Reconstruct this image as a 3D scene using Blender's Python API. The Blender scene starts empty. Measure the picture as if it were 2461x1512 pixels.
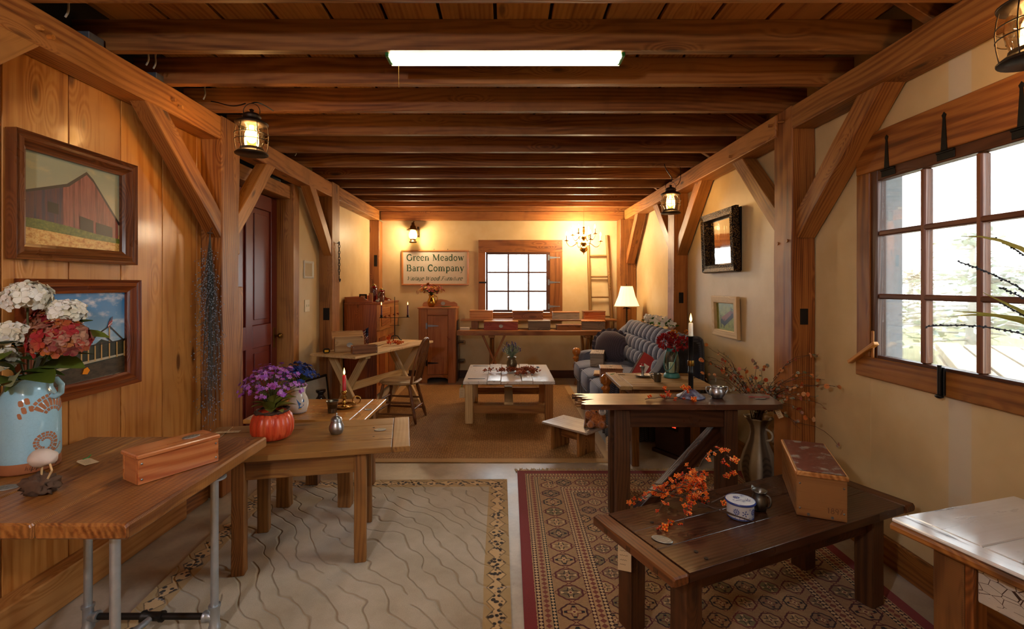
import bpy, bmesh, math, random
from mathutils import Vector, Matrix, noise
R = random.Random(11)
PI = math.pi
SC = bpy.context.scene
COL = SC.collection

# ------------------------------------------------------------------ camera
cam = bpy.data.cameras.new('camera')
cam.sensor_width = 36.0
cam.lens = 36.0 * 1155.0 / 2461.0
cam.shift_x = 15.5 / 2461.0
cam.shift_y = -70.0 / 2461.0
cam.clip_start = 0.05
camo = bpy.data.objects.new('camera', cam)
camo.location = (0, 0, 1.5)
camo.rotation_euler = (PI / 2, 0, 0)
COL.objects.link(camo)
SC.camera = camo

# ------------------------------------------------------------------ colour, sky, daylight
SC.view_settings.view_transform = 'Standard'
SC.view_settings.look = 'None'
SC.view_settings.gamma = 1.0
SC.view_settings.use_curve_mapping = False
SC.view_settings.exposure = 0.5
SC.cycles.use_denoising = True
SC.cycles.adaptive_threshold = 0.06
SC.cycles.time_limit = 1050
SC.cycles.max_bounces = 6
SC.cycles.diffuse_bounces = 3
SC.cycles.glossy_bounces = 3
SC.cycles.transparent_max_bounces = 8
SC.cycles.sample_clamp_indirect = 6.0
SC.cycles.caustics_reflective = False
SC.cycles.caustics_refractive = False

SKY = 11.0
w = bpy.data.worlds.new('overcast_sky')
SC.world = w
w.use_nodes = True
bg = w.node_tree.nodes['Background']
bg.inputs[0].default_value = (0.92, 0.965, 1.0, 1)
bg.inputs[1].default_value = SKY

def portal(name, loc, rot, sx, sy):
    l = bpy.data.lights.new(name, 'AREA')
    l.shape = 'RECTANGLE'; l.size = sx; l.size_y = sy
    l.cycles.is_portal = True
    o = bpy.data.objects.new(name, l)
    o.location = loc; o.rotation_euler = rot
    COL.objects.link(o)
portal('window_portal', (2.14, 2.22, 1.62), (0, PI / 2, 0), 1.1, 0.98)
portal('window_portal', (0.2, 7.88, 1.55), (-PI / 2, 0, 0), 1.02, 0.96)

def point(name, loc, watts, col, rad=0.02):
    l = bpy.data.lights.new(name, 'POINT')
    l.energy = watts; l.color = col; l.shadow_soft_size = rad
    o = bpy.data.objects.new(name, l); o.location = loc
    COL.objects.link(o)
    return o
WARM = (1.0, 0.62, 0.28)
WARM2 = (1.0, 0.75, 0.46)

# ------------------------------------------------------------------ node helpers
def hexc(h):
    h = h.lstrip('#')
    out = []
    for i in (0, 2, 4):
        v = int(h[i:i + 2], 16) / 255.0
        out.append(v / 12.92 if v <= 0.04045 else ((v + 0.055) / 1.055) ** 2.4)
    return (out[0], out[1], out[2], 1.0)

class S:
    """a socket that can be written into arithmetic"""
    def __init__(s, g, k): s.g = g; s.k = k
    def __add__(s, o): return s.g.m('ADD', s, o)
    __radd__ = __add__
    def __sub__(s, o): return s.g.m('SUBTRACT', s, o)
    def __rsub__(s, o): return s.g.m('SUBTRACT', o, s)
    def __mul__(s, o): return s.g.m('MULTIPLY', s, o)
    __rmul__ = __mul__
    def __truediv__(s, o): return s.g.m('DIVIDE', s, o)
    def lt(s, o): return s.g.m('LESS_THAN', s, o)
    def gt(s, o): return s.g.m('GREATER_THAN', s, o)
    def abs(s): return s.g.m('ABSOLUTE', s)
    def fr(s): return s.g.m('FRACT', s)
    def fl(s): return s.g.m('FLOOR', s)
    def sin(s): return s.g.m('SINE', s)
    def cos(s): return s.g.m('COSINE', s)
    def pw(s, e): return s.g.m('POWER', s, e)
    def mx(s, o): return s.g.m('MAXIMUM', s, o)
    def mn(s, o): return s.g.m('MINIMUM', s, o)
    def pp(s, o): return s.g.m('PINGPONG', s, o)
    def sm(s, a, b): return s.g.smooth(s, a, b)

class G:
    def __init__(s, name):
        s.mat = bpy.data.materials.new(name)
        s.mat.use_nodes = True
        s.t = s.mat.node_tree
        s.t.nodes.clear()
    def put(s, sock, v):
        if isinstance(v, S): s.t.links.new(v.k, sock)
        elif v is not None: sock.default_value = v
    def node(s, typ, **kw):
        n = s.t.nodes.new(typ)
        for k, v in kw.items(): setattr(n, k, v)
        return n
    def m(s, op, a, b=None, c=None):
        n = s.node('ShaderNodeMath', operation=op)
        s.put(n.inputs[0], a); s.put(n.inputs[1], b)
        if c is not None: s.put(n.inputs[2], c)
        return S(s, n.outputs[0])
    def smooth(s, v, a, b):
        n = s.node('ShaderNodeMapRange', interpolation_type='SMOOTHSTEP')
        s.put(n.inputs[0], v); n.inputs[1].default_value = a; n.inputs[2].default_value = b
        return S(s, n.outputs[0])
    def attr(s, name='gc'):
        n = s.node('ShaderNodeAttribute', attribute_name=name)
        return S(s, n.outputs['Vector'])
    def coord(s, which='Object'):
        return S(s, s.node('ShaderNodeTexCoord').outputs[which])
    def rnd(s): return S(s, s.node('ShaderNodeObjectInfo').outputs['Random'])
    def sep(s, v):
        n = s.node('ShaderNodeSeparateXYZ'); s.put(n.inputs[0], v)
        return [S(s, o) for o in n.outputs]
    def comb(s, x, y, z=0.0):
        n = s.node('ShaderNodeCombineXYZ')
        for i, q in enumerate((x, y, z)): s.put(n.inputs[i], q)
        return S(s, n.outputs[0])
    def vscale(s, v, xyz):
        n = s.node('ShaderNodeVectorMath', operation='MULTIPLY')
        s.put(n.inputs[0], v); n.inputs[1].default_value = xyz
        return S(s, n.outputs[0])
    def vadd(s, v, o):
        n = s.node('ShaderNodeVectorMath', operation='ADD')
        s.put(n.inputs[0], v); s.put(n.inputs[1], o)
        return S(s, n.outputs[0])
    def noise(s, v, scale=5.0, detail=3.0, rough=0.55, dist=0.0):
        n = s.node('ShaderNodeTexNoise')
        s.put(n.inputs['Vector'], v); n.inputs['Scale'].default_value = scale
        n.inputs['Detail'].default_value = detail; n.inputs['Roughness'].default_value = rough
        n.inputs['Distortion'].default_value = dist
        return S(s, n.outputs[0])
    def vor(s, v, scale=5.0, feature='F1', out='Distance', rand=1.0):
        n = s.node('ShaderNodeTexVoronoi', feature=feature)
        s.put(n.inputs['Vector'], v); n.inputs['Scale'].default_value = scale
        n.inputs['Randomness'].default_value = rand
        return S(s, n.outputs[out])
    def wave(s, v, scale=5.0, dist=2.0, typ='BANDS', dirn='X', detail=2.0, dscale=1.0):
        n = s.node('ShaderNodeTexWave', wave_type=typ)
        if typ == 'BANDS': n.bands_direction = dirn
        else: n.rings_direction = dirn
        s.put(n.inputs['Vector'], v); n.inputs['Scale'].default_value = scale
        n.inputs['Distortion'].default_value = dist; n.inputs['Detail'].default_value = detail
        n.inputs['Detail Scale'].default_value = dscale
        return S(s, n.outputs['Fac'])
    def ramp(s, f, stops):
        n = s.node('ShaderNodeValToRGB'); s.put(n.inputs[0], f)
        e = n.color_ramp.elements
        while len(e) < len(stops): e.new(0.5)
        for i, (p, c) in enumerate(stops):
            e[i].position = p; e[i].color = hexc(c) if isinstance(c, str) else c
        return S(s, n.outputs[0])
    def mix(s, f, a, b, mode='MIX'):
        n = s.node('ShaderNodeMix', data_type='RGBA', blend_type=mode)
        s.put(n.inputs[0], f)
        s.put(n.inputs[6], hexc(a) if isinstance(a, str) else a)
        s.put(n.inputs[7], hexc(b) if isinstance(b, str) else b)
        return S(s, n.outputs[2])
    def hsv(s, c, h=0.5, sa=1.0, v=1.0):
        n = s.node('ShaderNodeHueSaturation')
        s.put(n.inputs[0], h); s.put(n.inputs[1], sa); s.put(n.inputs[2], v); s.put(n.inputs[4], c)
        return S(s, n.outputs[0])
    def bump(s, h, strength=0.3, dist=0.01):
        n = s.node('ShaderNodeBump'); s.put(n.inputs['Height'], h)
        n.inputs['Strength'].default_value = strength; n.inputs['Distance'].default_value = dist
        return S(s, n.outputs[0])
    def out(s, color, rough=0.5, metal=0.0, normal=None, spec=None, emit=None, estr=0.0, trans=None, sheen=None, coat=None, sss=None):
        b = s.node('ShaderNodeBsdfPrincipled')
        s.put(b.inputs['Base Color'], hexc(color) if isinstance(color, str) else color)
        s.put(b.inputs['Roughness'], rough); s.put(b.inputs['Metallic'], metal)
        if normal is not None: s.put(b.inputs['Normal'], normal)
        if spec is not None: s.put(b.inputs['Specular IOR Level'], spec)
        if emit is not None:
            s.put(b.inputs['Emission Color'], hexc(emit) if isinstance(emit, str) else emit)
            s.put(b.inputs['Emission Strength'], estr)
        if sheen is not None: b.inputs['Sheen Weight'].default_value = sheen
        if coat is not None: b.inputs['Coat Weight'].default_value = coat; b.inputs['Coat Roughness'].default_value = 0.12
        if sss is not None: b.inputs['Subsurface Weight'].default_value = sss; b.inputs['Subsurface Radius'].default_value = (0.02, 0.008, 0.004)
        o = s.node('ShaderNodeOutputMaterial')
        s.t.links.new(b.outputs[0], o.inputs[0])
        return s.mat

def plain(name, col, rough=0.5, metal=0.0, var=0.0, nscale=30.0, namt=0.12, bump=0.0, **kw):
    g = G(name)
    c = g.coord('Object')
    n = g.noise(c, nscale, 3)
    base = g.hsv(hexc(col), 0.5, 1.0, (n - 0.5) * (2 * namt) + 1.0 + (g.rnd() - 0.5) * (2 * var))
    nm = g.bump(n, bump, 0.004) if bump else None
    return g.out(base, rough, metal, nm, **kw)

def wood(name, dark, mid, light, rough=0.5, freq=26.0, knots=0.35, var=0.3, saw=0.0, spec=0.4, dirt=0.25, bump=0.25, coat=None, fine=0.5):
    g = G(name)
    gc = g.attr('gc')
    r = g.rnd()
    off = g.comb(r * 31.0, r * 17.0, r * 23.0)
    p = g.vadd(gc, off)
    x, y, z = g.sep(p)
    # knots first, the rings bend round them
    kd = g.vor(g.comb(x * 1.7, y * 5.5, z * 5.5), 1.0)
    kn = 1.0 - kd.sm(0.02, 0.34)
    wob = g.noise(g.comb(x * 0.28, y * 0.9, z * 0.9), 1.6, 2) * 0.16
    ph = g.comb(x * 0.12, y + wob + kn * 0.06, z * 0.6 + wob * 0.7 + kn * 0.05)
    ring = g.wave(ph, freq * 0.8, 0.7, 'RINGS', 'X', 2.0, 1.2)
    streak = g.noise(g.comb(x * 1.4, y * 42.0, z * 42.0), 1.0, 3, 0.65)
    broad = g.noise(g.comb(x * 0.7, y * 5.0, z * 5.0), 1.0, 2)
    f = ring * (0.13) + streak * (fine * 1.1) + broad * (0.84 - fine * 0.66) + 0.02
    c = g.ramp(f, [(0.33, dark), (0.5, mid), (0.66, light)])
    core = (1.0 - kd.sm(0.04, 0.14)) * knots * 2.2
    c = g.mix(core.mn(0.85), c, g.mix(0.5, dark, '#1c0d05'))
    st = g.noise(p, 3.1, 3, 0.65)
    c = g.mix(st.sm(0.5, 0.8) * dirt, c, g.mix(0.6, dark, '#2a1608'))
    c = g.hsv(c, 0.5 + (r - 0.5) * 0.007, 1.0, 1.0 + (g.m('FRACT', r * 7.31) - 0.5) * (2 * var))
    h = streak * 0.6 + ring * 0.4
    if saw:
        sw = g.wave(g.comb(x * 1.0 + (y * 0.25), y, z), 55.0, 3.0, 'BANDS', 'X', 2.0, 0.6)
        sa = g.noise(p, 5.0, 2).sm(0.4, 0.6)
        c = g.mix(sw * sa * saw, c, dark)
        h = h + sw * saw
    nm = g.bump(h, bump, 0.003)
    return g.out(c, st * 0.3 + (rough - 0.15), 0.0, nm, spec=spec, coat=coat)

# ------------------------------------------------------------------ mesh helpers
class MB:
    def __init__(s): s.v = []; s.f = []; s.g = []; s.sm = []; s.mi = []
    def add(s, vs, fs, gc=None, smooth=False, mi=0):
        o = len(s.v)
        s.v.extend([tuple(q) for q in vs])
        s.g.extend([tuple(q) for q in (gc if gc is not None else vs)])
        for f in fs:
            s.f.append([i + o for i in f]); s.sm.append(smooth); s.mi.append(mi)
        return s
    def bar(s, p0, p1, w, h, up=(0, 0, 1), ch=0.003, seg=1, jit=0.0, mi=0):
        p0 = Vector(p0); p1 = Vector(p1)
        a = (p1 - p0); L = a.length; a.normalize()
        u = Vector(up)
        if abs(a.dot(u)) > 0.99: u = Vector((0, 1, 0)) if abs(a.y) < 0.9 else Vector((1, 0, 0))
        b = a.cross(u).normalized(); c = b.cross(a)
        ch = min(ch, w * 0.3, h * 0.3, L * 0.3)
        go = (R.uniform(0, 40), R.uniform(0, 40), R.uniform(0, 40))
        ts = [0.0, ch] + [L * i / seg for i in range(1, seg)] + [L - ch, L]
        vs = []; gs = []
        n = len(ts)
        for k, t in enumerate(ts):
            e = ch if k in (0, n - 1) else 0.0
            jb0 = jb1 = jh = 0.0
            if jit:
                jb0 = R.uniform(-jit, jit); jb1 = R.uniform(-jit, jit); jh = R.uniform(-jit, jit) * 0.3
            W0 = -w / 2 + e + jb0; W1 = w / 2 - e + jb1; H0 = -h / 2 + e; H1 = h / 2 - e + jh
            q = ch * 0.98
            sec = [(W0 + q, H0), (W1 - q, H0), (W1, H0 + q), (W1, H1 - q), (W1 - q, H1), (W0 + q, H1), (W0, H1 - q), (W0, H0 + q)]
            for (i, j) in sec:
                vs.append(p0 + a * t + b * i + c * j)
                gs.append((t + go[0], i + go[1], j + go[2]))
        fs = []
        for k in range(n - 1):
            for i in range(8):
                j = (i + 1) % 8
                fs.append([k * 8 + i, k * 8 + j, (k + 1) * 8 + j, (k + 1) * 8 + i])
        fs.append(list(range(7, -1, -1)))
        fs.append([(n - 1) * 8 + i for i in range(8)])
        # flip so that normals point outwards
        fs = [f[::-1] for f in fs]
        return s.add(vs, fs, gs, False, mi)
    def box(s, x0, x1, y0, y1, z0, z1, ax=0, ch=0.003, seg=1, jit=0.0, mi=0):
        cx, cy, cz = (x0 + x1) / 2, (y0 + y1) / 2, (z0 + z1) / 2
        if ax == 0: return s.bar((x0, cy, cz), (x1, cy, cz), abs(y1 - y0), abs(z1 - z0), (0, 0, 1), ch, seg, jit, mi)
        if ax == 1: return s.bar((cx, y0, cz), (cx, y1, cz), abs(x1 - x0), abs(z1 - z0), (0, 0, 1), ch, seg, jit, mi)
        return s.bar((cx, cy, z0), (cx, cy, z1), abs(x1 - x0), abs(y1 - y0), (0, 1, 0), ch, seg, jit, mi)
    def tube(s, pts, r, n=8, cap=True, mi=0, smooth=True, flat=None):
        pts = [Vector(p) for p in pts]
        m = len(pts)
        rs = r if isinstance(r, (list, tuple)) else [r] * m
        vs = []; gs = []
        t0 = (pts[1] - pts[0]).normalized()
        ref = Vector((0, 0, 1)) if abs(t0.z) < 0.9 else Vector((1, 0, 0))
        b = t0.cross(ref).normalized()
        L = 0.0
        go = (R.uniform(0, 40), R.uniform(0, 40), R.uniform(0, 40))
        for k in range(m):
            if k == 0: t = pts[1] - pts[0]
            elif k == m - 1: t = pts[-1] - pts[-2]
            else: t = (pts[k + 1] - pts[k - 1])
            t = t.normalized() if t.length > 1e-9 else t0
            b = (b - t * b.dot(t))
            b = b.normalized() if b.length > 1e-6 else t.orthogonal().normalized()
            c = t.cross(b)
            if k: L += (pts[k] - pts[k - 1]).length
            for i in range(n):
                an = 2 * PI * i / n
                d = b * math.cos(an) + c * math.sin(an) * (flat or 1.0)
                vs.append(pts[k] + d * rs[k])
                gs.append((L + go[0], math.cos(an) * rs[k] + go[1], math.sin(an) * rs[k] + go[2]))
        fs = []
        for k in range(m - 1):
            for i in range(n):
                j = (i + 1) % n
                fs.append([k * n + i, k * n + j, (k + 1) * n + j, (k + 1) * n + i])
        s.add(vs, fs, gs, smooth, mi)
        if cap:
            s.add(vs[:n], [list(range(n - 1, -1, -1))], gs[:n], False, mi)
            s.add(vs[-n:], [list(range(n))], gs[-n:], False, mi)
        return s
    def lathe(s, prof, n=24, c=(0, 0, 0), sx=1.0, sy=1.0, mi=0, smooth=True, fn=None, M=None):
        vs = []
        for (r, z) in prof:
            for i in range(n):
                an = 2 * PI * i / n
                rr = r * (fn(an, z) if fn else 1.0)
                v = Vector((math.cos(an) * rr * sx, math.sin(an) * rr * sy, z))
                if M: v = M @ v
                vs.append(v + Vector(c))
        fs = []
        for k in range(len(prof) - 1):
            for i in range(n):
                j = (i + 1) % n
                fs.append([k * n + i, k * n + j, (k + 1) * n + j, (k + 1) * n + i])
        s.add(vs, fs, [(v.z, v.x, v.y) for v in vs], smooth, mi)
        for k, rev in ((0, True), (len(prof) - 1, False)):
            if prof[k][0] > 1e-5:
                ids = list(range(k * n, k * n + n))
                vv = [vs[i] for i in ids]
                s.add(vv, [list(range(n))[::-1] if rev else list(range(n))], [(v.z, v.x, v.y) for v in vv], False, mi)
        return s
    def blob(s, c, rad, nu=12, nv=8, fn=None, M=None, mi=0, p=1.0):
        """an ellipsoid; p < 1 makes it boxier"""
        vs = []
        def sg(a): return math.copysign(abs(a) ** p, a)
        for k in range(nv + 1):
            ph = -PI / 2 + PI * k / nv
            for i in range(nu):
                th = 2 * PI * i / nu
                d = Vector((sg(math.cos(ph)) * sg(math.cos(th)), sg(math.cos(ph)) * sg(math.sin(th)), sg(math.sin(ph))))
                q = Vector((d.x * rad[0], d.y * rad[1], d.z * rad[2]))
                if fn: q = fn(q, d)
                if M: q = M @ q
                vs.append(q + Vector(c))
        fs = []
        for k in range(nv):
            for i in range(nu):
                j = (i + 1) % nu
                fs.append([k * nu + i, k * nu + j, (k + 1) * nu + j, (k + 1) * nu + i])
        return s.add(vs, fs, [(v.x, v.y, v.z) for v in vs], True, mi)
    def prism(s, poly, o, ux, uy, th, mi=0):
        """a flat outline (u, v) given real thickness th along ux x uy"""
        o = Vector(o); ux = Vector(ux); uy = Vector(uy)
        nz = ux.cross(uy).normalized()
        n = len(poly)
        a = [o + ux * p[0] + uy * p[1] for p in poly]
        b = [q + nz * th for q in a]
        go = R.uniform(0, 30)
        ga = [(p[0] + go, p[1] + go, 0) for p in poly]
        gb = [(p[0] + go, p[1] + go, th) for p in poly]
        fs = [list(range(n))[::-1], [n + i for i in range(n)]]
        for i in range(n):
            j = (i + 1) % n
            fs.append([i, j, n + j, n + i])
        return s.add(a + b, fs, ga + gb, False, mi)
    def sheet(s, pts, mi=0, smooth=False):
        return s.add(pts, [list(range(len(pts)))], None, smooth, mi)

def mk(name, mb, mat, parent=None, loc=None, rot=None):
    me = bpy.data.meshes.new(name)
    me.from_pydata(mb.v, [], mb.f)
    a = me.attributes.new('gc', 'FLOAT_VECTOR', 'POINT')
    a.data.foreach_set('vector', [c for q in mb.g for c in q])
    me.polygons.foreach_set('use_smooth', mb.sm)
    me.polygons.foreach_set('material_index', mb.mi)
    for m_ in (mat if isinstance(mat, (list, tuple)) else [mat]): me.materials.append(m_)
    o = bpy.data.objects.new(name, me)
    COL.objects.link(o)
    if parent is not None: o.parent = parent
    if loc is not None: o.location = loc
    if rot is not None: o.rotation_euler = rot
    return o

def tag(o, label, cat, group=None):
    o['label'] = label; o['category'] = cat
    if group: o['group'] = group
    return o
def thing(name, label, cat, loc=(0, 0, 0), rz=0.0, group=None):
    o = bpy.data.objects.new(name, None)
    o.empty_display_size = 0.05
    COL.objects.link(o)
    o.location = loc; o.rotation_euler = (0, 0, rz)
    return tag(o, label, cat, group)
def struct(o):
    o['kind'] = 'structure'; return o
def pbox(name, parent, mat, x0, x1, y0, y1, z0, z1, ax=0, ch=0.003, seg=1, jit=0.0):
    return mk(name, MB().box(x0, x1, y0, y1, z0, z1, ax, ch, seg, jit), mat, parent)
def pbar(name, parent, mat, p0, p1, w, h, up=(0, 0, 1), ch=0.003, seg=1, jit=0.0):
    return mk(name, MB().bar(p0, p1, w, h, up, ch, seg, jit), mat, parent)
def dup(o, parent, loc=None, rot=None, sc=None):
    c = o.copy(); COL.objects.link(c); c.parent = parent
    if loc is not None: c.location = loc
    if rot is not None: c.rotation_euler = rot
    if sc is not None: c.scale = (sc, sc, sc) if not isinstance(sc, (tuple, list)) else sc
    return c
def copy_tree(o, parent=None):
    c = o.copy(); COL.objects.link(c); c.parent = parent
    for ch in list(o.children): copy_tree(ch, c)
    return c
def arc(c, r, a0, a1, n, ux, uz):
    c = Vector(c); ux = Vector(ux); uz = Vector(uz)
    return [c + ux * (r * math.cos(a0 + (a1 - a0) * i / n)) + uz * (r * math.sin(a0 + (a1 - a0) * i / n)) for i in range(n + 1)]
def bez(p0, p1, p2, p3, n=8):
    p0, p1, p2, p3 = map(Vector, (p0, p1, p2, p3))
    return [p0 * (1 - t) ** 3 + p1 * 3 * t * (1 - t) ** 2 + p2 * 3 * t * t * (1 - t) + p3 * t ** 3 for t in [i / n for i in range(n + 1)]]
# ------------------------------------------------------------------ materials
W_TIMBER = wood('timber_fir', '#43200b', '#80491c', '#a86e35', 0.5, 30, 0.45, 0.18, dirt=0.35)
W_JOIST = wood('joist_fir', '#3c1d0b', '#754319', '#946030', 0.55, 24, 0.4, 0.2, dirt=0.4)
W_BOARD = wood('pine_board', '#7d430f', '#b06c28', '#c98a44', 0.38, 18, 0.5, 0.10, dirt=0.2, coat=0.15)
W_CEIL = wood('ceiling_board', '#5a2f10', '#925822', '#ac7236', 0.6, 16, 0.3, 0.16, dirt=0.3)
W_TRIM = wood('window_trim', '#3e1d0a', '#764218', '#98602a', 0.45, 22, 0.45, 0.15, dirt=0.3)
W_DARKSASH = wood('dark_sash', '#25120a', '#3d2113', '#56301b', 0.4, 30, 0.0, 0.1)
W_SILL = wood('sill_beam', '#6e3a16', '#a2652e', '#b87d44', 0.5, 20, 0.5, 0.12)

def mat_plaster():
    g = G('cream_plaster')
    c = g.coord('Object')
    n = g.noise(c, 1.6, 4, 0.6)
    f = g.noise(c, 60.0, 3)
    col = g.ramp(n, [(0.3, '#c4a777'), (0.55, '#d2b787'), (0.75, '#dcc69a')])
    x, y, z = g.sep(c)
    # lighter filled joint between two sheets, as on the wall under the window
    j = (y - 2.18).abs().sm(0.06, 0.05) * g.noise(c, 3.0, 2).sm(0.3, 0.5)
    col = g.mix(j * 0.55, col, '#cfcabd')
    return g.out(col, f * 0.15 + 0.38, 0.0, g.bump(f + n * 2.0, 0.12, 0.004), spec=0.35)
PLASTER = mat_plaster()

def mat_concrete():
    g = G('concrete')
    c = g.coord('Object')
    n = g.noise(c, 2.3, 6, 0.62)
    f = g.noise(c, 40.0, 4, 0.7)
    sp = g.noise(c, 9.0, 5, 0.75)
    col = g.ramp(n, [(0.3, '#8e7f6b'), (0.5, '#aa9c88'), (0.72, '#c0b4a2')])
    col = g.mix(sp.sm(0.62, 0.75) * 0.6, col, '#6f6150')
    col = g.hsv(col, 0.5, 1.0, f * 0.3 + 0.85)
    return g.out(col, n * 0.3 + 0.22, 0.0, g.bump(f, 0.15, 0.003), spec=0.5)
CONCRETE = mat_concrete()
def mat_glass(name, tint=(1, 1, 1, 1), refl=0.09, rough=0.02):
    g = G(name)
    t = g.node('ShaderNodeBsdfTransparent'); t.inputs[0].default_value = tint
    s_ = g.node('ShaderNodeBsdfGlossy'); s_.inputs['Roughness'].default_value = rough
    fz = g.node('ShaderNodeLayerWeight'); fz.inputs[0].default_value = 0.35
    f = S(g, fz.outputs['Fresnel']) * 0.8 + refl * 0.3
    mx = g.node('ShaderNodeMixShader')
    g.put(mx.inputs[0], f)
    g.t.links.new(t.outputs[0], mx.inputs[1]); g.t.links.new(s_.outputs[0], mx.inputs[2])
    o = g.node('ShaderNodeOutputMaterial'); g.t.links.new(mx.outputs[0], o.inputs[0])
    return g.mat
PANE = mat_glass('window_glass', (0.96, 0.98, 0.98, 1), 0.05)
BLACKIRON = plain('black_iron', '#1b1917', 0.45, 0.6, namt=0.3)
GREYIRON = plain('galvanised_hinge', '#8b929a', 0.4, 0.85, namt=0.25)
VOID = plain('shade_and_backing_black', '#140c07', 0.9)  # near-black that paints shade into the void, recess and mortises; also mirror backing

XL, XR, YB, YF = -2.15, 2.06, 7.8, -1.2
ZC = 2.85

# ------------------------------------------------------------------ floor, ceiling, walls
fl = MB(); fl.box(-3.2, 3.2, -1.6, 8.1, -0.1, 0.0, 0, 0.001)
struct(mk('floor', fl, CONCRETE))

ce = MB(); ce.box(-3.2, 3.2, -1.6, 8.1, 2.98, 3.06, 1, 0.001)
ceiling = struct(mk('ceiling', ce, W_JOIST))
x = -1.975
k = 0
while x < 1.72:
    wd = 0.258
    mb = MB(); mb.box(x, x + wd, YF, YB, ZC, ZC + 0.022, 1, 0.002)
    mk('plank', mb, W_CEIL, ceiling)
    x += 0.276; k += 1
JY = [2.435, 2.840, 3.283, 3.792, 4.287, 4.812, 5.348, 5.836, 6.293, 6.761, 7.26, 7.70]
JY = [-1.0, -0.55, -0.1, 0.3, 0.72, 1.14, 1.56, 1.985] + JY
for yj in JY:
    pbox('joist', ceiling, W_JOIST, XL - 0.1, XR, yj, yj + 0.046, 2.692, ZC - 0.001, 0, 0.002, 6, 0.002)
# rafter ends rising behind the right-hand plate
for yj in (1.3, 2.2, 2.95, 3.75, 4.55, 5.35, 6.1, 6.9):
    pbar('rafter_end', ceiling, W_JOIST, (1.62, yj, 2.97), (2.05, yj, 2.70), 0.045, 0.11)

# left wall: cream plaster beyond the door, board panelling in front
wl = MB()
wl.box(-2.30, XL - 0.022, YF, 3.62, 0.0, 2.60, 1, 0.001)
wl.box(-2.33, XL, 4.98, YB + 0.1, 0.0, 2.98, 1, 0.001)
wall_left = struct(mk('wall_left', wl, PLASTER))
pbox('recess_board', wall_left, VOID, -2.45, -2.36, 3.4, 5.1, 0.0, 2.98, 2)  # near-black, so the recess darkness over the door is in its colour
pbox('void_shade_board', wall_left, VOID, -2.36, -2.20, YF - 0.1, 4.99, 2.59, 2.985, 1)  # added board, near-black as the unlit void; also blocks leaking sky light
ys = [YF, -0.9, -0.58, -0.26, 0.07, 0.4, 0.72, 1.05, 1.38, 1.71, 2.05, 2.365, 2.685, 3.01, 3.345, 3.62]
for a, b in zip(ys[:-1], ys[1:]):
    pbox('plank', wall_left, W_BOARD, XL - 0.021, XL + R.uniform(-0.001, 0.001), a + 0.002, b - 0.002, 0.0, 2.60, 2, 0.003)
pbox('sill_beam', wall_left, W_SILL, XL, -2.055, YF, 3.10, 0.0, 0.17, 1, 0.006, 8, 0.003)
pbox('sill_block', wall_left, W_TIMBER, XL, -2.075, 3.12, 3.36, 0.0, 0.30, 1, 0.006)
# top plates, posts and braces on the left
def plate(parent, x0, x1, y0, y1, z0=2.53, z1=2.69):
    pbox('plate_beam', parent, W_TIMBER, x0, x1, y0, y1, z0, z1, 1, 0.006, 10, 0.003)
plate(wall_left, -2.145, -2.0, YF, 3.385, 2.53, 2.69)
plate(wall_left, -2.145, -2.0, 3.60, 5.54, 2.52, 2.685)
plate(wall_left, -2.145, -2.0, 5.79, 7.62, 2.53, 2.69)
for (y0, y1, zt) in ((1.15, 1.36, 2.53), (3.387, 3.60, 2.70), (5.54, 5.79, 2.70), (7.60, 7.80, 2.53)):
    pbox('post', wall_left, W_TIMBER, -2.15, -1.998, y0, y1, 0.0, zt, 2, 0.006, 8, 0.003)
def brace(parent, x0, x1, ya, za, yb, zb, wdt=0.115):
    cx = (x0 + x1) / 2
    pbar('brace', parent, W_TIMBER, (cx, ya, za), (cx, yb, zb), abs(x1 - x0), wdt, (0, 0, 1), 0.005, 5, 0.003)
brace(wall_left, -2.10, -2.005, 3.43, 1.88, 2.70, 2.60, 0.13)
brace(wall_left, -2.10, -2.005, 3.56, 1.90, 4.18, 2.60)
brace(wall_left, -2.10, -2.005, 5.58, 1.88, 4.93, 2.60, 0.125)
brace(wall_left, -2.10, -2.005, 1.32, 1.90, 2.05, 2.60, 0.13)
# pegs
for (y, z) in ((2.05, 2.60), (2.10, 2.585), (2.88, 2.61), (2.94, 2.59)):
    m_ = MB(); m_.tube([(-2.01, y, z), (-1.975, y, z)], 0.011, 8)
    mk('peg', m_, W_BOARD, wall_left)
for (y, z) in ((5.66, 1.16),):
    pbox('mortise_shade_plate', wall_left, VOID, -2.10, -2.03, 5.532, 5.541, 1.10, 1.24, 2, 0.002)  # near-black plate paints the shade inside the hole
pbox('mortise_shade_plate', wall_left, VOID, -2.08, -2.03, 7.592, 7.601, 1.80, 1.98, 2, 0.002)
# boards that case the doorway
pbox('casing_board', wall_left, W_TIMBER, -2.12, -2.01, 3.602, 3.68, 0.0, 1.49, 2, 0.006, 6, 0.004)
pbox('casing_board', wall_left, W_TIMBER, -2.12, -2.02, 3.602, 3.665, 1.72, 2.52, 2, 0.02, 4, 0.004)
pbox('door_jamb', wall_left, W_TIMBER, -2.34, -2.14, 4.85, 4.985, 0.0, 2.53, 2, 0.004, 6, 0.002)
pbox('door_header', wall_left, W_TIMBER, -2.34, -2.17, 3.66, 4.86, 2.37, 2.50, 1, 0.004)

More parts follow.
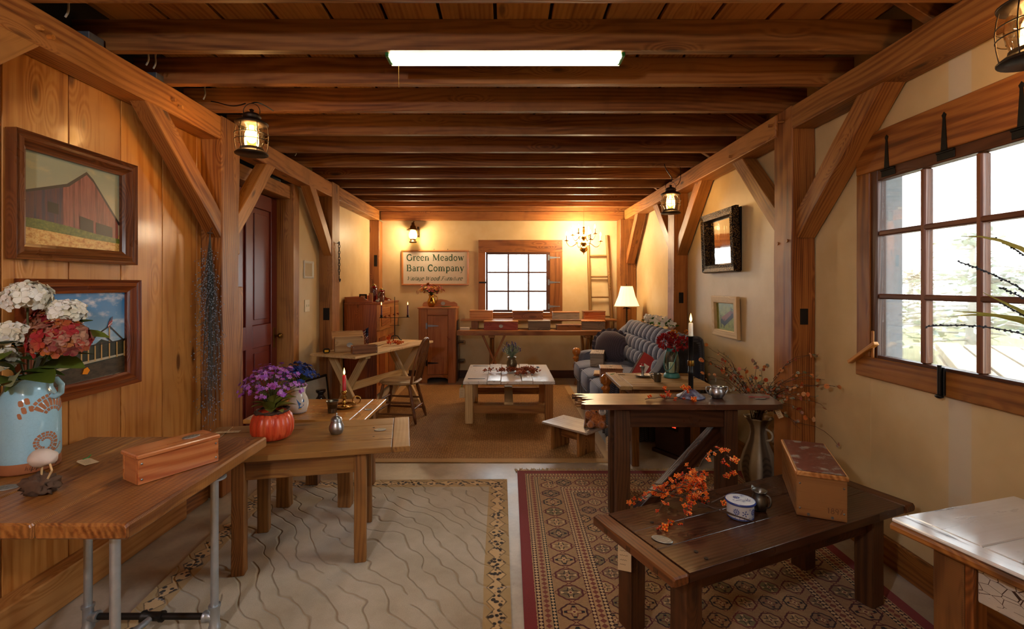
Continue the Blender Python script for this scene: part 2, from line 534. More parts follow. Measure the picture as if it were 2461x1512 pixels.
# right wall with the window opening
wr = MB()
WY0, WY1, WZ0, WZ1 = 1.73, 2.71, 1.07, 2.17
wr.box(XR, XR + 0.16, YF, WY0, 0, 2.98, 1, 0.001)
wr.box(XR, XR + 0.16, WY1, YB + 0.1, 0, 2.98, 1, 0.001)
wr.box(XR, XR + 0.16, WY0, WY1, 0, WZ0, 1, 0.001)
wr.box(XR, XR + 0.16, WY0, WY1, WZ1, 2.98, 1, 0.001)
wall_right = struct(mk('wall_right', wr, PLASTER))
plate(wall_right, 1.90, 2.055, YF, 3.19, 2.54, 2.69)
plate(wall_right, 1.885, 2.055, 3.36, 7.62, 2.535, 2.69)
pbox('post', wall_right, W_TIMBER, 1.90, 2.058, 3.19, 3.405, 0.0, 2.70, 2, 0.006, 8, 0.003)
pbox('post', wall_right, W_TIMBER, 1.90, 2.058, 5.42, 5.63, 0.0, 2.54, 2, 0.006, 8, 0.004)
pbox('post', wall_right, W_TIMBER, 1.80, 2.058, 7.55, 7.79, 0.0, 2.54, 2, 0.006, 8, 0.004)
pbox('post', wall_right, W_TIMBER, 1.90, 2.058, 0.95, 1.16, 0.0, 2.54, 2, 0.006, 8, 0.003)
brace(wall_right, 1.93, 2.05, 3.23, 1.86, 2.50, 2.59, 0.135)
brace(wall_right, 1.93, 2.05, 3.36, 1.88, 4.06, 2.59, 0.125)
brace(wall_right, 1.93, 2.05, 5.46, 1.88, 4.78, 2.58, 0.125)
brace(wall_right, 1.93, 2.05, 5.58, 1.90, 6.25, 2.58, 0.125)
brace(wall_right, 1.90, 2.02, 7.58, 1.88, 6.95, 2.58, 0.125)
brace(wall_right, 1.93, 2.05, 1.12, 1.95, 1.78, 2.58, 0.13)
for (y, z) in ((3.40, 2.63), (3.28, 2.62), (4.0, 2.575)):
    m_ = MB(); m_.tube([(1.90, y, z), (1.862, y + 0.01, z)], 0.011, 8)
    mk('peg', m_, W_TIMBER, wall_right)
for (y, z) in ((3.24, 1.80), (3.35, 1.79)):
    m_ = MB(); m_.tube([(1.905, y, z), (1.893, y, z)], 0.011, 8)
    mk('peg', m_, W_TIMBER, wall_right)
pbox('mortise_shade_plate', wall_right, VOID, 1.955, 2.005, 3.183, 3.192, 1.24, 1.345, 2, 0.002)  # dark plates on these posts carry the holes' shade as colour
pbox('mortise_shade_plate', wall_right, VOID, 1.955, 2.005, 5.413, 5.422, 1.30, 1.42, 2, 0.002)

# back wall with its window opening
wb = MB()
BX0, BX1, BZ0, BZ1 = -0.33, 0.735, 1.06, 2.05
wb.box(-2.4, BX0, YB, YB + 0.16, 0, 2.98, 0, 0.001)
wb.box(BX1, 2.3, YB, YB + 0.16, 0, 2.98, 0, 0.001)
wb.box(BX0, BX1, YB, YB + 0.16, 0, BZ0, 0, 0.001)
wb.box(BX0, BX1, YB, YB + 0.16, BZ1, 2.98, 0, 0.001)
wall_back = struct(mk('wall_back', wb, PLASTER))
pbox('header_beam', wall_back, W_TIMBER, -1.998, 1.90, 7.70, 7.795, 2.545, 2.688, 0, 0.006, 8, 0.003)
# wall behind the camera
wf = MB()
wf.box(-2.4, 2.3, YF - 0.16, YF, 0, 2.98, 0, 0.001)
wall_front = struct(mk('wall_front', wf, PLASTER))

bbm = MB(); bbm.box(XR - 0.022, XR - 0.001, 3.41, 5.41, 0, 0.14, 1)
bb = struct(mk('baseboard_right', bbm, W_TRIM))
pbox('baseboard_length', bb, W_TRIM, XR - 0.022, XR - 0.001, 1.17, 3.185, 0, 0.15, 1)
pbox('baseboard_length', bb, W_TRIM, XR - 0.022, XR - 0.001, 5.64, 7.54, 0, 0.14, 1)
bkm = MB(); bkm.box(-1.98, 1.79, YB - 0.022, YB - 0.001, 0, 0.125, 0)
struct(mk('baseboard_back', bkm, W_DARKSASH))

# ------------------------------------------------------------------ right window (window_1)
def empty_struct(name):
    o = bpy.data.objects.new(name, None); COL.objects.link(o); return struct(o)
win1 = empty_struct('window_1')
X0 = XR - 0.028
pbox('casing_board', win1, W_TRIM, X0, XR - 0.001, 1.62, 2.79, 2.13, 2.345, 1, 0.004, 6, 0.002)
pbox('casing_board', win1, W_TRIM, X0, XR - 0.001, 2.685, 2.785, 1.10, 2.13, 2, 0.004, 6, 0.001)
pbox('casing_board', win1, W_TRIM, X0, XR - 0.001, 1.62, 1.745, 1.10, 2.13, 2, 0.004, 6, 0.001)
pbox('casing_board', win1, W_TRIM, X0, XR - 0.001, 1.62, 2.79, 0.985, 1.10, 1, 0.004, 6, 0.002)
# sash: stiles, rails, muntins, panes
SX0, SX1 = XR - 0.018, XR + 0.032
cols = [2.64, 2.36, 2.08, 1.80]; rows = [1.115, 1.44, 1.785, 2.075]
pbox('sash_stile', win1, W_DARKSASH, SX0, SX1, 2.64, 2.70, 1.07, 2.17, 2)
pbox('sash_stile', win1, W_DARKSASH, SX0, SX1, 1.735, 1.80, 1.07, 2.17, 2)
pbox('sash_rail', win1, W_DARKSASH, SX0, SX1, 1.80, 2.64, 2.075, 2.17, 1)
pbox('sash_rail', win1, W_DARKSASH, SX0, SX1, 1.80, 2.64, 1.07, 1.115, 1)
W_SASH2 = wood('oiled_muntin', '#3a1c0d', '#5e3219', '#7a4524', 0.4, 30, 0.0, 0.1)
for yc in cols[1:3]:
    pbox('muntin', win1, W_SASH2, SX0 + 0.004, SX1, yc - 0.014, yc + 0.014, 1.115, 2.075, 2, 0.006)
for zc in rows[1:3]:
    pbox('muntin', win1, W_SASH2, SX0 + 0.005, SX1, 1.80, 2.64, zc - 0.014, zc + 0.014, 1, 0.006)
for i in range(3):
    for j in range(3):
        mk('pane', MB().box(XR + 0.006, XR + 0.010, cols[i + 1], cols[i], rows[j], rows[j + 1], 1, 0.0005), PANE, win1)
for yc in (2.56, 2.225, 1.89):
    m_ = MB()
    m_.prism([(-0.016, 0), (0.016, 0), (0.006, 0.15), (0.011, 0.165), (0, 0.178), (-0.011, 0.165), (-0.006, 0.15)], (X0 - 0.004, yc, 2.125), (0, -1, 0), (0, 0, 1), -0.004)
    m_.box(SX0 - 0.006, SX0 - 0.001, yc - 0.045, yc + 0.045, 2.085, 2.118, 1, 0.001)
    m_.tube([(SX0 - 0.006, yc - 0.045, 2.121), (SX0 - 0.006, yc + 0.045, 2.121)], 0.006, 8)
    mk('strap_hinge', m_, BLACKIRON, win1)
m_ = MB()
m_.box(X0 - 0.012, X0, 2.215, 2.245, 0.99, 1.12, 2, 0.003)
m_.tube([(X0 - 0.018, 2.23, 0.99), (X0 - 0.018, 2.23, 1.13)], 0.009, 8)
m_.blob((X0 - 0.02, 2.23, 0.985), (0.014, 0.02, 0.01), 8, 6)
mk('slide_bolt', m_, BLACKIRON, win1)
# exterior jamb seen through the glass
pbox('exterior_jamb', win1, plain('weathered_jamb', '#9aa0a6', 0.7, namt=0.3), XR + 0.05, XR + 0.175, 2.704, 2.725, 0.9, 2.4, 2)
# wooden turn button at the lower corner
m_ = MB(); m_.bar((X0 - 0.012, 2.82, 1.05), (X0 - 0.012, 2.62, 1.185), 0.02, 0.03, (1, 0, 0), 0.003)
m_.box(X0 - 0.01, X0, 2.645, 2.66, 1.10, 1.25, 2)
mk('turn_button', m_, W_BOARD, win1)

# ------------------------------------------------------------------ back window (window_2)
win2 = empty_struct('window_2')
Y0 = YB - 0.026
pbox('casing_board', win2, W_TRIM, -0.44, 0.92, Y0, YB - 0.001, 2.035, 2.235, 0, 0.004, 6, 0.002)
pbox('casing_board', win2, W_TRIM, -0.44, -0.325, Y0, YB - 0.001, 1.06, 2.035, 2, 0.004, 6, 0.001)
pbox('casing_board', win2, W_TRIM, 0.715, 0.92, Y0, YB - 0.001, 1.06, 2.035, 2, 0.004, 6, 0.001)
pbox('casing_board', win2, W_TRIM, -0.44, 0.92, Y0, YB - 0.001, 0.93, 1.06, 0, 0.004, 6, 0.002)
SY0, SY1 = YB - 0.02, YB + 0.03
xs = [-0.288, 0.045, 0.373, 0.66]; zs = [1.105, 1.405, 1.71, 2.0]
pbox('sash_stile', win2, W_DARKSASH, -0.32, xs[0], SY0, SY1, 1.065, 2.04, 2)
pbox('sash_stile', win2, W_DARKSASH, xs[3], 0.73, SY0, SY1, 1.065, 2.04, 2)
pbox('sash_rail', win2, W_DARKSASH, xs[0], xs[3], SY0, SY1, 2.0, 2.04, 0)
pbox('sash_rail', win2, W_DARKSASH, xs[0], xs[3], SY0, SY1, 1.065, 1.105, 0)
for xc in xs[1:3]: pbox('muntin', win2, W_DARKSASH, xc - 0.014, xc + 0.014, SY0 + 0.004, SY1, 1.105, 2.0, 2, 0.006)
for zc in zs[1:3]: pbox('muntin', win2, W_DARKSASH, xs[0], xs[3], SY0 + 0.005, SY1, zc - 0.014, zc + 0.014, 0, 0.006)
for i in range(3):
    for j in range(3):
        mk('pane', MB().box(xs[i], xs[i + 1], YB + 0.006, YB + 0.010, zs[j], zs[j + 1], 0, 0.0005), PANE, win2)
for zc in (1.16, 1.55, 1.95):
    m_ = MB()
    m_.prism([(0, -0.02), (0.14, -0.005), (0.155, -0.011), (0.17, 0), (0.155, 0.011), (0.14, 0.005), (0, 0.02)], (0.715, Y0, zc), (1, 0, 0), (0, 0, 1), 0.004)
    m_.box(0.685, 0.712, SY0 - 0.005, SY0 - 0.001, zc - 0.045, zc + 0.045, 2, 0.001)
    mk('strap_hinge', m_, GREYIRON, win2)
m_ = MB(); m_.box(-0.43, -0.31, Y0 - 0.012, Y0, 1.535, 1.56, 0); mk('latch', m_, BLACKIRON, win2)

# ------------------------------------------------------------------ door_1
MAROON = plain('maroon_paint', '#6e2a22', 0.32, namt=0.1, nscale=8)
d1 = empty_struct('door_1')
DX = -2.305
def dp(nm, y0, y1, z0, z1, x0=-2.345, x1=DX, ax=2): pbox(nm, d1, MAROON, x0, x1, y0, y1, z0, z1, ax, 0.004)
dp('stile', 3.80, 3.92, 0.01, 2.36); dp('stile', 4.73, 4.846, 0.01, 2.36); dp('stile', 4.27, 4.38, 0.01, 2.36)
for (z0, z1) in ((0.01, 0.22), (0.92, 1.13), (2.22, 2.36)):
    for (y0, y1) in ((3.92, 4.27), (4.38, 4.73)): dp('rail', y0, y1, z0, z1, ax=1)
for (z0, z1) in ((0.22, 0.92), (1.13, 2.22)):
    for (y0, y1) in ((3.92, 4.27), (4.38, 4.73)):
        dp('panel', y0, y1, z0, z1, -2.34, DX - 0.018)
        dp('panel_field', y0 + 0.05, y1 - 0.05, z0 + 0.05, z1 - 0.05, -2.33, DX - 0.008)
BRASS_OLD = plain('old_brass', '#7a5a22', 0.35, 0.9, namt=0.3)
m_ = MB(); m_.box(DX, DX + 0.004, 4.765, 4.81, 0.88, 1.08, 2, 0.001); mk('escutcheon', m_, BRASS_OLD, d1)
m_ = MB(); m_.lathe([(0.008, 0), (0.008, 0.03), (0.02, 0.04), (0.028, 0.055), (0.024, 0.07), (0.0, 0.074)], 14, (DX + 0.003, 4.787, 1.0), M=Matrix.Rotation(PI / 2, 3, 'Y'))
mk('knob', m_, BRASS_OLD, d1)
# ------------------------------------------------------------------ rugs
def rug_coord(g):
    return g.sep(g.attr('gc'))
def mat_beige_rug(W, L):
    g = G('cream_carved_rug')
    x, y, z = rug_coord(g)
    c = g.comb(x, y, 0.0)
    e = g.m('MINIMUM', (x.mn(W - x)), (y.mn(L - y)))          # distance from the edge
    # carved wandering lines
    wx = x * 0.85 + y * 0.72 + g.noise(c, 2.1, 2, 0.5) * 0.42 + g.noise(g.comb(x * 6.0, y * 6.0, 0), 1.0, 1) * 0.10
    d = (wx * 9.2).fr() - 0.5
    line = d.abs().sm(0.10, 0.0) * g.noise(c, 5.0, 1).sm(0.33, 0.42)
    base = g.ramp(g.noise(c, 3.5, 4, 0.6), [(0.3, '#a2957f'), (0.6, '#b6aa96'), (0.8, '#c2b8a6')])
    base = g.hsv(base, 0.5, 1.0, g.noise(c, 220.0, 2) * 0.5 + 0.75)
    col = g.mix(line * 0.45, base, '#8f7c5a')
    # border band with a string of dark animal print lozenges
    band = g.mix(g.noise(c, 18.0, 3), '#a08558', '#b99c6c')
    col = g.mix(e.lt(0.135), col, band)
    t = g.m('MINIMUM', g.m('LESS_THAN', x.mn(W - x), y.mn(L - y)), 1.0)
    along = g.mix(t, g.comb(x, x, x), g.comb(y, y, y))
    al = g.sep(along)[0]
    loz = 0.012 + (al * 9.5).pp(0.5) * 0.075
    inl = ((e - 0.07).abs()).lt(loz)
    spot = g.vor(g.comb(x * 1.0, y * 1.0, 0), 38.0)
    prt = g.mix(spot.sm(0.34, 0.5), '#2a211a', '#c9a878')
    col = g.mix(inl, col, prt)
    rim = ((e - 0.07).abs() - loz).abs().lt(0.004) * e.lt(0.135)
    col = g.mix(rim * 0.7, col, '#5f4b30')
    h = g.noise(c, 260.0, 2) * 0.25 - line * 1.6 + e.gt(0.135) * 0.8
    return g.out(col, 0.95, 0.0, g.bump(h, 0.6, 0.007), spec=0.1, sheen=0.2)
def mat_jute(W, L):
    g = G('woven_sisal')
    x, y, z = rug_coord(g)
    c = g.comb(x, y, 0.0)
    e = g.m('MINIMUM', (x.mn(W - x)), (y.mn(L - y)))
    wa = ((x * 210.0 + (y * 105.0).fl() * 3.14159 + g.noise(c, 6.0, 1) * 3.0).sin() * 0.5 + 0.5)
    wb = ((y * 330.0).sin() * 0.5 + 0.5)
    wv = 1.0 - g.vor(g.comb(x * 46.0, y * 78.0, 0), 1.0, 'F1', 'Distance', 0.45).sm(0.1, 0.62)
    base = g.ramp(g.noise(c, 1.7, 4) * 0.5 + g.noise(c, 70.0, 2) * 0.5, [(0.3, '#9c7040'), (0.5, '#b88b54'), (0.7, '#cfa56c')])
    col = g.mix((1.0 - wv) * 0.6, base, '#5c3a18')
    col = g.mix(e.lt(0.085), col, g.mix(g.noise(c, 90.0, 2), '#a58254', '#c09c6b'))
    return g.out(col, 0.75, 0.0, g.bump(wv * e.gt(0.085), 0.7, 0.006), spec=0.25)
def mat_oriental(W, L):
    g = G('oriental_rug')
    x, y, z = rug_coord(g)
    ex = x.mn(W - x); ey = y.mn(L - y)
    e = ex.mn(ey)
    sw = ex.lt(ey)
    al = g.sep(g.mix(sw, g.comb(x, x, x), g.comb(y, y, y)))[0]
    c = g.comb(x, y, 0)
    TAN, RED, NAVY, OLIVE = '#b08a5c', '#6a1f1c', '#17151c', '#77673f'
    # field: rows of small round medallions, every second row shifted
    def med(u, v, seed):
        row = v.fl()
        uu = u + g.m('MODULO', row, 2.0) * 0.5
        cu = uu.fl()
        fx = uu.fr() - 0.5; fy = v.fr() - 0.5
        r = g.m('SQRT', fx * fx + fy * fy)
        a = g.m('ARCTAN2', fy, fx)
        h = ((cu * 12.99 + row * 78.23 + seed).sin() * 437.5).fr()
        col = g.mix(g.noise(c, 60.0, 2), '#8d6a44', TAN)
        # lattice of thin red lines between medallions
        lat = ((fx.abs() + fy.abs()) - 0.52).abs().lt(0.022)
        col = g.mix(lat, col, RED)
        scal = r + (a * 8.0).cos() * 0.018
        col = g.mix(scal.lt(0.42), col, g.mix(h, NAVY, RED))
        inner = g.mix((h * 3.7).fr().gt(0.45), '#a88558', g.mix((h * 5.1).fr(), OLIVE, '#8c6a4a'))
        col = g.mix(scal.lt(0.355), col, inner)
        pet = (r - 0.2 - (a * 4.0).cos() * 0.07).abs().lt(0.026)
        col = g.mix(pet, col, g.mix(h.gt(0.5), RED, NAVY))
        dots = (a * 4.0).cos().gt(0.72) * (r - 0.26).abs().lt(0.05)
        col = g.mix(dots, col, g.mix(h.gt(0.6), NAVY, '#c9a878'))
        col = g.mix((fx.abs() + fy.abs()).lt(0.1), col, '#cbaa7a')
        col = g.mix((fx.abs() + fy.abs()).lt(0.055), col, RED)
        return col
    field = med(x * 8.6, y * 8.6, 1.3)
    border = med(al * 7.2, (e - 0.155) / 0.155, 4.1)
    def beads(u, a, b, c1, c2, f):
        m_ = (e - (a + b) / 2).abs() / ((b - a) / 2)
        f_ = ((u * f).fr() - 0.5).abs()
        return g.mix((m_ + f_ * 2.0).lt(0.95), c1, c2)
    col = field
    def band(col, a, b, new): return g.mix(e.gt(a) * e.lt(b), col, new)
    col = band(col, 0.31, 0.40, TAN)
    col = band(col, 0.375, 0.40, beads(al, 0.375, 0.40, '#3a1417', '#c9a878', 44.0))
    col = band(col, 0.338, 0.372, beads(al, 0.338, 0.372, '#b89163', '#7a3a2a', 30.0))
    col = band(col, 0.312, 0.334, beads(al, 0.312, 0.334, '#4a1518', '#c9a878', 44.0))
    col = band(col, 0.155, 0.312, border)
    col = band(col, 0.06, 0.155, TAN)
    col = band(col, 0.13, 0.152, beads(al, 0.13, 0.152, NAVY, '#c9a878', 46.0))
    col = band(col, 0.094, 0.126, beads(al, 0.094, 0.126, '#a9835a', '#7d3b2c', 30.0))
    col = band(col, 0.064, 0.088, beads(al, 0.064, 0.088, '#3d1216', '#c9a878', 44.0))
    col = g.mix(e.lt(0.058), col, '#7c1a1d')
    col = g.hsv(col, 0.5, 0.95, g.noise(c, 150.0, 2) * 0.5 + 0.75)
    return g.out(col, 0.9, 0.0, g.bump(g.noise(c, 300.0, 2), 0.4, 0.004), spec=0.12, sheen=0.15)

def rug(name, label, pts, W, L, th, mat, nx=2, ny=2):
    """pts: near-left, near-right, far-right, far-left on the floor"""
    a, b, c, d = [Vector((p[0], p[1], 0.0)) for p in pts]
    vs = []; gs = []; fs = []
    for j in range(ny + 1):
        for i in range(nx + 1):
            u = i / nx; v = j / ny
            p = (a * (1 - u) + b * u) * (1 - v) + (d * (1 - u) + c * u) * v
            vs.append((p.x, p.y, th)); gs.append((u * W, v * L, 0))
    n = len(vs)
    for j in range(ny):
        for i in range(nx):
            q = j * (nx + 1) + i
            fs.append([q, q + 1, q + nx + 2, q + nx + 1])
    ring = [i for i in range(nx + 1)] + [(j + 1) * (nx + 1) + nx for j in range(ny)] + [ny * (nx + 1) + i for i in range(nx - 1, -1, -1)] + [j * (nx + 1) for j in range(ny - 1, 0, -1)]
    for i in ring:
        vs.append((vs[i][0], vs[i][1], 0.001)); gs.append(gs[i])
    m = len(ring)
    for k in range(m):
        k2 = (k + 1) % m
        fs.append([ring[k2], ring[k], n + k, n + k2])
    mb = MB().add(vs, fs, gs)
    return mb, mat
mb, mt = rug('a', '', [(-1.62, 1.15), (0.035, 1.15), (0.012, 3.69), (-1.83, 3.66)], 1.75, 2.53, 0.013, mat_beige_rug(1.75, 2.53))
tag(mk('area_rug', mb, mt), 'cream rug with carved wavy lines and an animal print border', 'rug')
mb, mt = rug('a', '', [(-1.55, 4.06), (0.94, 4.06), (0.955, 7.22), (-1.55, 7.22)], 2.5, 3.16, 0.008, mat_jute(2.5, 3.16))
tag(mk('sisal_rug', mb, mt), 'brown woven sisal rug with tan band under the white coffee table', 'rug')
t = thing('oriental_rug', 'patterned oriental rug with red edge under the dark low table', 'rug')
mb, mt = rug('a', '', [(0.075, 1.15), (1.865, 1.15), (1.89, 3.86), (0.095, 3.86)], 1.8, 2.71, 0.011, mat_oriental(1.8, 2.71))
mk('pile', mb, mt, t)
FRINGE = plain('cotton_fringe', '#b9a27c', 0.9, namt=0.3)
m_ = MB()
for i in range(330):
    x = 0.085 + i * (1.80 / 330)
    dx = R.uniform(-0.03, 0.03); ln = R.uniform(0.03, 0.075)
    m_.tube([(x, 3.858, 0.007), (x + dx * 0.5, 3.86 + ln * 0.5, 0.006), (x + dx, 3.86 + ln, 0.004)], 0.0035, 4)
o = mk('fringe', m_, FRINGE, t); o['kind'] = 'stuff'

# ------------------------------------------------------------------ table woods
W_TA = wood('sawn_oak_top', '#3e210b', '#744820', '#956934', 0.42, 22, 0.35, 0.10, saw=0.18, dirt=0.3)
W_PIPE = wood('amber_sawn_top', '#42220b', '#804c20', '#a87238', 0.35, 20, 0.3, 0.10, saw=0.55, dirt=0.35, coat=0.1)
W_PIPEEDGE = W_PIPE
W_TB = wood('varnished_pine_top', '#7a4316', '#ab6b2e', '#c48743', 0.28, 18, 0.25, 0.08, dirt=0.15, coat=0.3)
W_PALE = wood('pale_scrubbed_top', '#8d6a3d', '#bf9a66', '#d6b784', 0.6, 20, 0.3, 0.10, dirt=0.25)
W_DARK = wood('dark_walnut_top', '#150a06', '#331b10', '#4a2c1c', 0.3, 26, 0.3, 0.14, dirt=0.3, coat=0.2)
W_DARKLEG = wood('dark_rough_leg', '#190c05', '#3a200e', '#55341a', 0.5, 24, 0.3, 0.14, saw=0.3, dirt=0.4)
W_OLD = wood('barn_oak_leg', '#351b0a', '#684018', '#8a5c2c', 0.55, 24, 0.35, 0.14, saw=0.2, dirt=0.35)
W_BROWN = wood('brown_plank', '#42220f', '#7d4c25', '#a5713e', 0.38, 22, 0.3, 0.12, dirt=0.3)
def mat_white_wash(name, under, white, amt=0.55, sc=3.0, rough=0.28):
    g = G(name)
    gc = g.attr('gc'); r = g.rnd()
    p = g.vadd(gc, g.comb(r * 9, r * 5, r * 7))
    x, y, z = g.sep(p)
    n = g.noise(g.comb(x * sc, y * sc * 5, z * sc * 5), 1.0, 6, 0.7)
    n2 = g.noise(g.comb(x * 1.4, y * 40, z * 40), 1.0, 4, 0.65)
    f = n * 0.65 + n2 * 0.35
    paint = f.sm(amt - 0.06, amt + 0.05)
    ug = g.ramp(n2, [(0.3, '#2a170c'), (0.7, under)])
    col = g.mix(paint, ug, g.mix(n2, white, '#d8d4cc'))
    return g.out(col, 0.5 - paint * (0.5 - rough), 0.0, g.bump(paint + n2 * 0.3, 0.25, 0.002), spec=0.6, coat=0.3)
WHITEWASH = mat_white_wash('worn_white_paint', '#8c6a48', '#ebe8e2', 0.42, 3.0, 0.16)
WHITEWASH2 = mat_white_wash('worn_white_tabletop', '#9d9286', '#f0f0ee', 0.40, 4.0, 0.15)
def mat_chipped():
    g = G('chipped_white_paint')
    gc = g.attr('gc')
    x, y, z = g.sep(gc)
    v = g.vor(g.comb(x * 1.0, y * 1.8, z * 1.8), 26.0, 'DISTANCE_TO_EDGE', 'Distance')
    n = g.noise(g.comb(x, y * 2, z * 2), 12.0, 5, 0.75)
    chip = ((n - 0.58) * 5.0).mx(0.0).mn(1.0)
    crack = v.lt(0.02) * g.noise(gc, 5.0, 2).gt(0.52)
    col = g.mix(chip.sm(0.15, 0.35).mx(crack), g.mix(n, '#a89f8e', '#cdc4b2'), '#3a2010')
    return g.out(col, 0.55, 0.0, g.bump(1.0 - chip, 0.6, 0.003))
CHIPPED = mat_chipped()
PEWTER = plain('pewter', '#aeb2b6', 0.34, 1.0, namt=0.12, nscale=15)
DARKPEWTER = plain('dark_pewter', '#77766f', 0.34, 1.0, namt=0.2, nscale=12)
NAIL = plain('old_nail', '#3a3532', 0.5, 0.7)
PAPER = plain('kraft_paper_tag', '#cdb48c', 0.8, namt=0.1)
INK = plain('ink', '#2a221c', 0.8)
GREENRIB = plain('green_satin_ribbon', '#0c8a3c', 0.35)
PLATE = plain('embossed_pewter_plate', '#a3a29c', 0.42, 0.9, namt=0.35, nscale=120, bump=0.6)

def oval_plate(parent, loc, a=0.035, b=0.02, rz=0.0):
    m_ = MB(); m_.lathe([(0.0, 0.0), (1.0, 0.0), (1.0, 0.02), (0.93, 0.035), (0.85, 0.028), (0.0, 0.028)], 24, sx=a, sy=b)
    for v in range(len(m_.v)): m_.v[v] = (m_.v[v][0], m_.v[v][1], m_.v[v][2] * 0.12)
    for k in range(7):      # raised marks like an embossed inscription
        xx = -0.6 * a + k * 0.2 * a
        m_.box(xx, xx + 0.1 * a, -0.06 * b + (0.15 * b if k % 2 else -0.1 * b), 0.25 * b, 0.0034, 0.0046, 1, 0.0003)
    o = mk('name_plate', m_, PLATE, parent, loc, (0, 0, rz))
    return o

# ------------------------------------------------------------------ pipe-legged table (left foreground)
t = thing('pipe_leg_table', 'thick plank table on galvanised pipe legs against the board wall', 'table')
xs_ = [-2.095, -1.806, -1.506, -1.197]
for a, b in zip(xs_[:-1], xs_[1:]):
    pbox('plank', t, W_PIPE, a + 0.0025, b - 0.0025, 1.527 + R.uniform(-0.004, 0.004), 2.418, 0.688, 0.74, 1, 0.007, 9, 0.0025)
GALV = plain('galvanised_pipe', '#b2bac0', 0.4, 0.75, namt=0.2, nscale=25)
BLKPIPE = plain('black_pipe', '#2b2825', 0.45, 0.6, namt=0.3)
for (x, y) in ((-1.235, 2.04), (-1.772, 2.04), (-1.30, 1.60), (-1.80, 1.60)):
    m_ = MB(); m_.tube([(x, y, 0.0135 if x > -1.5 else 0.0), (x, y, 0.688)], 0.0155, 14); mk('leg', m_, GALV, t)
    m_ = MB(); m_.lathe([(0.045, 0.68), (0.045, 0.687)], 20, (x, y, 0)); mk('floor_flange', m_, GALV, t)
    m_ = MB(); m_.tube([(x, y, 0.045), (x, y, 0.055), (x, y, 0.06), (x, y, 0.13), (x, y, 0.135), (x, y, 0.145)], [0.024, 0.024, 0.020, 0.020, 0.024, 0.024], 14)
    s_ = 1 if x < -1.5 else -1
    m_.tube([(x, y, 0.095), (x + s_ * 0.03, y, 0.095), (x + s_ * 0.032, y, 0.095), (x + s_ * 0.045, y, 0.095)], [0.019, 0.019, 0.023, 0.023], 14)
    mk('tee_fitting', m_, GALV, t)
for y in (2.04, 1.60):
    xa, xb = (-1.772, -1.235) if y > 2 else (-1.80, -1.30)
    m_ = MB(); m_.tube([(xa + 0.04, y, 0.095), (xb - 0.04, y, 0.095)], 0.013, 12); mk('crossbar', m_, BLKPIPE, t)
    xm = -1.497 if y > 2 else -1.55
    m_ = MB(); m_.tube([(xm - 0.045, y, 0.095), (xm - 0.033, y, 0.095), (xm - 0.03, y, 0.095), (xm + 0.03, y, 0.095), (xm + 0.033, y, 0.095), (xm + 0.045, y, 0.095)], [0.022, 0.022, 0.018, 0.018, 0.022, 0.022], 14)
    mk('tee_fitting', m_, BLKPIPE, t)
m_ = MB(); m_.tube([(-1.497, 2.02, 0.095), (-1.55, 1.62, 0.095)], 0.013, 12); mk('stretcher', m_, GALV, t)
oval_plate(t, (-1.875, 1.80, 0.7402), 0.045, 0.028, 0.3)

# ------------------------------------------------------------------ low sawn table with breadboard end
TA = thing('breadboard_table', 'low sawn-oak table with breadboard end holding the pumpkin pot', 'table', (-1.135, 2.76, 0), math.radians(11.8))
zt = 0.635
yy = [-0.295, -0.15, 0.0, 0.145, 0.295]
for a, b in zip(yy[:-1], yy[1:]):
    pbox('plank', TA, W_TA, -0.48, 0.475, a + 0.0015, b - 0.0015, zt - 0.03, zt + R.uniform(-0.001, 0.001), 0, 0.003, 6, 0.0015)
pbox('breadboard_end', TA, W_TA, 0.479, 0.57, -0.297, 0.297, zt - 0.03, zt, 1, 0.003, 4, 0.001)
pbox('breadboard_end', TA, W_TA, -0.575, -0.484, -0.297, 0.297, zt - 0.03, zt, 1, 0.003, 4, 0.001)
for (x, y) in ((0.31, -0.225), (-0.29, -0.225), (0.31, 0.215), (-0.29, 0.215)):
    pbox('leg', TA, W_OLD, x - 0.031, x + 0.031, y - 0.031, y + 0.031, 0.013, zt - 0.031, 2, 0.004, 6, 0.0015)
pbox('apron', TA, W_TA, -0.26, 0.28, -0.24, -0.215, zt - 0.14, zt - 0.032, 0, 0.003)
pbox('apron', TA, W_TA, -0.26, 0.28, 0.205, 0.23, zt - 0.14, zt - 0.032, 0, 0.003)
pbox('apron', TA, W_TA, -0.30, -0.275, -0.195, 0.185, zt - 0.14, zt - 0.032, 1, 0.003)
pbox('apron', TA, W_TA, 0.30, 0.325, -0.195, 0.185, zt - 0.14, zt - 0.032, 1, 0.003)
oval_plate(TA, (0.40, 0.03, zt + 0.0012), 0.035, 0.024, 0.0)
for (x, y) in ((0.37, -0.09), (0.36, 0.09), (-0.3, 0.05)):
    m_ = MB(); m_.lathe([(0.006, 0), (0.006, 0.0015)], 10, (x, y, zt)); mk('nail', m_, NAIL, TA)

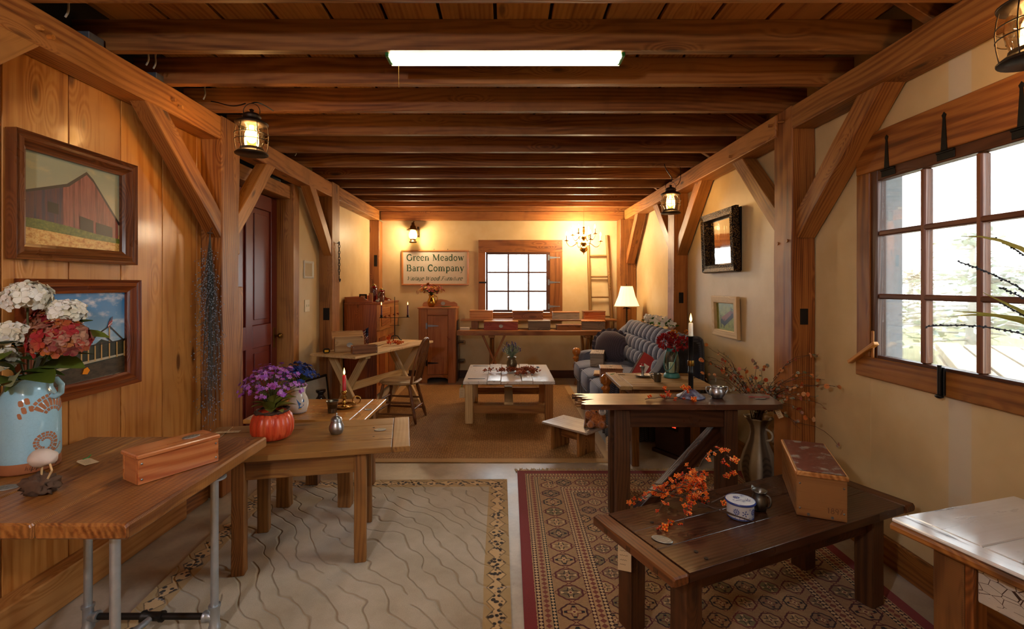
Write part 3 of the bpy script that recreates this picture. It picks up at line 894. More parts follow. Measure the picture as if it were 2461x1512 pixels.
# ------------------------------------------------------------------ varnished pine table behind it
TBt = thing('pine_side_table', 'varnished pine table carrying the red candle and white vase', 'table', (-1.36, 3.51, 0))
zt = 0.60
yy = [-0.295, -0.10, 0.10, 0.295]
for a, b in zip(yy[:-1], yy[1:]):
    pbox('plank', TBt, W_TB, -0.40, 0.315, a + 0.001, b - 0.001, zt - 0.028, zt, 0, 0.003)
pbox('breadboard_end', TBt, W_TB, 0.318, 0.415, -0.297, 0.297, zt - 0.028, zt, 1, 0.003)
for (x, y) in ((-0.13, -0.30 + 0.03), (0.28, -0.27), (-0.08, 0.09), (0.335, 0.09)):
    pbox('leg', TBt, W_OLD, x - 0.044, x + 0.044, y - 0.032, y + 0.032, 0.013, zt - 0.029, 2, 0.005, 5, 0.002)
pbox('apron', TBt, W_TB, -0.09, 0.24, -0.26, -0.24, zt - 0.10, zt - 0.029, 0)
pbox('apron', TBt, W_TB, -0.04, 0.29, 0.08, 0.10, zt - 0.10, zt - 0.029, 0)
oval_plate(TBt, (0.365, -0.03, zt), 0.03, 0.02, 0.0)

# ------------------------------------------------------------------ long trestle table with chair
TC = thing('sawbuck_table', 'pale scrubbed sawbuck table with cross legs beside the spindle chair', 'table', (-1.5, 5.65, 0.0), math.radians(68))
zt = 0.78
yy = [-0.30, -0.10, 0.105, 0.30]
for a, b in zip(yy[:-1], yy[1:]):
    pbox('plank', TC, W_PALE, -0.76, 0.76, a + 0.002, b - 0.002, zt - 0.024, zt + R.uniform(-0.001, 0.001), 0, 0.003, 5, 0.003)
for x in (-0.52, 0.52):
    pbar('leg', TC, W_PALE, (x - 0.022, -0.25, 0.008), (x - 0.022, 0.20, zt - 0.05), 0.075, 0.042, (1, 0, 0), 0.004)
    pbar('leg', TC, W_PALE, (x + 0.022, 0.25, 0.008), (x + 0.022, -0.20, zt - 0.05), 0.075, 0.042, (1, 0, 0), 0.004)
    pbox('cleat', TC, W_PALE, x - 0.04, x + 0.04, -0.27, 0.27, zt - 0.055, zt - 0.025, 1, 0.006)
pbar('stretcher', TC, W_PALE, (-0.62, 0, 0.40), (0.62, 0, 0.40), 0.035, 0.085)

# ------------------------------------------------------------------ back wall trestle table and shelf riser
TD = thing('window_trestle_table', 'long trestle table under the back window holding wooden boxes', 'table', (0.45, 7.47, 0))
zt = 0.82
for a, b in ((-0.28, -0.115), (-0.112, 0.052), (0.055, 0.22)):
    pbox('plank', TD, W_BROWN, -1.18, 1.19, a, b, zt - 0.07 if a < -0.2 else zt - 0.035, zt, 0, 0.004, 4, 0.001)
for x in (-0.66, 0.78):
    pbar('leg', TD, W_BROWN, (x - 0.02, -0.24, 0.0), (x - 0.02, 0.17, zt - 0.11), 0.09, 0.036, (1, 0, 0), 0.004)
    pbar('leg', TD, W_BROWN, (x + 0.02, 0.2, 0.0), (x + 0.02, -0.2, zt - 0.11), 0.09, 0.036, (1, 0, 0), 0.004)
    pbox('cleat', TD, W_BROWN, x - 0.045, x + 0.045, -0.25, 0.21, zt - 0.11, zt - 0.071, 1, 0.006)
pbar('leg', TD, W_BROWN, (-0.80, -0.2, 0.0), (-0.46, -0.2, zt - 0.07), 0.03, 0.08, (0, 1, 0), 0.004)
pbar('leg', TD, W_BROWN, (-0.46, -0.17, 0.0), (-0.80, -0.17, zt - 0.07), 0.03, 0.08, (0, 1, 0), 0.004)
pbar('leg', TD, W_BROWN, (0.60, -0.2, 0.0), (0.94, -0.2, zt - 0.07), 0.03, 0.08, (0, 1, 0), 0.004)
sh = thing('shelf_riser', 'narrow plank riser on blocks standing on the long trestle table', 'shelf', (0.47, 7.60, 0.82))
pbox('board', sh, W_BROWN, -1.17, 1.26, -0.15, 0.09, 0.125, 0.15, 0, 0.003, 5, 0.002)
for x in (-0.95, 0.05, 1.1):
    pbox('block', sh, W_BROWN, x - 0.055, x + 0.055, -0.11, 0.07, 0.001, 0.124, 2, 0.003)

# ------------------------------------------------------------------ white door-top coffee table
TE = thing('white_coffee_table', 'coffee table topped with an old white-painted plank door', 'table', (0.035, 5.70, 0.008))
zt = 0.462
xx_ = [-0.495, -0.235, -0.085, 0.14, 0.26, 0.5]
for k, (a, b) in enumerate(zip(xx_[:-1], xx_[1:])):
    up_ = 0.008 if k in (1, 3) else 0.0
    pbox('plank', TE, WHITEWASH, a + 0.002, b - 0.002, -0.55, 0.55, zt - 0.032, zt + up_, 1, 0.004, 6, 0.002)
for yy_ in (-0.40, 0.44):
    m_ = MB(); m_.prism([(0, -0.016), (0.18, -0.005), (0.19, 0), (0.18, 0.005), (0, 0.016)], (-0.45, yy_, zt), (1, 0, 0), (0, 1, 0), 0.004)
    mk('strap_hinge', m_, BLACKIRON, TE)
m_ = MB()
for q in range(2): m_.lathe([(0.02, 0), (0.02, 0.003), (0.012, 0.003), (0.012, 0.0)], 12, (0.37, 0.30 + q * 0.06, zt + 0.001))
mk('drawn_mark', m_, BLACKIRON, TE)
for (x, y) in ((-0.43, -0.48), (0.435, -0.48), (-0.43, 0.48), (0.435, 0.48)):
    pbox('leg', TE, W_BROWN if x > 0 else W_PALE, x - 0.042, x + 0.042, y - 0.042, y + 0.042, 0.0, zt - 0.033, 2, 0.004, 4, 0.001)
pbox('stretcher', TE, W_BROWN, -0.388, 0.393, -0.475, -0.445, 0.10, 0.185, 0)
pbox('stretcher', TE, W_BROWN, -0.388, 0.393, 0.445, 0.475, 0.10, 0.185, 0)
pbox('apron', TE, W_BROWN, -0.388, 0.393, 0.46, 0.485, 0.30, 0.40, 0)
pbox('stretcher', TE, W_PALE, -0.05, 0.05, -0.444, 0.444, 0.186, 0.215, 1)

# ------------------------------------------------------------------ plank side table by the sofa
TG = thing('plank_side_table', 'weathered plank table in front of the sofa arm', 'table', (1.30, 4.20, 0), math.radians(-1))
zt = 0.68
yy = [-0.31, -0.15, 0.02, 0.17, 0.31]
W_WEATH = wood('weathered_plank', '#4d331d', '#8b6840', '#b0905f', 0.6, 22, 0.35, 0.12, saw=0.15, dirt=0.35)
for a, b in zip(yy[:-1], yy[1:]):
    pbox('plank', TG, W_WEATH, -0.265, 0.40, a + 0.002, b - 0.002, zt - 0.028, zt + R.uniform(-0.002, 0.001), 0, 0.004, 6, 0.002)
pbox('breadboard_end', TG, W_WEATH, -0.365, -0.268, -0.313, 0.313, zt - 0.03, zt + 0.003, 1, 0.005, 5, 0.003)
for (x, y) in ((-0.22, -0.2), (0.28, -0.2), (-0.22, 0.22), (0.28, 0.22)):
    pbox('leg', TG, W_OLD, x - 0.03, x + 0.03, y - 0.03, y + 0.03, 0.0, zt - 0.031, 2, 0.004)
pbox('apron', TG, W_OLD, -0.19, 0.25, -0.215, -0.19, zt - 0.12, zt - 0.031, 0)
pbox('apron', TG, W_OLD, -0.235, -0.21, -0.17, 0.19, zt - 0.12, zt - 0.031, 1)

# ------------------------------------------------------------------ dark console with a splintered end
TH = thing('splintered_console', 'dark console table with a splintered broken left end', 'table', (1.08, 3.05, 0))
zt = 0.78
out = [(-0.60, 0.15), (-0.64, 0.13), (-0.575, 0.118), (-0.555, 0.095), (-0.63, 0.075), (-0.59, 0.055), (-0.545, 0.045), (-0.60, 0.02), (-0.565, 0.0), (-0.52, -0.012), (-0.575, -0.04), (-0.61, -0.075), (-0.585, -0.10), (-0.62, -0.125), (-0.60, -0.15),
       (-0.2, -0.148), (0.2, -0.152), (0.56, -0.15), (0.605, -0.13), (0.63, 0.0), (0.65, 0.10), (0.635, 0.145), (0.2, 0.15)]
m_ = MB(); m_.prism(out, (0, 0, zt - 0.032), (1, 0, 0), (0, 1, 0), 0.032)
mk('top', m_, W_DARK, TH)
for k in range(9):
    yq = -0.13 + k * 0.032
    pbar('splinter', TH, W_OLD, (-0.50, yq, zt - 0.015), (-0.60 - R.uniform(0.0, 0.05), yq + R.uniform(-0.006, 0.006), zt - 0.018 + R.uniform(-0.012, 0.010)), 0.014, 0.012, (0, 0, 1), 0.004)
for (x, y) in ((-0.36, -0.08), (0.30, -0.08), (-0.36, 0.10), (0.34, 0.10)):
    pbox('leg', TH, W_DARKLEG, x - 0.042, x + 0.042, y - 0.035, y + 0.035, 0.011, zt - 0.039, 2, 0.005, 7, 0.002)
pbox('apron', TH, W_DARK, -0.318, 0.258, -0.105, -0.08, zt - 0.15, zt - 0.039, 0)
pbox('apron', TH, W_DARK, -0.318, 0.298, 0.09, 0.115, zt - 0.15, zt - 0.039, 0)
pbar('diagonal_brace', TH, W_DARK, (0.30, 0.03, 0.60), (-0.25, -0.06, 0.08), 0.06, 0.09, (0, 0, 1), 0.004)

# ------------------------------------------------------------------ dark low table in the foreground
TI = thing('dark_low_table', 'dark brown low plank table on the oriental rug', 'table', (1.162, 2.206, 0), math.radians(23.5))
zt = 0.47
yy = [-0.245, -0.075, 0.07, 0.245]
for a, b in zip(yy[:-1], yy[1:]):
    pbox('plank', TI, W_DARK, -0.655, 0.655, a + 0.0008, b - 0.0008, zt - 0.036, zt, 0, 0.0012, 8, 0.0005)
W_ENDG = wood('dark_breadboard', '#241209', '#4f2b13', '#764520', 0.4, 26, 0.2, 0.1, dirt=0.3)
for s_ in (-1, 1):
    pbox('breadboard_end', TI, W_ENDG, min(s_ * 0.658, s_ * 0.735), max(s_ * 0.658, s_ * 0.735), -0.25, 0.25, zt - 0.038, zt, 1, 0.006, 5, 0.002)
for s_ in (-1, 1):
    for k in (-0.16, 0.0, 0.15):
        pbox('tenon_peg', TI, W_DARKLEG, s_ * 0.735 - 0.003, s_ * 0.735 + 0.003, k - 0.012, k + 0.012, zt - 0.028, zt - 0.010, 2, 0.001)
for (x, y) in ((-0.60, 0.15), (-0.60, -0.17), (0.52, -0.17), (0.52, 0.15)):
    pbox('leg', TI, W_DARKLEG, x - 0.042, x + 0.042, y - 0.042, y + 0.042, 0.011, zt - 0.037, 2, 0.005, 5, 0.002)
pbox('apron', TI, W_DARKLEG, -0.558, 0.478, -0.185, -0.16, zt - 0.12, zt - 0.037, 0)
pbox('apron', TI, W_DARKLEG, -0.558, 0.478, 0.14, 0.165, zt - 0.12, zt - 0.037, 0)
oval_plate(TI, (-0.59, -0.03, zt + 0.001), 0.042, 0.026, -1.0)
for (x, y) in ((-0.53, -0.15), (-0.53, -0.20), (-0.53, 0.1), (0.45, 0.15), (0.42, -0.1)):
    m_ = MB(); m_.lathe([(0.008, 0), (0.008, 0.0015)], 10, (x, y, zt + 0.001)); mk('nail', m_, NAIL, TI)

# ------------------------------------------------------------------ white-topped table, right foreground
TJ = thing('white_plank_table', 'white worn plank table with chipped paint apron below the big window', 'table', (1.234, 1.55, 0), math.radians(16))
zt = 0.75
# local origin at the far left corner, +x along the far edge, -y towards the room
for k in range(4):
    pbox('plank', TJ, WHITEWASH2, 0.0825, 0.60, -0.20 * (k + 1) + 0.001, -0.20 * k - 0.001, zt - 0.035, zt, 0, 0.003, 5, 0.001)
pbox('breadboard_end', TJ, WHITEWASH2, 0.012, 0.080, -0.80, 0.0, zt - 0.012, zt, 1, 0.004)
pbox('edge_board', TJ, W_TRIM, 0.0, 0.08, -0.80, 0.0, zt - 0.036, zt - 0.0125, 1, 0.006)
for (x, y) in ((0.115, -0.12), (0.53, -0.12), (0.115, -0.68), (0.53, -0.68)):
    pbox('leg', TJ, W_OLD, x - 0.04, x + 0.04, y - 0.04, y + 0.04, 0.0, zt - 0.037, 2, 0.004, 6, 0.002)
    pbox('leg_strip', TJ, W_TRIM, x - 0.038, x + 0.025, y - 0.062, y - 0.0405, 0.0, zt - 0.037, 2, 0.003)
pbox('apron', TJ, CHIPPED, 0.09, 0.115, -0.615, -0.185, zt - 0.17, zt - 0.037, 1, 0.003)
pbox('apron', TJ, CHIPPED, 0.16, 0.49, -0.10, -0.08, zt - 0.17, zt - 0.037, 0, 0.003)
# ------------------------------------------------------------------ light fittings
def emis(name, col, strength):
    g = G(name)
    e = g.node('ShaderNodeEmission'); e.inputs[0].default_value = hexc(col); e.inputs[1].default_value = strength
    o = g.node('ShaderNodeOutputMaterial'); g.t.links.new(e.outputs[0], o.inputs[0])
    return g.mat
TUBE = emis('fluorescent_tube', '#fff6dc', 22.0)
BULB = emis('frosted_bulb', '#ffd890', 14.0)
FILAMENT = emis('bulb_glow', '#ffc060', 22.0)
FLAME = emis('candle_flame', '#ffb050', 9.0)
FLAMECORE = emis('flame_core', '#ffc668', 5.0)
WHITEENAMEL = plain('white_enamel', '#d8d4c4', 0.35)
GREENCAP = plain('green_end_cap', '#0d5a22', 0.4)
OLDMETAL = plain('aged_lantern_metal', '#3b2f26', 0.45, 0.8, namt=0.35)
AMBERGLASS = mat_glass('amber_lantern_glass', (1.0, 0.9, 0.7, 1), 0.12, 0.05)
CLEARGLASS = mat_glass('clear_glass', (0.95, 0.97, 0.96, 1), 0.1, 0.02)

# shop light between the first joists
t = thing('shop_light', 'long fluorescent shop light glowing between the ceiling joists', 'ceiling light', (0, 2.50, 2.70))
L = 0.61
m_ = MB()
for (y0, z0, y1, z1) in ((-0.035, 0.03, -0.05, -0.008), (0.045, 0.03, 0.075, -0.024), (-0.035, 0.03, 0.045, 0.03)):
    m_.add([(-L, y0, z0), (L, y0, z0), (L, y1, z1), (-L, y1, z1), (-L, y0, z0 + 0.004), (L, y0, z0 + 0.004), (L, y1, z1 + 0.004), (-L, y1, z1 + 0.004)],
           [[0, 1, 2, 3], [7, 6, 5, 4], [0, 4, 5, 1], [2, 6, 7, 3], [1, 5, 6, 2], [0, 3, 7, 4]])
mk('reflector', m_, WHITEENAMEL, t)
mk('housing', MB().box(-L, L, -0.03, 0.04, 0.035, 0.08, 0), WHITEENAMEL, t)
for y in (-0.02, 0.03):
    m_ = MB(); m_.tube([(-0.595, y, -0.018), (0.595, y, -0.018)], 0.013, 12); mk('tube', m_, TUBE, t)
for x in (-0.61, 0.60): pbox('end_cap', t, GREENCAP, x - 0.006, x + 0.012, -0.045, 0.055, -0.028, 0.03, 1)
m_ = MB()
for k in range(30): m_.blob((-0.56, 0.02, -0.03 - k * 0.0045), (0.0018, 0.0018, 0.0022), 5, 4)
mk('pull_chain', m_, BRASS_OLD, t)

# caged lanterns
def lantern(label, x, y, zb, hook, watts, sc=1.0):
    t = thing('caged_lantern', label, 'lantern', (x, y, zb), group='caged lanterns hung from the ceiling')
    r = 0.095 * sc
    m_ = MB(); m_.lathe([(0.0, 0.002), (r * 1.0, 0.0), (r * 1.02, 0.006), (r * 0.9, 0.016), (r * 0.72, 0.03), (r * 0.70, 0.042), (r * 0.5, 0.045), (0.0, 0.045)], 28); mk('base', m_, OLDMETAL, t)
    m_ = MB(); m_.lathe([(r * 0.62, 0.045), (r * 0.74, 0.075), (r * 0.80, 0.115), (r * 0.76, 0.155), (r * 0.62, 0.185)], 28, fn=lambda a, z: 1 + 0.02 * math.cos(a * 14)); mk('glass_globe', m_, AMBERGLASS, t)
    m_ = MB(); m_.lathe([(r * 0.62, 0.182), (r * 1.0, 0.188), (r * 1.02, 0.196), (r * 0.8, 0.208), (r * 0.55, 0.216), (r * 0.52, 0.232), (r * 0.58, 0.236), (r * 0.44, 0.254), (r * 0.2, 0.262), (r * 0.10, 0.268), (r * 0.15, 0.28), (0.0, 0.288)], 28)
    mk('cap', m_, OLDMETAL, t)
    for k in range(6):
        a = k * PI / 3 + 0.3
        d = Vector((math.cos(a), math.sin(a), 0))
        m_ = MB(); m_.tube([d * (r * 0.9) + Vector((0, 0, 0.012)), d * (r * 0.98) + Vector((0, 0, 0.06)), d * (r * 1.02) + Vector((0, 0, 0.11)), d * (r * 0.97) + Vector((0, 0, 0.16)), d * (r * 0.9) + Vector((0, 0, 0.192))], 0.0022, 6)
        mk('guard_wire', m_, OLDMETAL, t)
    for z in (0.085, 0.125):
        m_ = MB(); m_.tube(arc((0, 0, z), r * 1.02, 0, 2 * PI, 28, (1, 0, 0), (0, 1, 0)), 0.0022, 6, cap=False); mk('guard_ring', m_, OLDMETAL, t)
    m_ = MB(); m_.blob((0, 0, 0.115), (0.032, 0.032, 0.045), 14, 9); m_.lathe([(0.014, 0.145), (0.014, 0.185)], 10); mk('bulb', m_, FILAMENT, t)
    m_ = MB(); m_.tube(arc((0, 0, 0.268), 0.052 * sc, -0.3, PI + 0.3, 16, (1, 0, 0), (0, 0, 1)), 0.0025, 6); mk('bail_handle', m_, OLDMETAL, t)
    m_ = MB(); m_.tube([Vector(q) for q in hook], 0.004, 6); mk('hook', m_, BLACKIRON, t)
    point('lantern_lamp', (x, y, zb + 0.115), watts, WARM, 0.055)
    return t
la_ = lantern('glowing caged lantern beside the post at the maroon door', -1.585, 3.0, 2.316, bez((0, 0, 0.32), (0.03, 0.0, 0.34), (0.03, 0.1, 0.35), (0.0, 0.28, 0.375), 6), 9.0)
lb_ = lantern('glowing caged lantern in front of the wall with the mirror', 1.645, 4.79, 2.215, bez((0.0, 0, 0.315), (0.05, 0, 0.36), (-0.05, 0.0, 0.40), (-0.055, 0.02, 0.50), 8), 9.0)
lantern('glowing caged lantern above the big nine-pane window', 1.766, 1.60, 2.25, [(0, 0, 0.32), (0, 0, 0.44)], 6.0)
CORDGREY = plain('grey_cable', '#8f877a', 0.5)
m_ = MB(); m_.tube(bez((0.055, 0, 0.275), (0.15, 0.03, 0.33), (0.1, 0.06, 0.48), (0.12, 0.07, 0.62), 8), 0.003, 6); mk('cord', m_, BLACKIRON, lb_)
m_ = MB(); m_.tube(bez((-0.375, 0.2, 0.41), (-0.26, 0.15, 0.38), (-0.16, 0.05, 0.30), (-0.04, 0.0, 0.32), 10), 0.004, 6); mk('cord', m_, BLACKIRON, la_)
for (y, x) in ((2.62, -1.96), (2.66, -1.95), (2.15, -1.97), (3.1, -1.95), (4.45, -1.95)):
    m_ = MB(); m_.tube(bez((x, y, 2.70), (x + 0.04, y, 2.75), (x - 0.05, y + 0.03, 2.79), (x + 0.02, y + 0.05, 2.845), 8), 0.0045, 6)
    tag(mk('ceiling_cable', m_, CORDGREY), 'pale electric cable dangling above the left plate beam', 'cable', 'cables above the left plate beam')
# junction boxes
for y in (2.33, 2.78):
    pb = MB().box(-2.10, -2.02, y, y + 0.09, 2.691, 2.735, 0)
    tag(mk('junction_box', pb, GREYIRON), 'grey metal junction box sitting on the left plate beam', 'box', 'junction boxes on the left plate beam')

# globe lamp added behind the camera, unseen, to light from the front left
t = thing('added_globe_lamp', 'added white globe lamp out of view, giving light from the front left', 'added lamp', (-1.0, -0.35, 2.22))
m_ = MB(); m_.lathe([(0.0, -0.075), (0.04, -0.066), (0.07, -0.03), (0.075, 0.0), (0.07, 0.03), (0.04, 0.066), (0.02, 0.075)], 20); mk('globe', m_, emis('added_lamp_globe', '#f8f6ff', 290.0), t)
m_ = MB(); m_.lathe([(0.022, 0.072), (0.022, 0.12), (0.0, 0.125)], 14); m_.tube([(0, 0, 0.12), (0, 0, 0.629)], 0.004, 6); mk('cord', m_, BLACKIRON, t)

# chandelier
BRASS = plain('polished_brass', '#b98d42', 0.22, 1.0, namt=0.15)
CANDLESLEEVE = plain('candle_sleeve', '#e6d9b8', 0.5)
t = thing('chandelier', 'brass eight-arm chandelier with lit candle bulbs near the back wall', 'chandelier', (1.185, 7.283, 0.02))
m_ = MB(); m_.lathe([(0.0, 1.945), (0.008, 1.955), (0.006, 1.97), (0.03, 1.985), (0.058, 2.01), (0.062, 2.03), (0.05, 2.055), (0.022, 2.07), (0.03, 2.085), (0.045, 2.10), (0.05, 2.12), (0.03, 2.14), (0.015, 2.155), (0.02, 2.18), (0.038, 2.195), (0.038, 2.22), (0.016, 2.235), (0.012, 2.27), (0.02, 2.30), (0.012, 2.34), (0.018, 2.36), (0.0, 2.375)], 20)
mk('turned_body', m_, BRASS, t)
NARM = 8
for k in range(NARM):
    a = k * 2 * PI / NARM + 0.2
    d = Vector((math.cos(a), math.sin(a), 0)); low = k % 2 == 0
    rr, z0, zc = (0.27, 2.10, 2.155) if low else (0.18, 2.20, 2.255)
    p0 = d * 0.03 + Vector((0, 0, z0))
    pts = bez(p0, d * (rr * 0.45) + Vector((0, 0, z0 + 0.10)), d * (rr * 0.65) + Vector((0, 0, z0 - 0.14)), d * rr + Vector((0, 0, zc - 0.035)), 10)
    pts += [d * rr + Vector((0, 0, zc))]
    m_ = MB(); m_.tube(pts, 0.005, 7); arm = mk('arm', m_, BRASS, t)
    e = d * rr
    m_ = MB(); m_.lathe([(0.006, zc - 0.012), (0.034, zc - 0.006), (0.036, zc), (0.012, zc + 0.001), (0.012, zc + 0.012)], 16, (e.x, e.y, 0)); mk('drip_pan', m_, BRASS, arm)
    m_ = MB(); m_.lathe([(0.0095, zc + 0.01), (0.0095, zc + 0.075)], 10, (e.x, e.y, 0)); mk('candle_sleeve', m_, CANDLESLEEVE, arm)
    m_ = MB(); m_.lathe([(0.0, zc + 0.075), (0.008, zc + 0.08), (0.014, zc + 0.098), (0.011, zc + 0.115), (0.004, zc + 0.135), (0.0, zc + 0.142)], 10, (e.x, e.y, 0)); mk('bulb', m_, BULB, arm)
m_ = MB()
for k in range(16):
    c = (0, 0, 2.385 + k * 0.019)
    ux = (1, 0, 0) if k % 2 else (0, 1, 0)
    m_.tube([Vector(c) + Vector(ux) * (0.006 * math.cos(q)) + Vector((0, 0, 0.0125 * math.sin(q))) for q in [i * 2 * PI / 8 for i in range(9)]], 0.0016, 5, cap=False)
mk('chain', m_, BRASS_OLD, t)
point('chandelier_lamp', (1.185, 7.283, 2.29), 85.0, WARM2, 0.16)

# wall sconce on the back wall
BRONZE = plain('oil_rubbed_bronze', '#4a3620', 0.4, 0.8, namt=0.3)
MILK = emis('sconce_glass', '#ffe08a', 12.0)
t = thing('wall_sconce', 'bronze lantern sconce with glowing globe above the shop sign', 'wall lamp', (-1.475, 7.66, 0))
m_ = MB(); m_.lathe([(0.055, 2.18), (0.06, 2.185), (0.06, 2.20), (0.045, 2.205), (0.045, 2.235), (0.055, 2.24), (0.0, 2.242)], 20); mk('base', m_, BRONZE, t)
m_ = MB(); m_.lathe([(0.045, 2.242), (0.062, 2.275), (0.066, 2.31), (0.055, 2.345), (0.04, 2.375)], 20); mk('globe', m_, MILK, t)
m_ = MB(); m_.lathe([(0.04, 2.376), (0.105, 2.378), (0.10, 2.388), (0.05, 2.41), (0.04, 2.45), (0.028, 2.455), (0.022, 2.50), (0.0, 2.505)], 20); mk('shade_cap', m_, BRONZE, t)
m_ = MB(); m_.tube([(0.0, 0.0, 2.47), (0.0, 0.03, 2.52), (0.0, 0.12, 2.53)], 0.008, 7); m_.tube([(0.06, 0.04, 2.30), (0.06, 0.11, 2.30)], 0.008, 7); m_.box(0.045, 0.075, 0.115, 0.138, 2.28, 2.45, 2); mk('bracket', m_, BRONZE, t)
point('sconce_lamp', (-1.475, 7.55, 2.30), 24.0, WARM2, 0.06)

# table lamp behind the sofa
t = thing('table_lamp', 'lit table lamp with cream bell shade and palm-tree stem', 'lamp', (1.80, 7.14, 0.82))
g = G('lamp_shade_cloth')
shade = g.out('#eadbb8', 0.8, emit='#ffdba4', estr=1.1)
m_ = MB(); m_.lathe([(0.185, 0.37), (0.165, 0.42), (0.125, 0.52), (0.095, 0.64), (0.085, 0.67)], 16, smooth=False); mk('shade', m_, shade, t)
m_ = MB(); m_.lathe([(0.188, 0.366), (0.188, 0.376)], 24); m_.lathe([(0.088, 0.666), (0.088, 0.674)], 24); mk('shade_trim', m_, CANDLESLEEVE, t)
m_ = MB(); m_.lathe([(0.07, 0.0), (0.07, 0.02), (0.03, 0.03)] + [(0.014 + 0.004 * (k % 2), 0.04 + k * 0.015) for k in range(20)] + [(0.008, 0.36), (0.006, 0.68), (0.012, 0.69), (0.0, 0.71)], 14); mk('stem', m_, BRONZE, t)
for k in range(7):
    a = k * 2 * PI / 7
    d = Vector((math.cos(a), math.sin(a), 0))
    m_ = MB(); m_.tube([Vector((0, 0, 0.33)), d * 0.035 + Vector((0, 0, 0.348)), d * 0.07 + Vector((0, 0, 0.325))], [0.006, 0.012, 0.002], 6, flat=0.4); mk('palm_leaf', m_, BRONZE, t)
point('table_lamp_bulb', (1.80, 7.14, 1.36), 12.0, WARM2, 0.05)
st_ = thing('lamp_stand', 'small dark stand behind the sofa carrying the table lamp', 'table', (1.80, 7.14, 0))
pbox('top', st_, W_BROWN, -0.12, 0.12, -0.13, 0.13, 0.795, 0.82, 0)
for (x, y) in ((-0.09, -0.1), (0.09, -0.1), (-0.09, 0.1), (0.09, 0.1)): pbox('leg', st_, W_BROWN, x - 0.018, x + 0.018, y - 0.018, y + 0.018, 0, 0.794, 2)

# ------------------------------------------------------------------ candles
def flame(parent, loc, h=0.045, w=True):
    m_ = MB(); m_.lathe([(0.0, 0.0), (0.12, 0.08), (0.2, 0.25), (0.19, 0.42), (0.1, 0.72), (0.0, 1.0)], 10, sx=h, sy=h)
    for i in range(len(m_.v)): m_.v[i] = (m_.v[i][0] * 0.75, m_.v[i][1] * 0.75, m_.v[i][2] * h)
    mk('flame', m_, FLAMECORE, parent, loc)

# ------------------------------------------------------------------ spindle chair
W_CHAIR = wood('chair_brown', '#2e170b', '#5f381c', '#845730', 0.4, 26, 0.0, 0.08, dirt=0.3)
W_SEAT = wood('worn_chair_seat', '#4b321c', '#87673f', '#b29265', 0.45, 20, 0.0, 0.05, dirt=0.35)
CH = thing('spindle_chair', 'brown spindle-back wooden chair pulled up to the sawbuck table', 'chair', (-1.17, 5.36, 0.008), math.radians(172))
# local +x is the way the sitter faces
m_ = MB()
def sf(q, d):
    k = 1.0 - 0.10 * (q.x / 0.22)
    z = q.z
    if z > 0: z -= 0.012 * max(0, 1 - (q.x + 0.03) ** 2 / 0.03 - (q.y / 0.17) ** 2)
    return Vector((q.x, q.y * k, z))
m_.blob((0, 0, 0.43), (0.225, 0.215, 0.024), 28, 8, sf, p=0.75)
mk('seat', m_, W_SEAT, CH)
def turned(p0, p1, r, prof=(0.6, 0.9, 1.1, 0.8, 1.0, 1.15, 0.8, 1.1, 0.95, 0.75)):
    p0 = Vector(p0); p1 = Vector(p1); n = len(prof) - 1
    return MB().tube([p0.lerp(p1, i / n) for i in range(n + 1)], [r * q for q in prof], 9)
legs = [((0.15, 0.13), (0.22, 0.19)), ((0.15, -0.13), (0.22, -0.19)), ((-0.14, 0.12), (-0.235, 0.18)), ((-0.14, -0.12), (-0.235, -0.18))]
for (a, b) in legs: mk('leg', turned((b[0], b[1], 0.0), (a[0], a[1], 0.415), 0.019), W_CHAIR, CH)
def lp(i, z):
    a, b = legs[i]; k = z / 0.415
    return (b[0] + (a[0] - b[0]) * k, b[1] + (a[1] - b[1]) * k, z)
for (i, j, z) in ((0, 1, 0.13), (0, 1, 0.24), (2, 3, 0.15), (0, 2, 0.10), (1, 3, 0.10), (0, 2, 0.22), (1, 3, 0.22)):
    mk('stretcher', turned(lp(i, z), lp(j, z), 0.011, (0.8, 1.0, 1.25, 1.0, 0.8)), W_CHAIR, CH)
# bowed back
bow = [Vector((-0.18, 0.17, 0.43)), Vector((-0.205, 0.185, 0.56)), Vector((-0.245, 0.18, 0.72)), Vector((-0.275, 0.145, 0.83)), Vector((-0.29, 0.08, 0.892)), Vector((-0.295, 0.0, 0.91))]
bow = bow + [Vector((q.x, -q.y, q.z)) for q in bow[-2::-1]]
mk('back_bow', MB().tube(bow, 0.014, 9), W_CHAIR, CH)
for y in (-0.11, -0.065, -0.022, 0.022, 0.065, 0.11):
    zt_ = 0.90 - (abs(y) / 0.15) ** 2 * 0.055
    mk('spindle', turned((-0.185, y * 0.8, 0.43), (-0.29, y, zt_), 0.0085, (0.7, 1.0, 0.8, 1.0, 1.5, 1.0, 1.6, 1.0, 0.7)), W_CHAIR, CH)

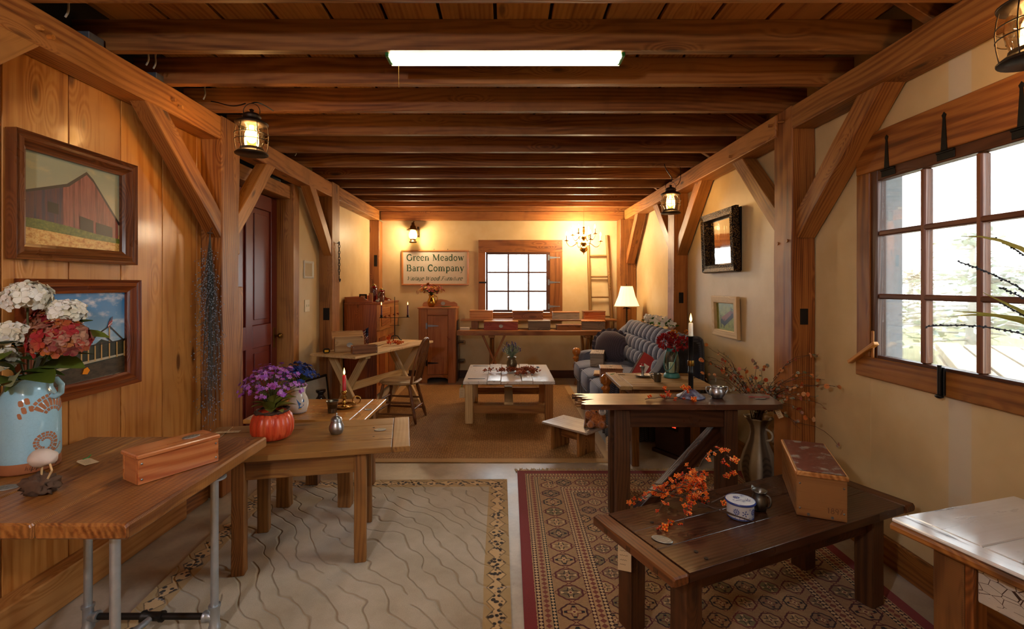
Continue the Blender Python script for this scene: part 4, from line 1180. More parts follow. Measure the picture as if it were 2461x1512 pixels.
# ------------------------------------------------------------------ washstand cabinet (left back)
W_CAB = wood('reddish_cabinet', '#451a0b', '#7c3a18', '#9a5226', 0.35, 24, 0.2, 0.06, dirt=0.25, coat=0.15)
W_CABF = wood('cabinet_front', '#6a3413', '#a5622c', '#bd7d42', 0.35, 24, 0.2, 0.06, dirt=0.25, coat=0.15)
CB = thing('washstand_cabinet', 'reddish brown cabinet with a drawer standing by the left wall', 'cabinet', (0, 0, 0))
x0, x1, y0, y1, zt = -2.13, -1.70, 6.34, 7.42, 1.245
pbox('side_panel', CB, W_CAB, x0, x1, y0, y0 + 0.025, 0.0, zt, 2)
pbox('side_panel', CB, W_CAB, x0, x1, y1 - 0.025, y1, 0.0, zt, 2)
pbox('back_panel', CB, W_CAB, x0, x0 + 0.02, y0 + 0.026, y1 - 0.026, 0.0, zt, 2)
pbox('top', CB, W_CAB, x0, x1 + 0.05, y0 - 0.015, y1 + 0.02, zt, zt + 0.025, 1)
m_ = MB(); m_.prism([(0, 0), (0.36, 0), (0.36, 0.02), (0.30, 0.035), (0.24, 0.075), (0.0, 0.075)], (x0 + 0.005, y0 + 0.02, zt + 0.0255), (1, 0, 0), (0, 0, 1), 0.018)
mk('gallery_side', m_, W_CAB, CB)
m_ = MB(); m_.prism([(0, 0), (0.36, 0), (0.36, 0.02), (0.30, 0.035), (0.24, 0.075), (0.0, 0.075)], (x0 + 0.005, y1, zt + 0.0255), (1, 0, 0), (0, 0, 1), 0.018)
mk('gallery_side', m_, W_CAB, CB)
pbox('gallery_back', CB, W_CAB, x0, x0 + 0.018, y0 + 0.022, y1 - 0.02, zt + 0.0255, zt + 0.10, 1)
pbox('drawer_case', CB, W_CABF, x1 - 0.02, x1 + 0.045, y0 + 0.004, y1, 0.90, zt - 0.001, 1)
for (a, b) in ((y0 + 0.05, (y0 + y1) / 2 - 0.02), ((y0 + y1) / 2 + 0.02, y1 - 0.05)):
    dr = pbox('drawer', CB, W_CABF, x1 + 0.046, x1 + 0.058, a, b, 0.955, 1.195, 1, 0.004)
    for q in (0.25, 0.75):
        m_ = MB(); m_.lathe([(0.008, 0), (0.010, 0.012), (0.022, 0.022), (0.018, 0.032), (0, 0.036)], 12, (x1 + 0.058, a + (b - a) * q, 1.075), M=Matrix.Rotation(PI / 2, 3, 'Y')); mk('knob', m_, W_CAB, dr)
for (a, b) in ((y0 + 0.03, (y0 + y1) / 2 - 0.006), ((y0 + y1) / 2 + 0.006, y1 - 0.03)):
    d_ = pbox('door', CB, W_CABF, x1 - 0.022, x1 - 0.004, a, b, 0.05, 0.89, 2)
    pbox('door_panel', d_, W_CAB, x1 - 0.003, x1 + 0.004, a + 0.09, b - 0.09, 0.15, 0.79, 2, 0.003)

# ------------------------------------------------------------------ jelly cupboard (back wall)
W_CUP = wood('cupboard_pine', '#5e2f12', '#96572a', '#b07440', 0.4, 20, 0.35, 0.08, dirt=0.3)
CU = thing('pine_cupboard', 'tall narrow pine cupboard with iron strap hinges on its door', 'cupboard', (-1.048, 7.36, 0))
zt = 1.14
pbox('side_panel', CU, W_CUP, -0.285, -0.265, 0.022, 0.41, 0.0, zt, 2)
pbox('side_panel', CU, W_CUP, 0.265, 0.285, 0.022, 0.41, 0.0, zt, 2)
pbox('back_panel', CU, W_CUP, -0.264, 0.264, 0.39, 0.41, 0.12, zt, 2)
pbox('stile', CU, W_CUP, -0.285, -0.15, 0.0, 0.021, 0.0, zt, 2)
pbox('stile', CU, W_CUP, 0.165, 0.285, 0.0, 0.021, 0.0, zt, 2)
pbox('rail', CU, W_CUP, -0.149, 0.164, 0.0, 0.021, zt - 0.10, zt, 0)
m_ = MB(); m_.prism([(-0.149, 0.13), (-0.149, 0.06), (-0.11, 0.085), (0.0, 0.095), (0.12, 0.085), (0.164, 0.06), (0.164, 0.13)], (0, 0.021, 0), (1, 0, 0), (0, 0, 1), 0.021); mk('skirt', m_, W_CUP, CU)
pbox('top', CU, W_CUP, -0.30, 0.30, -0.015, 0.415, zt, zt + 0.022, 0)
m_ = MB(); m_.prism([(-0.29, 0), (0.27, 0), (0.27, 0.04), (0.22, 0.075), (0.16, 0.07), (0.10, 0.10), (0.0, 0.115), (-0.09, 0.10), (-0.15, 0.07), (-0.20, 0.085), (-0.27, 0.065), (-0.29, 0.03)], (0, 0.405, zt + 0.0225), (1, 0, 0), (0, 0, 1), 0.018); mk('splash_back', m_, W_CUP, CU)
dr = pbox('door', CU, W_CUP, -0.146, 0.161, -0.004, 0.014, 0.135, zt - 0.105, 2, 0.003, 4)
for z in (0.31, 0.88):
    m_ = MB(); m_.prism([(0.0, -0.018), (0.15, -0.006), (0.17, 0.0), (0.15, 0.006), (0, 0.018)], (-0.14, -0.005, z), (1, 0, 0), (0, 0, 1), 0.004); m_.box(-0.175, -0.148, -0.006, -0.001, z - 0.045, z + 0.045, 2, 0.001)
    mk('strap_hinge', m_, GREYIRON if z > 0.5 else BLACKIRON, dr)
m_ = MB(); m_.bar((0.155, -0.013, 0.72), (0.205, -0.013, 0.66), 0.014, 0.02, (0, 1, 0)); mk('turn_latch', m_, W_CAB, dr)
oval_plate(CU, (0.04, 0.386, zt + 0.07), 0.035, 0.03).rotation_euler = (PI / 2, 0, 0)

# ------------------------------------------------------------------ ladder
W_LAD = wood('old_ladder', '#3a2412', '#73502b', '#97733f', 0.6, 24, 0.2, 0.08, dirt=0.3)
LD = thing('wooden_ladder', 'old wooden ladder leaning in the corner beside the back window', 'ladder', (0, 0, 0))
la0, la1 = Vector((1.40, 7.732, 0.0)), Vector((1.335, 7.765, 2.15))
lb0, lb1 = Vector((1.76, 7.732, 0.0)), Vector((1.635, 7.765, 2.31))
m_ = MB(); m_.tube([la0, la1], [0.03, 0.024], 10); mk('rail', m_, W_LAD, LD)
m_ = MB(); m_.tube([lb0, lb1], [0.032, 0.024], 10); mk('rail', m_, W_LAD, LD)
for z in (0.3, 0.62, 1.0, 1.31, 1.64, 1.98):
    a = la0.lerp(la1, z / 2.15); b = lb0.lerp(lb1, z / 2.31)
    m_ = MB(); m_.tube([a, b], 0.014, 8); mk('rung', m_, W_LAD, LD)

# ------------------------------------------------------------------ sign
SIGNBG = plain('sign_board_grey', '#c2b5a2', 0.6, namt=0.06)
SIGNGREEN = plain('sign_green', '#1c4426', 0.5)
SG = thing('shop_sign', 'framed grey sign with green lettering on the back wall', 'sign', (-1.138, 7.775, 1.785))
pbox('board', SG, SIGNBG, -0.515, 0.515, 0.0, 0.012, -0.26, 0.26, 0, 0.001)
for (a, b, c, d, ax) in ((-0.545, 0.545, 0.26, 0.285, 0), (-0.545, 0.545, -0.285, -0.26, 0), (-0.545, -0.515, -0.259, 0.259, 2), (0.515, 0.545, -0.259, 0.259, 2)):
    pbox('frame_rail', SG, W_CABF, a, b, -0.012, 0.018, c, d, ax, 0.004)
# serif letters drawn as strokes: (points, width); unit = x-height 1
def ell(cx, cy, rx, ry, a0, a1, n=12): return [(cx + rx * math.cos(math.radians(a0 + (a1 - a0) * i / n)), cy + ry * math.sin(math.radians(a0 + (a1 - a0) * i / n))) for i in range(n + 1)]
H, T, D = 0.2, 0.08, 0.13
def serif(x, y, w_=0.36): return ([(x - w_ / 2, y), (x + w_ / 2, y)], 0.07)
GL = {
 'G': (1.45, [(ell(0.75, 0.7, 0.55, 0.68, 50, 315), H), ([(1.22, 0.1), (1.22, 0.62)], 0.18), serif(1.22, 0.66, 0.4), ([(1.12, 1.30), (1.16, 0.95)], 0.08)]),
 'r': (0.78, [([(0.28, 0), (0.28, 0.95)], H), serif(0.28, 0.03, 0.46), serif(0.18, 0.95, 0.2), (ell(0.62, 0.62, 0.3, 0.32, 180, 60), 0.12), ([(0.66, 0.9), (0.72, 0.86)], 0.18)]),
 'e': (0.92, [(ell(0.46, 0.5, 0.34, 0.46, 10, 320), 0.15), ([(0.18, 0.56), (0.8, 0.56)], 0.07)]),
 'n': (1.12, [([(0.28, 0), (0.28, 0.95)], H), serif(0.28, 0.03, 0.44), serif(0.18, 0.95, 0.2), (ell(0.57, 0.62, 0.27, 0.33, 175, 0), 0.11), ([(0.84, 0.64), (0.84, 0)], H), serif(0.84, 0.03, 0.42)]),
 'M': (1.85, [([(0.35, 0), (0.35, 1.4)], 0.1), serif(0.35, 0.03), serif(0.3, 1.38), ([(0.38, 1.36), (0.95, 0.1)], H), ([(0.95, 0.1), (1.5, 1.36)], 0.09), ([(1.5, 0), (1.5, 1.4)], H), serif(1.5, 0.03, 0.46), serif(1.55, 1.38)]),
 'a': (0.92, [(ell(0.42, 0.68, 0.26, 0.28, 150, 0), 0.12), ([(0.68, 0.7), (0.68, 0.1), (0.82, 0.04)], 0.18), (ell(0.42, 0.28, 0.26, 0.25, 60, 330), 0.14)]),
 'd': (1.06, [(ell(0.46, 0.48, 0.33, 0.46, 40, 330), 0.15), ([(0.78, 0.0), (0.78, 1.45)], H), serif(0.68, 1.44, 0.22), serif(0.86, 0.03, 0.24)]),
 'o': (1.02, [(ell(0.5, 0.48, 0.35, 0.46, 0, 360, 18), 0.15)]),
 'w': (1.45, [([(0.2, 0.95), (0.48, 0.03)], H), ([(0.48, 0.03), (0.75, 0.92)], 0.08), ([(0.72, 0.95), (0.98, 0.03)], H), ([(0.98, 0.03), (1.26, 0.92)], 0.08), serif(0.2, 0.95, 0.36), serif(1.26, 0.95, 0.3)]),
 'B': (1.3, [([(0.32, 0), (0.32, 1.4)], H), serif(0.28, 0.03, 0.4), serif(0.28, 1.38, 0.4), ([(0.3, 1.37), (0.7, 1.36)], 0.08), (ell(0.7, 1.05, 0.28, 0.31, 90, -90), 0.16), ([(0.32, 0.74), (0.7, 0.74)], 0.07), (ell(0.74, 0.38, 0.34, 0.36, 90, -90), 0.17), ([(0.3, 0.03), (0.74, 0.03)], 0.08)]),
 'C': (1.3, [(ell(0.72, 0.7, 0.53, 0.68, 45, 315), H), ([(1.08, 1.32), (1.12, 0.95)], 0.09), ([(1.1, 0.3), (1.06, 0.16)], 0.08)]),
 'm': (1.66, [([(0.28, 0), (0.28, 0.95)], H), serif(0.28, 0.03, 0.42), serif(0.18, 0.95, 0.2), (ell(0.55, 0.62, 0.26, 0.33, 175, 0), 0.11), ([(0.81, 0.64), (0.81, 0)], H), serif(0.81, 0.03, 0.4), (ell(1.08, 0.62, 0.26, 0.33, 175, 0), 0.11), ([(1.34, 0.64), (1.34, 0)], H), serif(1.34, 0.03, 0.42)]),
 'p': (1.1, [([(0.28, -0.42), (0.28, 0.95)], H), serif(0.28, -0.42, 0.44), serif(0.18, 0.95, 0.2), (ell(0.58, 0.48, 0.33, 0.46, 150, -145), 0.15)]),
 'y': (1.0, [([(0.2, 0.95), (0.52, 0.05)], H), ([(0.82, 0.92), (0.5, 0.0), (0.36, -0.36), (0.16, -0.38)], 0.09), serif(0.2, 0.95, 0.36), serif(0.82, 0.95, 0.3)]),
 ' ': (0.55, []),
 # script letters
 'V': (1.1, [([(0.0, 1.1), (0.16, 1.3), (0.28, 1.2), (0.4, 0.05)], 0.15), ([(0.4, 0.05), (0.75, 0.9), (1.0, 1.32)], 0.06)]),
 'i': (0.42, [([(0.2, 0.9), (0.2, 0.15), (0.32, 0.02), (0.45, 0.2)], 0.1), ([(0.2, 1.15), (0.22, 1.25)], 0.12)]),
 't': (0.5, [([(0.24, 1.3), (0.22, 0.15), (0.34, 0.02), (0.5, 0.2)], 0.1), ([(0.02, 0.92), (0.48, 0.95)], 0.07)]),
 'g': (0.85, [(ell(0.4, 0.5, 0.27, 0.42, 30, 360), 0.1), ([(0.66, 0.9), (0.62, -0.2), (0.4, -0.42), (0.15, -0.25), (0.8, 0.2)], 0.08)]),
 'W': (1.75, [([(0.0, 1.1), (0.16, 1.3), (0.26, 1.2), (0.36, 0.05)], 0.15), ([(0.36, 0.05), (0.9, 1.25)], 0.06), ([(0.85, 1.25), (0.95, 0.05)], 0.15), ([(0.95, 0.05), (1.3, 0.8), (1.6, 1.32)], 0.06)]),
 'F': (1.15, [([(0.45, 1.3), (0.35, 0.2), (0.15, 0.0), (0.0, 0.15)], 0.14), ([(0.1, 1.2), (0.3, 1.33), (1.1, 1.36)], 0.08), ([(0.2, 0.7), (0.8, 0.74)], 0.07)]),
 'u': (0.9, [([(0.15, 0.9), (0.13, 0.25), (0.35, 0.02), (0.6, 0.3), (0.66, 0.9), (0.64, 0.15), (0.75, 0.02), (0.9, 0.2)], 0.09)]),
 'h': (0.9, [([(0.15, 1.3), (0.12, 0.0), (0.35, 0.8), (0.55, 0.75), (0.55, 0.1), (0.7, 0.02), (0.88, 0.2)], 0.09)]),
 's': (0.65, [([(0.5, 0.8), (0.3, 0.95), (0.2, 0.7), (0.45, 0.4), (0.4, 0.08), (0.1, 0.1)], 0.09)]),
 'c': (0.75, [(ell(0.4, 0.45, 0.28, 0.42, 50, 320), 0.1)]),
 '1': (0.7, [([(0.35, 0), (0.35, 1.3)], 0.16), ([(0.12, 1.05), (0.35, 1.28)], 0.1)]), '8': (0.9, [(ell(0.45, 0.98, 0.24, 0.3, 0, 360), 0.13), (ell(0.45, 0.36, 0.3, 0.34, 0, 360), 0.13)]),
 '9': (0.9, [(ell(0.45, 0.92, 0.28, 0.36, 0, 360), 0.13), ([(0.72, 0.92), (0.6, 0.0)], 0.13)]), '7': (0.8, [([(0.1, 1.25), (0.75, 1.25), (0.3, 0)], 0.13)]),
}
def stroke(mb, pts, wd, place, dep):
    n = len(pts); L_ = []; Rr = []
    for i in range(n):
        a = Vector((*pts[max(0, i - 1)], 0)); b = Vector((*pts[min(n - 1, i + 1)], 0))
        t_ = (b - a).normalized() if (b - a).length > 1e-6 else Vector((1, 0, 0))
        nn = Vector((-t_.y, t_.x, 0)) * wd * 0.62
        p = Vector((*pts[i], 0))
        L_.append(p + nn); Rr.append(p - nn)
    vs = [place(q.x, q.y, dep) for q in L_] + [place(q.x, q.y, dep) for q in Rr]
    fs = [[i, n + i, n + i + 1, i + 1] for i in range(n - 1)]
    mb.add(vs, fs)
def word_width(s_, track=0.0): return sum(GL[c][0] + track for c in s_)
def write(mb, s_, x, y, size, frame, slant=0.0, dep=0.0, track=0.0, script=None):
    """frame(u, v, depth) -> point on the surface"""
    for c in s_:
        wd, st = GL[c]
        for k, (pts, w_) in enumerate(st):
            stroke(mb, pts, w_, lambda u, v, d, xx=x: frame(xx + (u + v * slant) * size, y + v * size, d), dep + k * 0.00012)
        x += (wd + track) * size
    return x
fr = lambda u, v, d: (u, -0.0005 - d, v)
for (s_, yb, wtot) in (('Green Meadow', 0.115, 0.94), ('Barn Company', -0.055, 0.94)):
    sz = wtot / word_width(s_); xw = -0.47
    for wd_ in s_.split(' '):
        m_ = MB(); xw = write(m_, wd_, xw, yb, sz, fr) + GL[' '][0] * sz; o = mk('lettering', m_, SIGNGREEN, SG); o['kind'] = 'stuff'
sz = 0.90 / word_width('Vintage Wood Furniture')
xw = -0.46
for wd_ in ('Vintage', 'Wood', 'Furniture'):
    m_ = MB(); xw = write(m_, wd_, xw, -0.205, sz, fr, 0.32) + GL[' '][0] * sz; o = mk('lettering', m_, SIGNGREEN, SG); o['kind'] = 'stuff'
# small hook on top of the sign
for x in (-0.02, 0.2):
    m_ = MB(); m_.tube([(x, 0.005, 0.285), (x, 0.0, 0.305), (x + 0.012, 0.0, 0.30)], 0.003, 6); mk('hook', m_, BLACKIRON, SG)

# ------------------------------------------------------------------ pictures
def frame4(parent, mat, ux0, ux1, z0, z1, wd, th, place, prof=((0, 1.0), (0.25, 0.7), (0.5, 0.95), (0.8, 0.5), (1.0, 0.35))):
    """four mitred rails around [ux0,ux1]x[z0,z1] (outer); place(u, z, depth)"""
    cs = [((ux0, z0), (ux1, z0), (1, 1), (-1, 1)), ((ux1, z0), (ux1, z1), (-1, 1), (-1, -1)), ((ux1, z1), (ux0, z1), (-1, -1), (1, -1)), ((ux0, z1), (ux0, z0), (1, -1), (1, 1))]
    for (a, b, da, db) in cs:
        m_ = MB(); vs = []; gs = []
        pr = [(0, 0.0)] + list(prof) + [(1.0, 0.0)]
        L_ = math.hypot(b[0] - a[0], b[1] - a[1]); go = R.uniform(0, 20)
        for (e, dd, tt) in ((a, da, 0), (b, db, L_)):
            for (f, h_) in pr:
                vs.append(place(e[0] + dd[0] * wd * f, e[1] + dd[1] * wd * f, th * h_)); gs.append((tt + go, f * wd + go, h_ * th))
        n = len(pr)
        fs = [[i, i + 1, n + i + 1, n + i] for i in range(n - 1)] + [[n - 1, 0, n, 2 * n - 1]]
        m_.add(vs, fs, gs)
        mk('frame_rail', m_, mat, parent)
W_FRAME = wood('walnut_frame', '#2a1206', '#5c2f14', '#7d4a24', 0.3, 30, 0.0, 0.08, dirt=0.1, coat=0.3)
W_FRAME2 = wood('cherry_frame', '#3d1508', '#6f3013', '#8d4a20', 0.3, 30, 0.0, 0.08, dirt=0.1, coat=0.3)
def mat_sky(name, a, b, c, sc=3.0, y0=0.0, y1=1.0):
    g = G(name); gc = g.attr('gc'); x, y, z = g.sep(gc)
    n = g.noise(g.comb(x * sc, y * sc * 2.2, 0), 1.0, 5, 0.6)
    col = g.mix(n.sm(0.5, 0.72), g.mix(y.sm(y0, y1), b, a), c)
    return g.out(col, 0.3)
def mat_streaks(name, cols, sx, sy, rough=0.35):
    g = G(name); gc = g.attr('gc'); x, y, z = g.sep(gc)
    n = g.noise(g.comb(x * sx, y * sy, 0), 1.0, 5, 0.7)
    return g.out(g.ramp(n, [(0.25 + 0.5 * i / (len(cols) - 1), c) for i, c in enumerate(cols)]), rough)
def art(parent, name, layers, place):
    """layers: (outline, material) stacked a hair apart on the print"""
    m_ = MB(); mats = []
    for k, (poly, mt_) in enumerate(layers):
        if mt_ not in mats: mats.append(mt_)
        vs = [place(u, v, 0.001 + k * 0.00025) for (u, v) in poly]
        m_.add(vs, [list(range(len(poly)))], [(u, v, 0) for (u, v) in poly], False, mats.index(mt_))
    return mk(name, m_, mats, parent)

# barn picture on the board wall; u runs away from the camera (+y), v up
PB = thing('barn_picture', 'walnut framed picture of an old barn in a dry field', 'picture', (XL + 0.004, 2.06, 1.615))
pl = lambda u, v, d: (d, u, v)
frame4(PB, W_FRAME, 0, 0.68, 0, 0.565, 0.072, 0.05, pl)
sky = mat_sky('dusk_sky_print', '#8c9684', '#c4b88c', '#aea684', 6, 0.1, 0.5)
barn = mat_streaks('barn_board_print', ['#321c1e', '#6e3430', '#9c5a50', '#54404c'], 60, 3)
barn2 = mat_streaks('barn_side_print', ['#1c1526', '#2d2440', '#5a3238', '#241a28'], 45, 3)
roof = plain('roof_print', '#2a1f1c', 0.35); dk = plain('dark_print', '#15100e', 0.35)
grass = mat_streaks('dry_grass_print', ['#8a5416', '#c98a36', '#e8c070', '#9c6420'], 40, 60)
green = mat_streaks('green_grass_print', ['#2f3a12', '#5d6a24', '#8d8a3a'], 50, 50)
A, B_ = 0.062, 0.618
layers = [([(A, 0.06), (B_, 0.06), (B_, 0.505), (A, 0.505)], sky),
          ([(A, 0.06), (B_, 0.06), (B_, 0.16), (A, 0.20)], grass),
          ([(A, 0.17), (0.30, 0.16), (0.60, 0.14), (0.60, 0.21), (0.44, 0.42), (0.40, 0.455), (0.30, 0.375), (A, 0.30)], barn2),
          ([(0.27, 0.165), (0.60, 0.14), (0.60, 0.225), (0.44, 0.425), (0.40, 0.455), (0.33, 0.405), (0.27, 0.36)], barn),
          ([(A, 0.295), (0.30, 0.37), (0.40, 0.45), (0.44, 0.42), (0.605, 0.215), (0.61, 0.23), (0.44, 0.435), (0.40, 0.466), (0.29, 0.382), (A, 0.306)], roof),
          ([(0.19, 0.23), (0.245, 0.225), (0.245, 0.275), (0.19, 0.28)], dk),
          ([(0.36, 0.15), (0.44, 0.145), (0.44, 0.22), (0.36, 0.235)], dk),
          ([(0.455, 0.145), (0.56, 0.14), (0.56, 0.20), (0.455, 0.215)], dk),
          ([(A, 0.15), (0.2, 0.14), (0.4, 0.125), (B_, 0.115), (B_, 0.14), (0.45, 0.155), (0.3, 0.175), (0.15, 0.19), (A, 0.19)], green)]
art(PB, 'print', layers, pl)
# timber frame raising picture below
PT = thing('timber_frame_picture', 'cherry framed picture of a timber frame raised under a blue sky', 'picture', (XL + 0.004, 2.10, 0.945))
frame4(PT, W_FRAME2, 0, 0.675, 0, 0.585, 0.07, 0.045, pl)
sky2 = mat_sky('blue_sky_print', '#2f7fb8', '#9fc4d8', '#d9dde0', 7, 0.15, 0.5)
trees = mat_streaks('tree_line_print', ['#0c120c', '#1a2416', '#2c3420'], 30, 30)
soil = mat_streaks('soil_print', ['#181410', '#33281c', '#4a3d2b', '#1d2a12'], 18, 50)
deck = plain('deck_print', '#b3a78c', 0.35); post_ = plain('post_print', '#c79a58', 0.35)
redp = plain('flag_red_print', '#a63030', 0.35); bluep = plain('flag_blue_print', '#27345e', 0.35); wht = plain('white_print', '#d8d4cc', 0.35)
fire = emis('fire_print', '#e07a20', 0.35)
layers = [([(0.06, 0.06), (0.615, 0.06), (0.615, 0.525), (0.06, 0.525)], sky2),
          ([(0.06, 0.10), (0.615, 0.15), (0.615, 0.26), (0.52, 0.245), (0.45, 0.27), (0.40, 0.24), (0.3, 0.25), (0.06, 0.24)], trees),
          ([(0.06, 0.06), (0.615, 0.06), (0.615, 0.16), (0.06, 0.13)], soil),
          ([(0.06, 0.125), (0.30, 0.15), (0.60, 0.165), (0.60, 0.175), (0.30, 0.165), (0.06, 0.14)], deck)]
def tl(a, b, w_, m): 
    dx, dy = b[0] - a[0], b[1] - a[1]; l = math.hypot(dx, dy); nx, ny = -dy / l * w_ / 2, dx / l * w_ / 2
    return ([(a[0] - nx, a[1] - ny), (b[0] - nx, b[1] - ny), (b[0] + nx, b[1] + ny), (a[0] + nx, a[1] + ny)], m)
for k, u in enumerate((0.33, 0.37, 0.41, 0.45, 0.50, 0.55, 0.60)):
    layers.append(tl((u, 0.16), (u, 0.25 if k != 4 else 0.35), 0.008, post_))
for (a, b) in (((0.30, 0.235), (0.50, 0.335)), ((0.50, 0.335), (0.60, 0.245)), ((0.30, 0.24), (0.61, 0.25)), ((0.36, 0.245), (0.44, 0.31)), ((0.44, 0.31), (0.52, 0.245)), ((0.36, 0.25), (0.36, 0.30))):
    layers.append(tl(a, b, 0.007, dk))
layers += [([(0.485, 0.325), (0.515, 0.345), (0.52, 0.385), (0.495, 0.36)], redp), ([(0.50, 0.355), (0.518, 0.37), (0.52, 0.388), (0.503, 0.375)], bluep), tl((0.488, 0.335), (0.516, 0.355), 0.004, wht)]
layers += [([(0.33, 0.105), (0.36, 0.10), (0.375, 0.118), (0.36, 0.137), (0.34, 0.13)], fire)]
art(PT, 'print', layers, pl)

# ornate mirror on the right wall; u runs towards the camera
def mat_gilt():
    g = G('gilt_ornate_frame'); c = g.coord('Object')
    v = g.vor(c, 95.0); n = g.noise(c, 40.0, 3)
    col = g.mix(v.sm(0.1, 0.55), '#8a6a3a', '#1f140b')
    return g.out(col, 0.35, 0.75, g.bump(1.0 - v, 0.9, 0.006))
MIR = thing('ornate_mirror', 'mirror in a dark gilt ornate frame on the cream wall', 'mirror', (XR - 0.004, 4.86, 1.62))
plr = lambda u, v, d: (-d - 0.012 - v * 0.035, -u, v)
frame4(MIR, mat_gilt(), 0.0, 0.69, 0, 0.58, 0.085, 0.06, plr, ((0, 0.5), (0.12, 1.0), (0.5, 0.75), (0.82, 0.9), (1.0, 0.25)))
g = G('mirror_silver'); mm = g.out('#cfcac0', g.noise(g.coord('Object'), 9.0, 3) * 0.10, 1.0, g.bump(g.noise(g.vscale(g.coord('Object'), (1, 22, 1.5)), 1.0, 3), 0.12, 0.01))
art(MIR, 'glass', [([(0.08, 0.08), (0.61, 0.08), (0.61, 0.50), (0.08, 0.50)], mm)], plr)
pbox('backing', MIR, VOID, -0.011, 0.0, -0.68, -0.01, 0.01, 0.57, 1)
# small bed picture under it
BP = thing('bed_picture', 'small picture of a red slatted bench in a rough wood frame', 'picture', (XR - 0.004, 4.71, 1.02))
frame4(BP, W_PALE, 0.0, 0.52, 0, 0.38, 0.065, 0.03, lambda u, v, d: (-d - 0.004 - v * 0.03, -u, v), ((0, 0.9), (0.1, 1.0), (0.9, 1.0), (1.0, 0.8)))
plb = lambda u, v, d: (-d - 0.006 - v * 0.03, -u, v)
lawn = mat_streaks('lawn_print', ['#5d6a1e', '#86902f', '#a8ab4d'], 25, 25)
bedred = plain('bench_red_print', '#8a4a30', 0.35)
art(BP, 'print', [([(0.06, 0.06), (0.46, 0.06), (0.46, 0.32), (0.06, 0.32)], lawn), ([(0.14, 0.13), (0.22, 0.10), (0.42, 0.20), (0.40, 0.25), (0.32, 0.22), (0.16, 0.165)], dk), ([(0.16, 0.175), (0.36, 0.255), (0.40, 0.235), (0.22, 0.14)], bedred)]
    + [tl((0.15 + 0.0, 0.08), (0.15, 0.20), 0.012, dk), tl((0.21, 0.08), (0.22, 0.17), 0.012, dk), tl((0.36, 0.17), (0.36, 0.28), 0.012, dk), tl((0.42, 0.15), (0.425, 0.26), 0.012, dk), tl((0.36, 0.27), (0.425, 0.25), 0.01, dk)], plb)
# small pale frame and switch plate by the door
FP = thing('framed_print', 'small silver-edged framed print on the cream wall by the door', 'picture', (XL + 0.002, 5.11, 1.575))
frame4(FP, WHITEENAMEL, 0, 0.25, 0, 0.19, 0.025, 0.012, pl)
art(FP, 'print', [([(0.02, 0.02), (0.23, 0.02), (0.23, 0.17), (0.02, 0.17)], plain('faded_print', '#b39c6a', 0.5))], pl)
SWP = thing('light_switch', 'cream double light switch plate beside the maroon door', 'light switch', (XL + 0.002, 5.135, 1.215))
pbox('plate', SWP, CANDLESLEEVE, 0, 0.006, 0, 0.12, 0, 0.13, 1, 0.002)
for y in (0.035, 0.085): pbox('toggle', SWP, CANDLESLEEVE, 0.0065, 0.016, y - 0.006, y + 0.006, 0.055, 0.078, 2, 0.001)
# ------------------------------------------------------------------ sofa
def mat_sofa(name, a, b, dots=False):
    g = G(name); c = g.coord('Object'); x, y, z = g.sep(c)
    n = g.noise(c, 40.0, 3)
    if dots:
        d = ((y * 330.0).sin() * (z * 330.0).sin()).gt(0.62)
        col = g.mix(d, g.mix(n, a, b), '#6f727c')
        h = n
    else:
        s1 = ((z * 420.0 + x * 260.0).sin() * 0.5 + 0.5)
        s2 = ((y * 300.0).sin() * 0.5 + 0.5)
        h = s1 * 0.7 + s2 * 0.3
        col = g.mix(h * 0.75 + n * 0.25, a, b)
    return g.out(col, 0.85, 0.0, g.bump(h, 0.4, 0.003), spec=0.2, sheen=0.25)
SOFA = mat_sofa('blue_ribbed_cloth', '#3b4152', '#838a9e')
SOFAD = mat_sofa('navy_dotted_cloth', '#24262f', '#363944', True)
SO = thing('tufted_sofa', 'blue-grey tufted sofa with wooden arm knobs along the right wall', 'sofa', (0, 0, 0))
Y0s, Y1s = 4.72, 6.66
XF, XB = 0.98, 1.88
# body
pbox('base', SO, SOFAD, XF + 0.03, XB - 0.02, Y0s, Y1s, 0.14, 0.30, 1, 0.02)
# pleated skirt
m_ = MB(); vs = []
n = 150
path = [(XB - 0.1, 4.585), (XF + 0.02, 4.585), (XF + 0.02, 6.70), (XB - 0.1, 6.70)]
pts = []
for a, b in zip(path[:-1], path[1:]):
    L_ = math.hypot(b[0] - a[0], b[1] - a[1]); k = int(L_ / 0.018)
    nx, ny = -(b[1] - a[1]) / L_, (b[0] - a[0]) / L_
    for i in range(k):
        q = i / k; s_ = 0.010 * math.sin(i * 1.9) * (1 if i % 7 else 2)
        pts.append((a[0] + (b[0] - a[0]) * q, a[1] + (b[1] - a[1]) * q, nx * s_, ny * s_))
for zz, am in ((0.27, 0.15), (0.22, 0.6), (0.12, 1.0), (0.012, 1.3)):
    vs += [(p[0] + p[2] * am, p[1] + p[3] * am, zz) for p in pts]
n = len(pts)
m_.add(vs, [[r_ * n + i, r_ * n + i + 1, (r_ + 1) * n + i + 1, (r_ + 1) * n + i] for r_ in range(3) for i in range(n - 1)], None, True)
mk('pleated_skirt', m_, SOFAD, SO)
